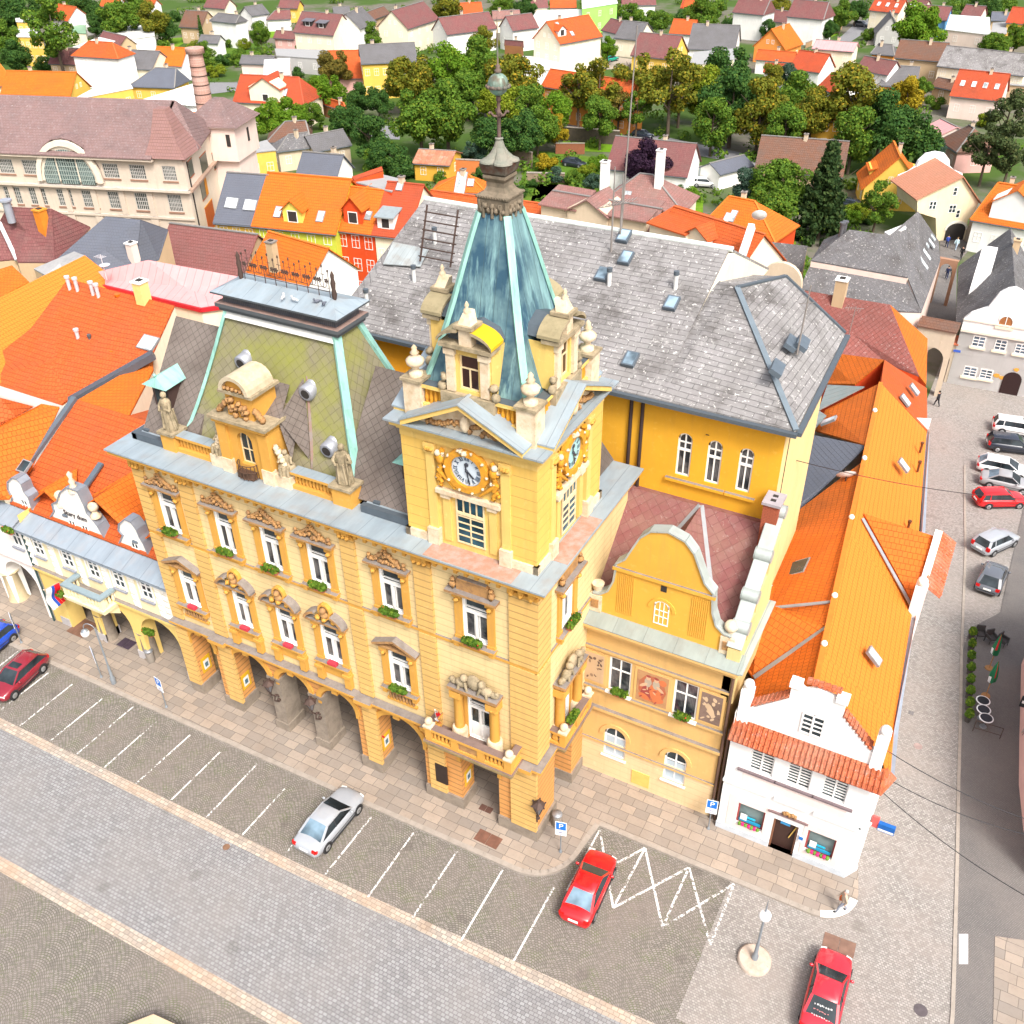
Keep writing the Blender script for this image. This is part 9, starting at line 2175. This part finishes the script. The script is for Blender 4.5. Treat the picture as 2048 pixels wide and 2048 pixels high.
def person(px,py,label,top,legs,hair,ang,step=.28,bag=None,h=1.74,group='people walking'):
 p=atg(px,py,0);k=h/1.74;z0=ground(p.x,p.y)+.012
 if-24<p.x<15.5 and-2<p.y<9:z0=.135
 V=[(0,0,.95),(0,0,1.18),(0,0,1.40),(.01,0,1.50),(.03,0,1.60),(.03,0,1.70),
(.0,.10,.90),(step*.55,.10,.50),(step*.75,.10,.09),(step*.75+.17,.10,.04),
(.0,-.10,.90),(-step*.35,-.10,.50),(-step*1.0,-.10,.12),(-step*1.0+.16,-.10,.05),
(0,.19,1.40),(-.10,.25,1.14),(-.02,.25,.92),(.03,.24,.84),
(0,-.19,1.40),(.10,-.25,1.14),(.22,-.24,.95),(.28,-.23,.89),(.12,0,1.62)]
 E=[(0,1),(1,2),(2,3),(3,4),(4,5),(0,6),(6,7),(7,8),(8,9),(0,10),(10,11),(11,12),(12,13),(2,14),(14,15),(15,16),(16,17),(2,18),(18,19),(19,20),(20,21),(4,22)]
 R_=[.15,.14,.16,.06,.095,.085,.10,.07,.05,.04,.10,.07,.05,.04,.075,.055,.04,.035,.075,.055,.04,.035,.022]
 me=bpy.data.meshes.new('body');me.from_pydata(V,E,[]);o=bpy.data.objects.new('body',me);COL.objects.link(o)
 md=o.modifiers.new('s','SKIN');md.use_smooth_shade=True
 for i,r in enumerate(R_):me.skin_vertices[0].data[i].radius=(r,r*1.15 if i in(1,2)else r);me.skin_vertices[0].data[i].use_root=i==0
 o.modifiers.new('d','SUBSURF').levels=1
 dg=bpy.context.evaluated_depsgraph_get();me2=bpy.data.meshes.new_from_object(o.evaluated_get(dg));bpy.data.objects.remove(o)
 for mt in(plain('cloth_'+label[:12].replace(' ','_')+'t',top,.9),plain('cloth_'+label[:12].replace(' ','_')+'l',legs,.9),M_SKIN,M_BLK):me2.materials.append(mt)
 for f in me2.polygons:
  c=f.center;f.material_index=2 if c.z>1.475 or(abs(c.y)>.2 and c.z<.93)else 0 if c.z>.92 else 3 if c.z<.11 else 1;f.use_smooth=True
 root=empty('person',(p.x,p.y,z0),ang,label,'person',group);root.scale=(k,k,k)
 b=bpy.data.objects.new('body',me2);COL.objects.link(b);b.parent=root
 m=MB();m.ball((.01,0,1.67),.108,0,10,1,.95,1.0);m.v=[(x-.02,y,z+.012)for x,y,z in m.v];m.build('hair',plain('hair_'+label[:8].replace(' ','_'),hair,.8),root)
 m=MB()
 for s in(-1,1):m.ball((.118,s*.035,1.635),.012,0,6)
 m.build('eyes',M_BLK,root)
 if bag:m=MB();m.box(-.08,.12,-.36,-.24,.55,.86,0);m.tube((.02,-.3,.86),(.02,-.25,1.0),.012,.012,5);m.build('bag',plain('bag',bag,.8),root)
tt=lambda u,v:zp('T',(u,v))
person(*dd(1766,767),'person in dark clothes walking across the side street with hands in front',(.015,.015,.02),(.015,.015,.02),(.02,.015,.01),2.6)
person(*tt(1383,688),'person in a blue jacket near the town gate',(.03,.06,.3),(.02,.03,.08),(.05,.03,.02),1.8)
person(*tt(1447,706),'person in pale clothes near the town gate',(.5,.65,.7),(.4,.5,.6),(.2,.13,.06),4.4)
person(*tt(1484,770),'person in black beside the far lane arch',(.01,.01,.012),(.012,.012,.015),(.02,.015,.01),4.6)
person(*tt(1382,912),'person in dark blue walking in the lane, left one of a pair',(.015,.02,.06),(.02,.03,.08),(.03,.02,.015),1.6)
person(*tt(1420,905),'person in black walking in the lane, right one of a pair',(.01,.01,.012),(.012,.012,.015),(.02,.015,.01),1.7)
person(1680,1826,'person in beige top with orange bag at the white kerb of the corner',(.45,.36,.28),(.25,.27,.32),(.4,.38,.36),3.5,.3,(.55,.12,.03))
person(2044,1490,'person in dark trousers at the doorway on the right edge',(.4,.3,.28),(.03,.03,.05),(.1,.06,.04),1.6)
QZ=lambda u,v:(.3623*u,1200+.3623*v)
M_POLE=plain('pole_grey',(.27,.30,.33),.5,.5);M_BLUE=plain('sign_blue',(.01,.15,.55),.4);M_SWH=plain('sign_white',(.78,.78,.78),.4)
def psign(label,p,rz,h=2.5,wall_=False):
 o=empty('parking_sign',(p.x,p.y,p.z),rz,label,'sign','parking signs')
 m=MB();m.tube((0,0,0),(0,0,h+.05),.035,.035,8);m.lathe([(.1,0),(.08,.1),(.04,.16)],(0,0,0),8);m.build('post',M_POLE,o)
 m=MB();m.box(-.3,.3,-.06,-.04,h-.62,h+.02,1);m.box(-.26,.26,-.068,-.058,h-.58,h-.02,0);text_mesh(m,'P',.5,T(0,-.07,h-.30,0,PI/2),1,.004);m.build('blue_plate',[M_BLUE,M_SWH],o)
 m=MB();m.box(-.3,.3,-.06,-.04,h-1.05,h-.66,0);m.box(-.2,.2,-.066,-.058,h-.98,h-.94,1);m.box(-.1,.1,-.066,-.058,h-.85,h-.78,1);m.build('lower_plate',[M_SWH,plain('plate_ink',(.2,.2,.35))],o)
g0=lambda px,py:at(px,py,.13)
psign('parking sign at the left end of the pavement by the blue car',g0(43,1285),-.5);psign('parking sign beside the tall lamp post on the left',g0(203,1354),-.5);psign('parking sign in front of the arcade corner on the left',g0(333,1414),-.15);psign('parking sign in front of the corner pier with grey bin behind',g0(1121,1703),.25);psign('parking sign between the brown downpipes and the white corner house',Vector((7.95,4.95,.13)),.2,2.4)
def globe_lamp(label,p,h,hook,plinth):
 o=empty('street_lamp',tuple(p),0,label,'street lamp','street lamps');m=MB()
 m.lathe([(.16,0),(.16,.5),(.10,.6),(.085,1.4),(.06,1.5),(.055,h)],(0,0,0),10,0);m.build('post',M_POLE,o)
 if hook:
  m=MB();m.path([(0,0,h-.1)]+[(-.42*(1-math.cos(PI*k/8))*1.0,-.1*(1-math.cos(PI*k/8)),h-.1+.45*math.sin(PI*k/8))for k in range(1,9)],.03,6);m.build('arm',M_POLE,o);c=(-.84,-.2,h-.5)
  m=MB();m.lathe([(.03,.3),(.2,.22),(.24,.1)],c,12,0);m.build('hood',M_POLE,o)
 else:
  c=(0,0,h+.2);m=MB();m.lathe([(.1,.2),(.05,.3),(.03,.8),(.005,1.2)],c,8,0);m.build('finial',M_POLE,o)
 m=MB();m.ball(c,.30 if not hook else .27,0,16);m.build('globe',emissive_globe(),o)
 if plinth:
  m=MB();m.lathe([(.8,0),(.8,.2),(.72,.26)],(0,0,0),20,0);m.build('plinth',stone('lamp_plinth',(.48,.40,.33),(.35,.25,.18)),o)
globe_lamp('tall grey street lamp with hanging white globe on the left pavement',g0(228,1366),4.6,True,False)
globe_lamp('street lamp with white globe and spike on a round stone plinth',at(1508,1922,.0),3.6,False,True)
def bin_(label,p):
 o=empty('litter_bin',tuple(p),0,label,'litter bin','litter bins');m=MB();m.lathe([(.24,0),(.27,.1),(.27,.8)],(0,0,0),14,0);m.build('body',plain('bin_stone',(.25,.22,.19)),o);m=MB();m.lathe([(.2,.85),(.29,.92),(.28,.98),(.02,1.02)],(0,0,0),14,0)
 for k in range(4):m.tube((.22*math.cos(k*PI/2),.22*math.sin(k*PI/2),.78),(.22*math.cos(k*PI/2),.22*math.sin(k*PI/2),.9),.02,.02,5)
 m.build('lid',plain('bin_lid',(.28,.29,.31),.5,.4),o)
bin_('grey-lidded bin beside the round arcade pier',g0(303,1322));bin_('round grey bin beside the corner pier behind the parking sign',g0(1114,1650))
def lantern(label,p,big=1.0,arm=True,rz=0):
 o=empty('lantern',tuple(p),rz,label,'lantern','wrought-iron lanterns');m=MB();s=big
 m.lathe([(.08*s,-.45*s),(.26*s,.15*s),(.30*s,.2*s)],(0,0,0),6,0,False);m.build('glass',plain('lantern_glass',(.12,.12,.13),.15),o)
 m=MB();m.lathe([(.36*s,.2*s),(.16*s,.38*s),(.1*s,.42*s),(.05*s,.6*s)],(0,0,0),6,0,False)
 for k in range(6):a=2*PI*k/6;m.tube((.3*s*math.cos(a),.3*s*math.sin(a),.2*s),(.09*s*math.cos(a),.09*s*math.sin(a),-.45*s),.02*s,.02*s,5);m.ball((.36*s*math.cos(a),.36*s*math.sin(a),.24*s),.05*s,0,6)
 m.lathe([(.09*s,-.45*s),(.05*s,-.6*s),(.02*s,-.75*s)],(0,0,0),6,0);m.build('frame',M_IRON,o)
 if arm:
  m=MB();m.path([(0,0,-.7*s),(0,.25,-1.0),(.05,.55,-1.15),(.1,.9,-1.0)],.045,6);m.path([(0,.3,-1.0),(0,.2,-1.4),(.05,.5,-1.7),(.1,.85,-1.5)],.04,6)
  for k in range(8):m.ball((.05+.1*math.sin(k),.3+.07*k,-1.2-.07*k+.2*math.cos(k*2)),.09,0,6)
  m.build('bracket',M_IRON,o)
lantern('wrought-iron lantern in the second arcade arch',aty(*QZ(1485,475),-.55),1.0);lantern('wrought-iron lantern in the third arcade arch',aty(*QZ(1715,575),-.55),1.0);lantern('wrought-iron lantern on the corner pier of the clock tower',Vector((.30,-.32,3.35)),1.05,True,PI*.25)
def flag(label,base,tip,cols,w,drop):
 o=empty('flag',tuple(base),0,label,'flag','flags');t=Vector(tip)-Vector(base);m=MB();m.tube((0,0,0),tuple(t),.03,.025,6);m.ball(tuple(t),.06,0,6);m.build('pole',plain('flag_pole',(.5,.4,.3)),o)
 m=MB();n=10
 for k in range(n):
  for j,c in enumerate(cols):
   f0,f1=j/len(cols),(j+1)/len(cols);a=t*(1-.75*f0);b=t*(1-.75*f1)
   q=lambda v,s:(v.x+.10*math.sin(s*7+v.z*3),v.y+.06*math.cos(s*6),v.z-drop*s*(1-.15*(f0)))
   m.poly([q(a,k/n),q(b,k/n),q(b,(k+1)/n),q(a,(k+1)/n)],c)
 m.build('cloth',[plain('flag_white',(.78,.78,.78)),plain('flag_red',(.62,.01,.02)),plain('flag_blue',(.02,.08,.42))],o)
pa=aty(110,1195,-.3);flag('white, blue and red flag hanging from the arcaded house',(-35.0,.45,4.55),(-34.9,-1.0,4.9),[0,0,2,1,1],1.2,1.75)
flag('white and red flag on the pole above the tower balcony',(-5.6,-.05,7.0),(-5.2,-1.0,8.5),[0,1],.9,.8)
def flower_box(label,x0,x1,z,y=-.34,M=None,green=True,red=True,group='flower boxes on the town hall sills'):
 c=Vector(((x0+x1)/2,y,z));c=M@c if M is not None else c;rz=PI/2 if M is not None else 0
 o=empty('flower_box',tuple(c),rz,label,'flower box',group);w=x1-x0;m=MB();m.box(-w/2,w/2,-.14,.12,0,.2,0);m.build('box',plain('box_terracotta',(.38,.12,.07))if green else plain('box_red',(.5,.04,.06)),o)
 if green:
  me=leaf_mesh('geranium',[(-w/2+w*(i+.5)/5,-.05,.3,.22)for i in range(5)],.07,420,int(abs(x0)*10));me.materials.append(FOL['green']);g=bpy.data.objects.new('foliage',me);COL.objects.link(g);g.parent=o
  if red:
   m=MB();rd=random.Random(int(abs(x0)*100))
   for i in range(3):m.lump((rd.uniform(-w/2,w/2),rd.uniform(-.25,0),.32+.15*rd.random()),.04,rd)
   m.build('blossom',plain('geranium_red',(.6,.05,.02)),o)
nm_=['leftmost','second','third','fourth','fifth','tower']
for i,(a,b)in enumerate(UWX):flower_box(f'green geranium box on the {nm_[i]} upper window sill of the town hall',(a+b)/2-.42,(a+b)/2+.42,13.15)
flower_box('green geranium box on the lower window left of the tower balcony',-8.25,-7.45,7.85)
for i in range(4):a,b=UWX[i];flower_box(f'small red box on the {nm_[i]} lower window sill of the town hall',(a+b)/2-.2,(a+b)/2+.35,7.86,-.25,None,False)
flower_box('green box on the upper side window of the tower',2.7,3.6,13.15,-.34,ME);flower_box('green box on the side balcony of the tower',2.2,3.0,7.29,-.72,ME)
flower_box('green box on the left annex window',1.75,2.45,6.95,5.55,None,True,False);flower_box('orange flower box on the right annex window',5.3,5.9,6.9,5.55)
for p,l in(((60,565),'white arcaded house'),((415,1010),'first arch of the yellow arcaded house'),((1045,1280),'third arch of the yellow arcaded house')):
 w=aty(*zp('L',p),-.1);flower_box(f'hanging flower bowl in the {l}',w.x-.35,w.x+.35,w.z-.2,-.1,None,True,True,'hanging flowers under the arcades')
for i,(px,py,l)in enumerate(((567,597,'white pigeon, first from the left on the roof crown'),(588,602,'pale pigeon, second on the roof crown'),(634,606,'grey pigeon, third on the roof crown'),(648,611,'dark pigeon, last on the roof crown'))):
 w=at(px,py,26.35);m=MB();m.ball((0,0,.1),.1,0,8,1.5,.8,.8);m.ball((.12,0,.2),.06,0,8);m.ext([(-.1,-.04,.12),(-.1,.04,.12),(-.26,.05,.07),(-.26,-.05,.07)],(0,0,.03));m.tube((.17,0,.2),(.21,0,.19),.015,.004,5);m.tube((.02,.03,.05),(.02,.03,-.02),.01,.01,4);m.tube((.02,-.03,.05),(.02,-.03,-.02),.01,.01,4)
 o=m.build('pigeon',plain('pigeon_%d'%(i//2),((.55,.55,.56),(.12,.13,.16))[i//2]));o.location=(w.x,w.y,w.z);o.rotation_euler=(0,0,2+i);tag(o,l,'bird','pigeons on the roof crown')
def statue(label,p,rz,seated=False,s=1.0):
 m=MB();rd=random.Random(int(abs(p[0])*7))
 if not seated:
  m.lathe([(.34,0),(.36,.1),(.30,.5),(.26,.95),(.24,1.05),(.28,1.35),(.22,1.5),(.09,1.56),(.08,1.62)],(0,0,0),12,0,True,1,.8);m.ball((0,-.02,1.74),.14,0,10,1,1,1.15)
  m.tube((.24,0,1.42),(.42,-.12,1.1),.085,.07,7);m.tube((.42,-.12,1.1),(.3,-.3,1.25),.07,.05,7);m.tube((-.24,0,1.42),(-.4,-.1,1.12),.085,.07,7);m.tube((-.4,-.1,1.12),(-.2,-.28,.95),.07,.05,7)
  for k in range(7):m.tube((.28*math.cos(k),.22*math.sin(k),1.0),(.34*math.cos(k+.3),.28*math.sin(k+.3),.1),.06,.07,5)
  m.tube((.3,-.3,1.6),(.33,-.28,.1),.03,.03,6)
 else:
  m.lathe([(.45,0),(.42,.5),(.34,.55)],(0,0,0),10,0,True,1.1,.9);m.ball((0,.05,.8),.3,0,10,.9,.7,1.2);m.ball((0,-.02,1.28),.15,0,10)
  for q in(-1,1):m.tube((q*.16,0,.55),(q*.2,-.42,.5),.14,.1,7);m.tube((q*.2,-.42,.5),(q*.2,-.45,.05),.1,.08,7);m.tube((q*.26,.02,1.0),(q*.36,-.2,.7),.08,.07,7)
 o=m.build('statue',M_STAT);o.location=p;o.rotation_euler=(0,0,rz);o.scale=(s,s,s);tag(o,label,'statue','statues on the parapet')
statue('standing stone statue on the left parapet pedestal',(-21.9,1.15,19.2),-.2,False,1.15);statue('standing stone statue on the right parapet pedestal',(-10.8,1.15,19.2),.2,False,1.15);statue('seated stone figure left of the mansard dormer',(-18.5,1.1,18.75),-.3,True,.95);statue('seated stone figure right of the mansard dormer',(-14.3,1.1,18.75),.3,True,.95)
def gs(px,py):
 p=atg(px,py,.052);return p
for i,(b,t_,l)in enumerate((((1978,1337),(2006,1232),'closed green and red parasol nearer the chairs'),((1971,1392),(2010,1298),'closed green and red parasol nearer the round tables'))):
 p=gs(*b);o=empty('parasol',tuple(p),.6*i,l,'parasol','closed parasols');m=MB();m.tube((0,0,0),(0,0,2.9),.03,.03,8);m.lathe([(.28,0),(.26,.08)],(0,0,0),12);m.build('pole',plain('parasol_wood',(.35,.18,.07)),o)
 m=MB();n=10
 for k in range(n):
  a0,a1=2*PI*k/n,2*PI*(k+1)/n;c=1 if k%5==2 else 0
  for(r0,z0),(r1,z1)in zip([(.10,1.2),(.22,1.35),(.24,1.8),(.14,2.5)],[(.22,1.35),(.24,1.8),(.14,2.5),(.02,3.0)]):
   w_=lambda r,a,k_:(r*(1.15 if k_%2 else .8)*math.cos(a),r*(1.15 if k_%2 else .8)*math.sin(a));x=w_(r0,a0,k)+(z0,),w_(r0,a1,k+1)+(z0,),w_(r1,a1,k+1)+(z1,),w_(r1,a0,k)+(z1,);m.poly(list(x),c if z0>1.5 else(2 if k%4==1 else 0))
 m.build('canopy',[plain('parasol_green',(.01,.12,.05)),plain('parasol_red',(.5,.015,.03)),plain('parasol_white',(.7,.7,.7))],o)
for i,(px,py)in enumerate(((1958,1276),(1980,1284),(2003,1290))):
 p=gs(px,py);o=empty('terrace_chair',tuple(p),.3+.4*i,('leftmost','middle','rightmost')[i]+' dark wicker chair on the parasol terrace','chair','wicker chairs');mt=plain('wicker_dark',(.06,.055,.055),.8)
 m=MB();m.box(-.28,.28,-.28,.28,.36,.46);m.build('seat',mt,o);m=MB();m.box(-.28,.28,.22,.3,.46,.95);m.build('backrest',mt,o)
 for s in(-1,1):m=MB();m.box(min(s*.24,s*.31),max(s*.24,s*.31),-.26,.26,.46,.66);m.build('armrest',mt,o)
 for sx in(-1,1):
  for sy in(-1,1):m=MB();m.tube((sx*.25,sy*.25,0),(sx*.25,sy*.25,.38),.025,.025,6);m.build('leg',mt,o)
for i,(px,py)in enumerate(((1960,1418),(1961,1436),(1966,1453))):
 p=gs(px,py);o=empty('round_table',tuple(p),0,('farthest','middle','nearest')[i]+' round dark-topped table with pale rim on the terrace','table','round terrace tables')
 m=MB();m.lathe([(.40,.72),(.42,.74),(.42,.76),(.36,.765)],(0,0,0),18);m.build('rim',M_SWH,o);m=MB();m.lathe([(.35,.75),(.35,.772)],(0,0,0),18);m.build('top',plain('table_black',(.02,.02,.025),.3),o);m=MB();m.tube((0,0,0),(0,0,.72),.035,.035,8);m.lathe([(.22,0),(.2,.04)],(0,0,0),12);m.build('leg',M_POLE,o)
pa,pb=gs(1945,1462),gs(1999,1478);o=empty('barrier_rail',tuple(pa),math.atan2(pb.y-pa.y,pb.x-pa.x),'low dark metal rail closing the terrace below the tables','railing');Lr=(pb-pa).length;m=MB()
for x in(0,Lr):m.tube((x,0,0),(x,0,.9),.025,.025,6)
for z in(.3,.9):m.tube((0,0,z),(Lr,0,z),.022,.022,6)
m.build('frame',M_IRON,o)
me=leaf_mesh('planter_shrub',[(0,0,.62,.27),(0,0,.85,.2),(.08,.05,.7,.22)],.06,420,5);me.materials.append(FOL['green'])
for k in range(8):
 t=k/7;p=gs(1941+(1934-1941)*t,1277+(1442-1277)*t);o=empty('potted_shrub',tuple(p),k,['first','second','third','fourth','fifth','sixth','seventh','last'][k]+' potted green shrub in the row along the street kerb','potted plant','potted shrubs along the terrace');m=MB();m.lathe([(.16,0),(.22,.4)],(0,0,0),10);m.build('pot',plain('pot_dark',(.07,.06,.055)),o)
 g=bpy.data.objects.new('foliage',me);COL.objects.link(g);g.parent=o
def plate(label,r,c,w,d,rz,col,round_=False,z=.14,name='manhole_cover'):
 p=at(*zp(r,c),z)if z is not None else atg(*zp(r,c),.02);o=None;m=MB()
 if round_:m.lathe([(w/2,0),(w/2,.012)],(0,0,0),18)
 else:
  m.box(-w/2,-.01,-d/2,d/2,0,.012);m.box(.01,w/2,-d/2,d/2,0,.012)
 o=m.build(name,plain('plate_'+label[:6].strip(),col,.7,var=.2));o.location=tuple(p);o.rotation_euler=(0,0,rz);tag(o,label,'cover','covers set in the paving')
plate('rusty double hatch in the pavement before the corner pier','D',(921,1583),1.4,.75,-.02,(.16,.075,.05));plate('small rusty grate under the tower arch','D',(917,1526),.75,.4,0,(.12,.06,.045));plate('brown mat in the first arch of the arcaded house','L',(580,1250),1.5,1.5,0,(.17,.09,.06));plate('dark grate in the second arch of the arcaded house','L',(890,1360),1.1,.8,0,(.05,.035,.05));plate('brown double plate in front of the red hatchback','D',(1583,1783),1.5,.85,.05,(.19,.11,.08),False,.012);plate('dark oval manhole cover at the bottom right','D',(1737,1906),.62,.62,0,(.09,.075,.08),True,.012);plate('rusty manhole cover on the row line','D',(427,1598),.4,.4,0,(.18,.1,.06),True,.014);plate('round cover in the side street paving','D',(1732,1408),.5,.5,0,(.3,.22,.2),True,None);plate('small square drain in the side street','D',(1719,1345),.3,.3,0,(.15,.14,.14),False,None)
o=empty('projecting_sign',(15.55,6.0,3.9),0,'blue and red projecting sign box on the corner of the white house','sign');m=MB();m.box(0,.35,-.05,.07,0,.75,1);m.box(.35,1.15,-.1,.12,-.05,.45,0);m.box(.38,1.12,-.11,-.1,.0,.12,2);m.build('panel',[plain('sign_navy',(.01,.1,.35)),plain('sign_coral',(.65,.1,.09)),M_SWH],o);m=MB();m.box(-.1,.02,-.02,.02,.2,.3);m.build('bracket',M_IRON,o)
def wire(label,a,b,sag):
 m=MB();n=24;a,b=Vector(a),Vector(b);pts=[a.lerp(b,k/n)+Vector((0,0,-sag*4*(k/n)*(1-k/n)))for k in range(n+1)];m.path([tuple(p-a)for p in pts],.022,5);o=m.build('overhead_wire',M_BLK);o.location=a;tag(o,label,'wire','overhead wires')
wire('thick overhead wire from the corner house gable across the street',(14.9,5.8,9.6),tuple(at(2120,1660,7.5)),.5);wire('overhead wire from the tile skirt of the corner house across the street',(15.6,5.9,7.6),tuple(at(2130,1685,6.0)),.6);wire('thin lowest overhead wire crossing the street near the bottom right',(15.7,6.2,6.2),tuple(at(2130,1835,6.5)),.5);wire('thin wire from the yellow building over the long roof to the street',(3.5,11.2,20.4),tuple(at(2100,1000,7.0)),.8)
fp=[atg(*p)for p in((2042,1330),(2038,1480),(2037,1570),(2046,1660),(2066,1765),(2400,1790),(2400,1330))];c0=fp[0];o=empty('pink_house',tuple(c0),0,'pink and white plastered house cut by the right edge of the picture','house','houses of the old town');m=MB();m.ext([(p.x-c0.x,p.y-c0.y,-1.5)for p in fp],(0,0,8.5),0);m.build('wall',wmat('pink'),o);m=MB();m.ext([((p.x-c0.x)-.04,p.y-c0.y,-1.4)for p in fp[2:5]]+[(fp[4].x-c0.x+.5,fp[4].y-c0.y,-1.4),(fp[2].x-c0.x+.5,fp[2].y-c0.y,-1.4)],(0,0,2.3),0);m.build('plinth',M_WH,o);m=MB();m.ext([(p.x-c0.x-.3,p.y-c0.y,7.0)for p in fp],(0,0,.3),0);m.build('roof',RT_RO,o)
p=fp[1];m=MB();m.box(-.7,-.05,-.05,.05,2.6,3.4,0);m.box(-.62,-.13,-.06,-.05,2.9,3.1,1);s=m.build('hanging_sign',[M_BLK,M_SWH]);s.location=tuple(p);tag(s,'black hanging sign on the pink house at the right edge','sign')
p=at(*dd(262,1925),0.0);o=empty('fountain',tuple(p),.5,'corner of a pale stone fountain basin at the bottom left edge','fountain');m=MB();m.lathe([(3.0,0),(3.0,.35),(2.7,.4),(2.7,.9),(2.9,.95),(2.9,1.1),(2.5,1.1),(2.45,.6)],(1.0,-3.2,0),8,0,False);m.build('basin',stone('basin_stone',(.55,.42,.28),(.4,.3,.2)),o);m=MB();m.lathe([(2.45,.6),(.01,.62)],(1.0,-3.2,0),8);m.build('water',glass('basin_water',(.05,.08,.08),.03),o)
o=empty('street_prohibition_sign',tuple(atg(*zp('T',(1425,1640)))),.2,'round white no-entry sign with red rim beside the white gabled house','sign');zt_=3.2;m=MB();m.tube((0,0,0),(0,0,zt_),.04,.04,6);m.build('post',M_POLE,o);m=MB();n=20
m.ext([(.42*math.cos(2*PI*k/n),-.06,zt_+.42*math.sin(2*PI*k/n))for k in range(n)],(0,.03,0),1);m.ext([(.31*math.cos(2*PI*k/n),-.075,zt_+.31*math.sin(2*PI*k/n))for k in range(n)],(0,.02,0),0);m.build('disc',[M_SWH,plain('sign_red',(.5,.02,.02))],o)
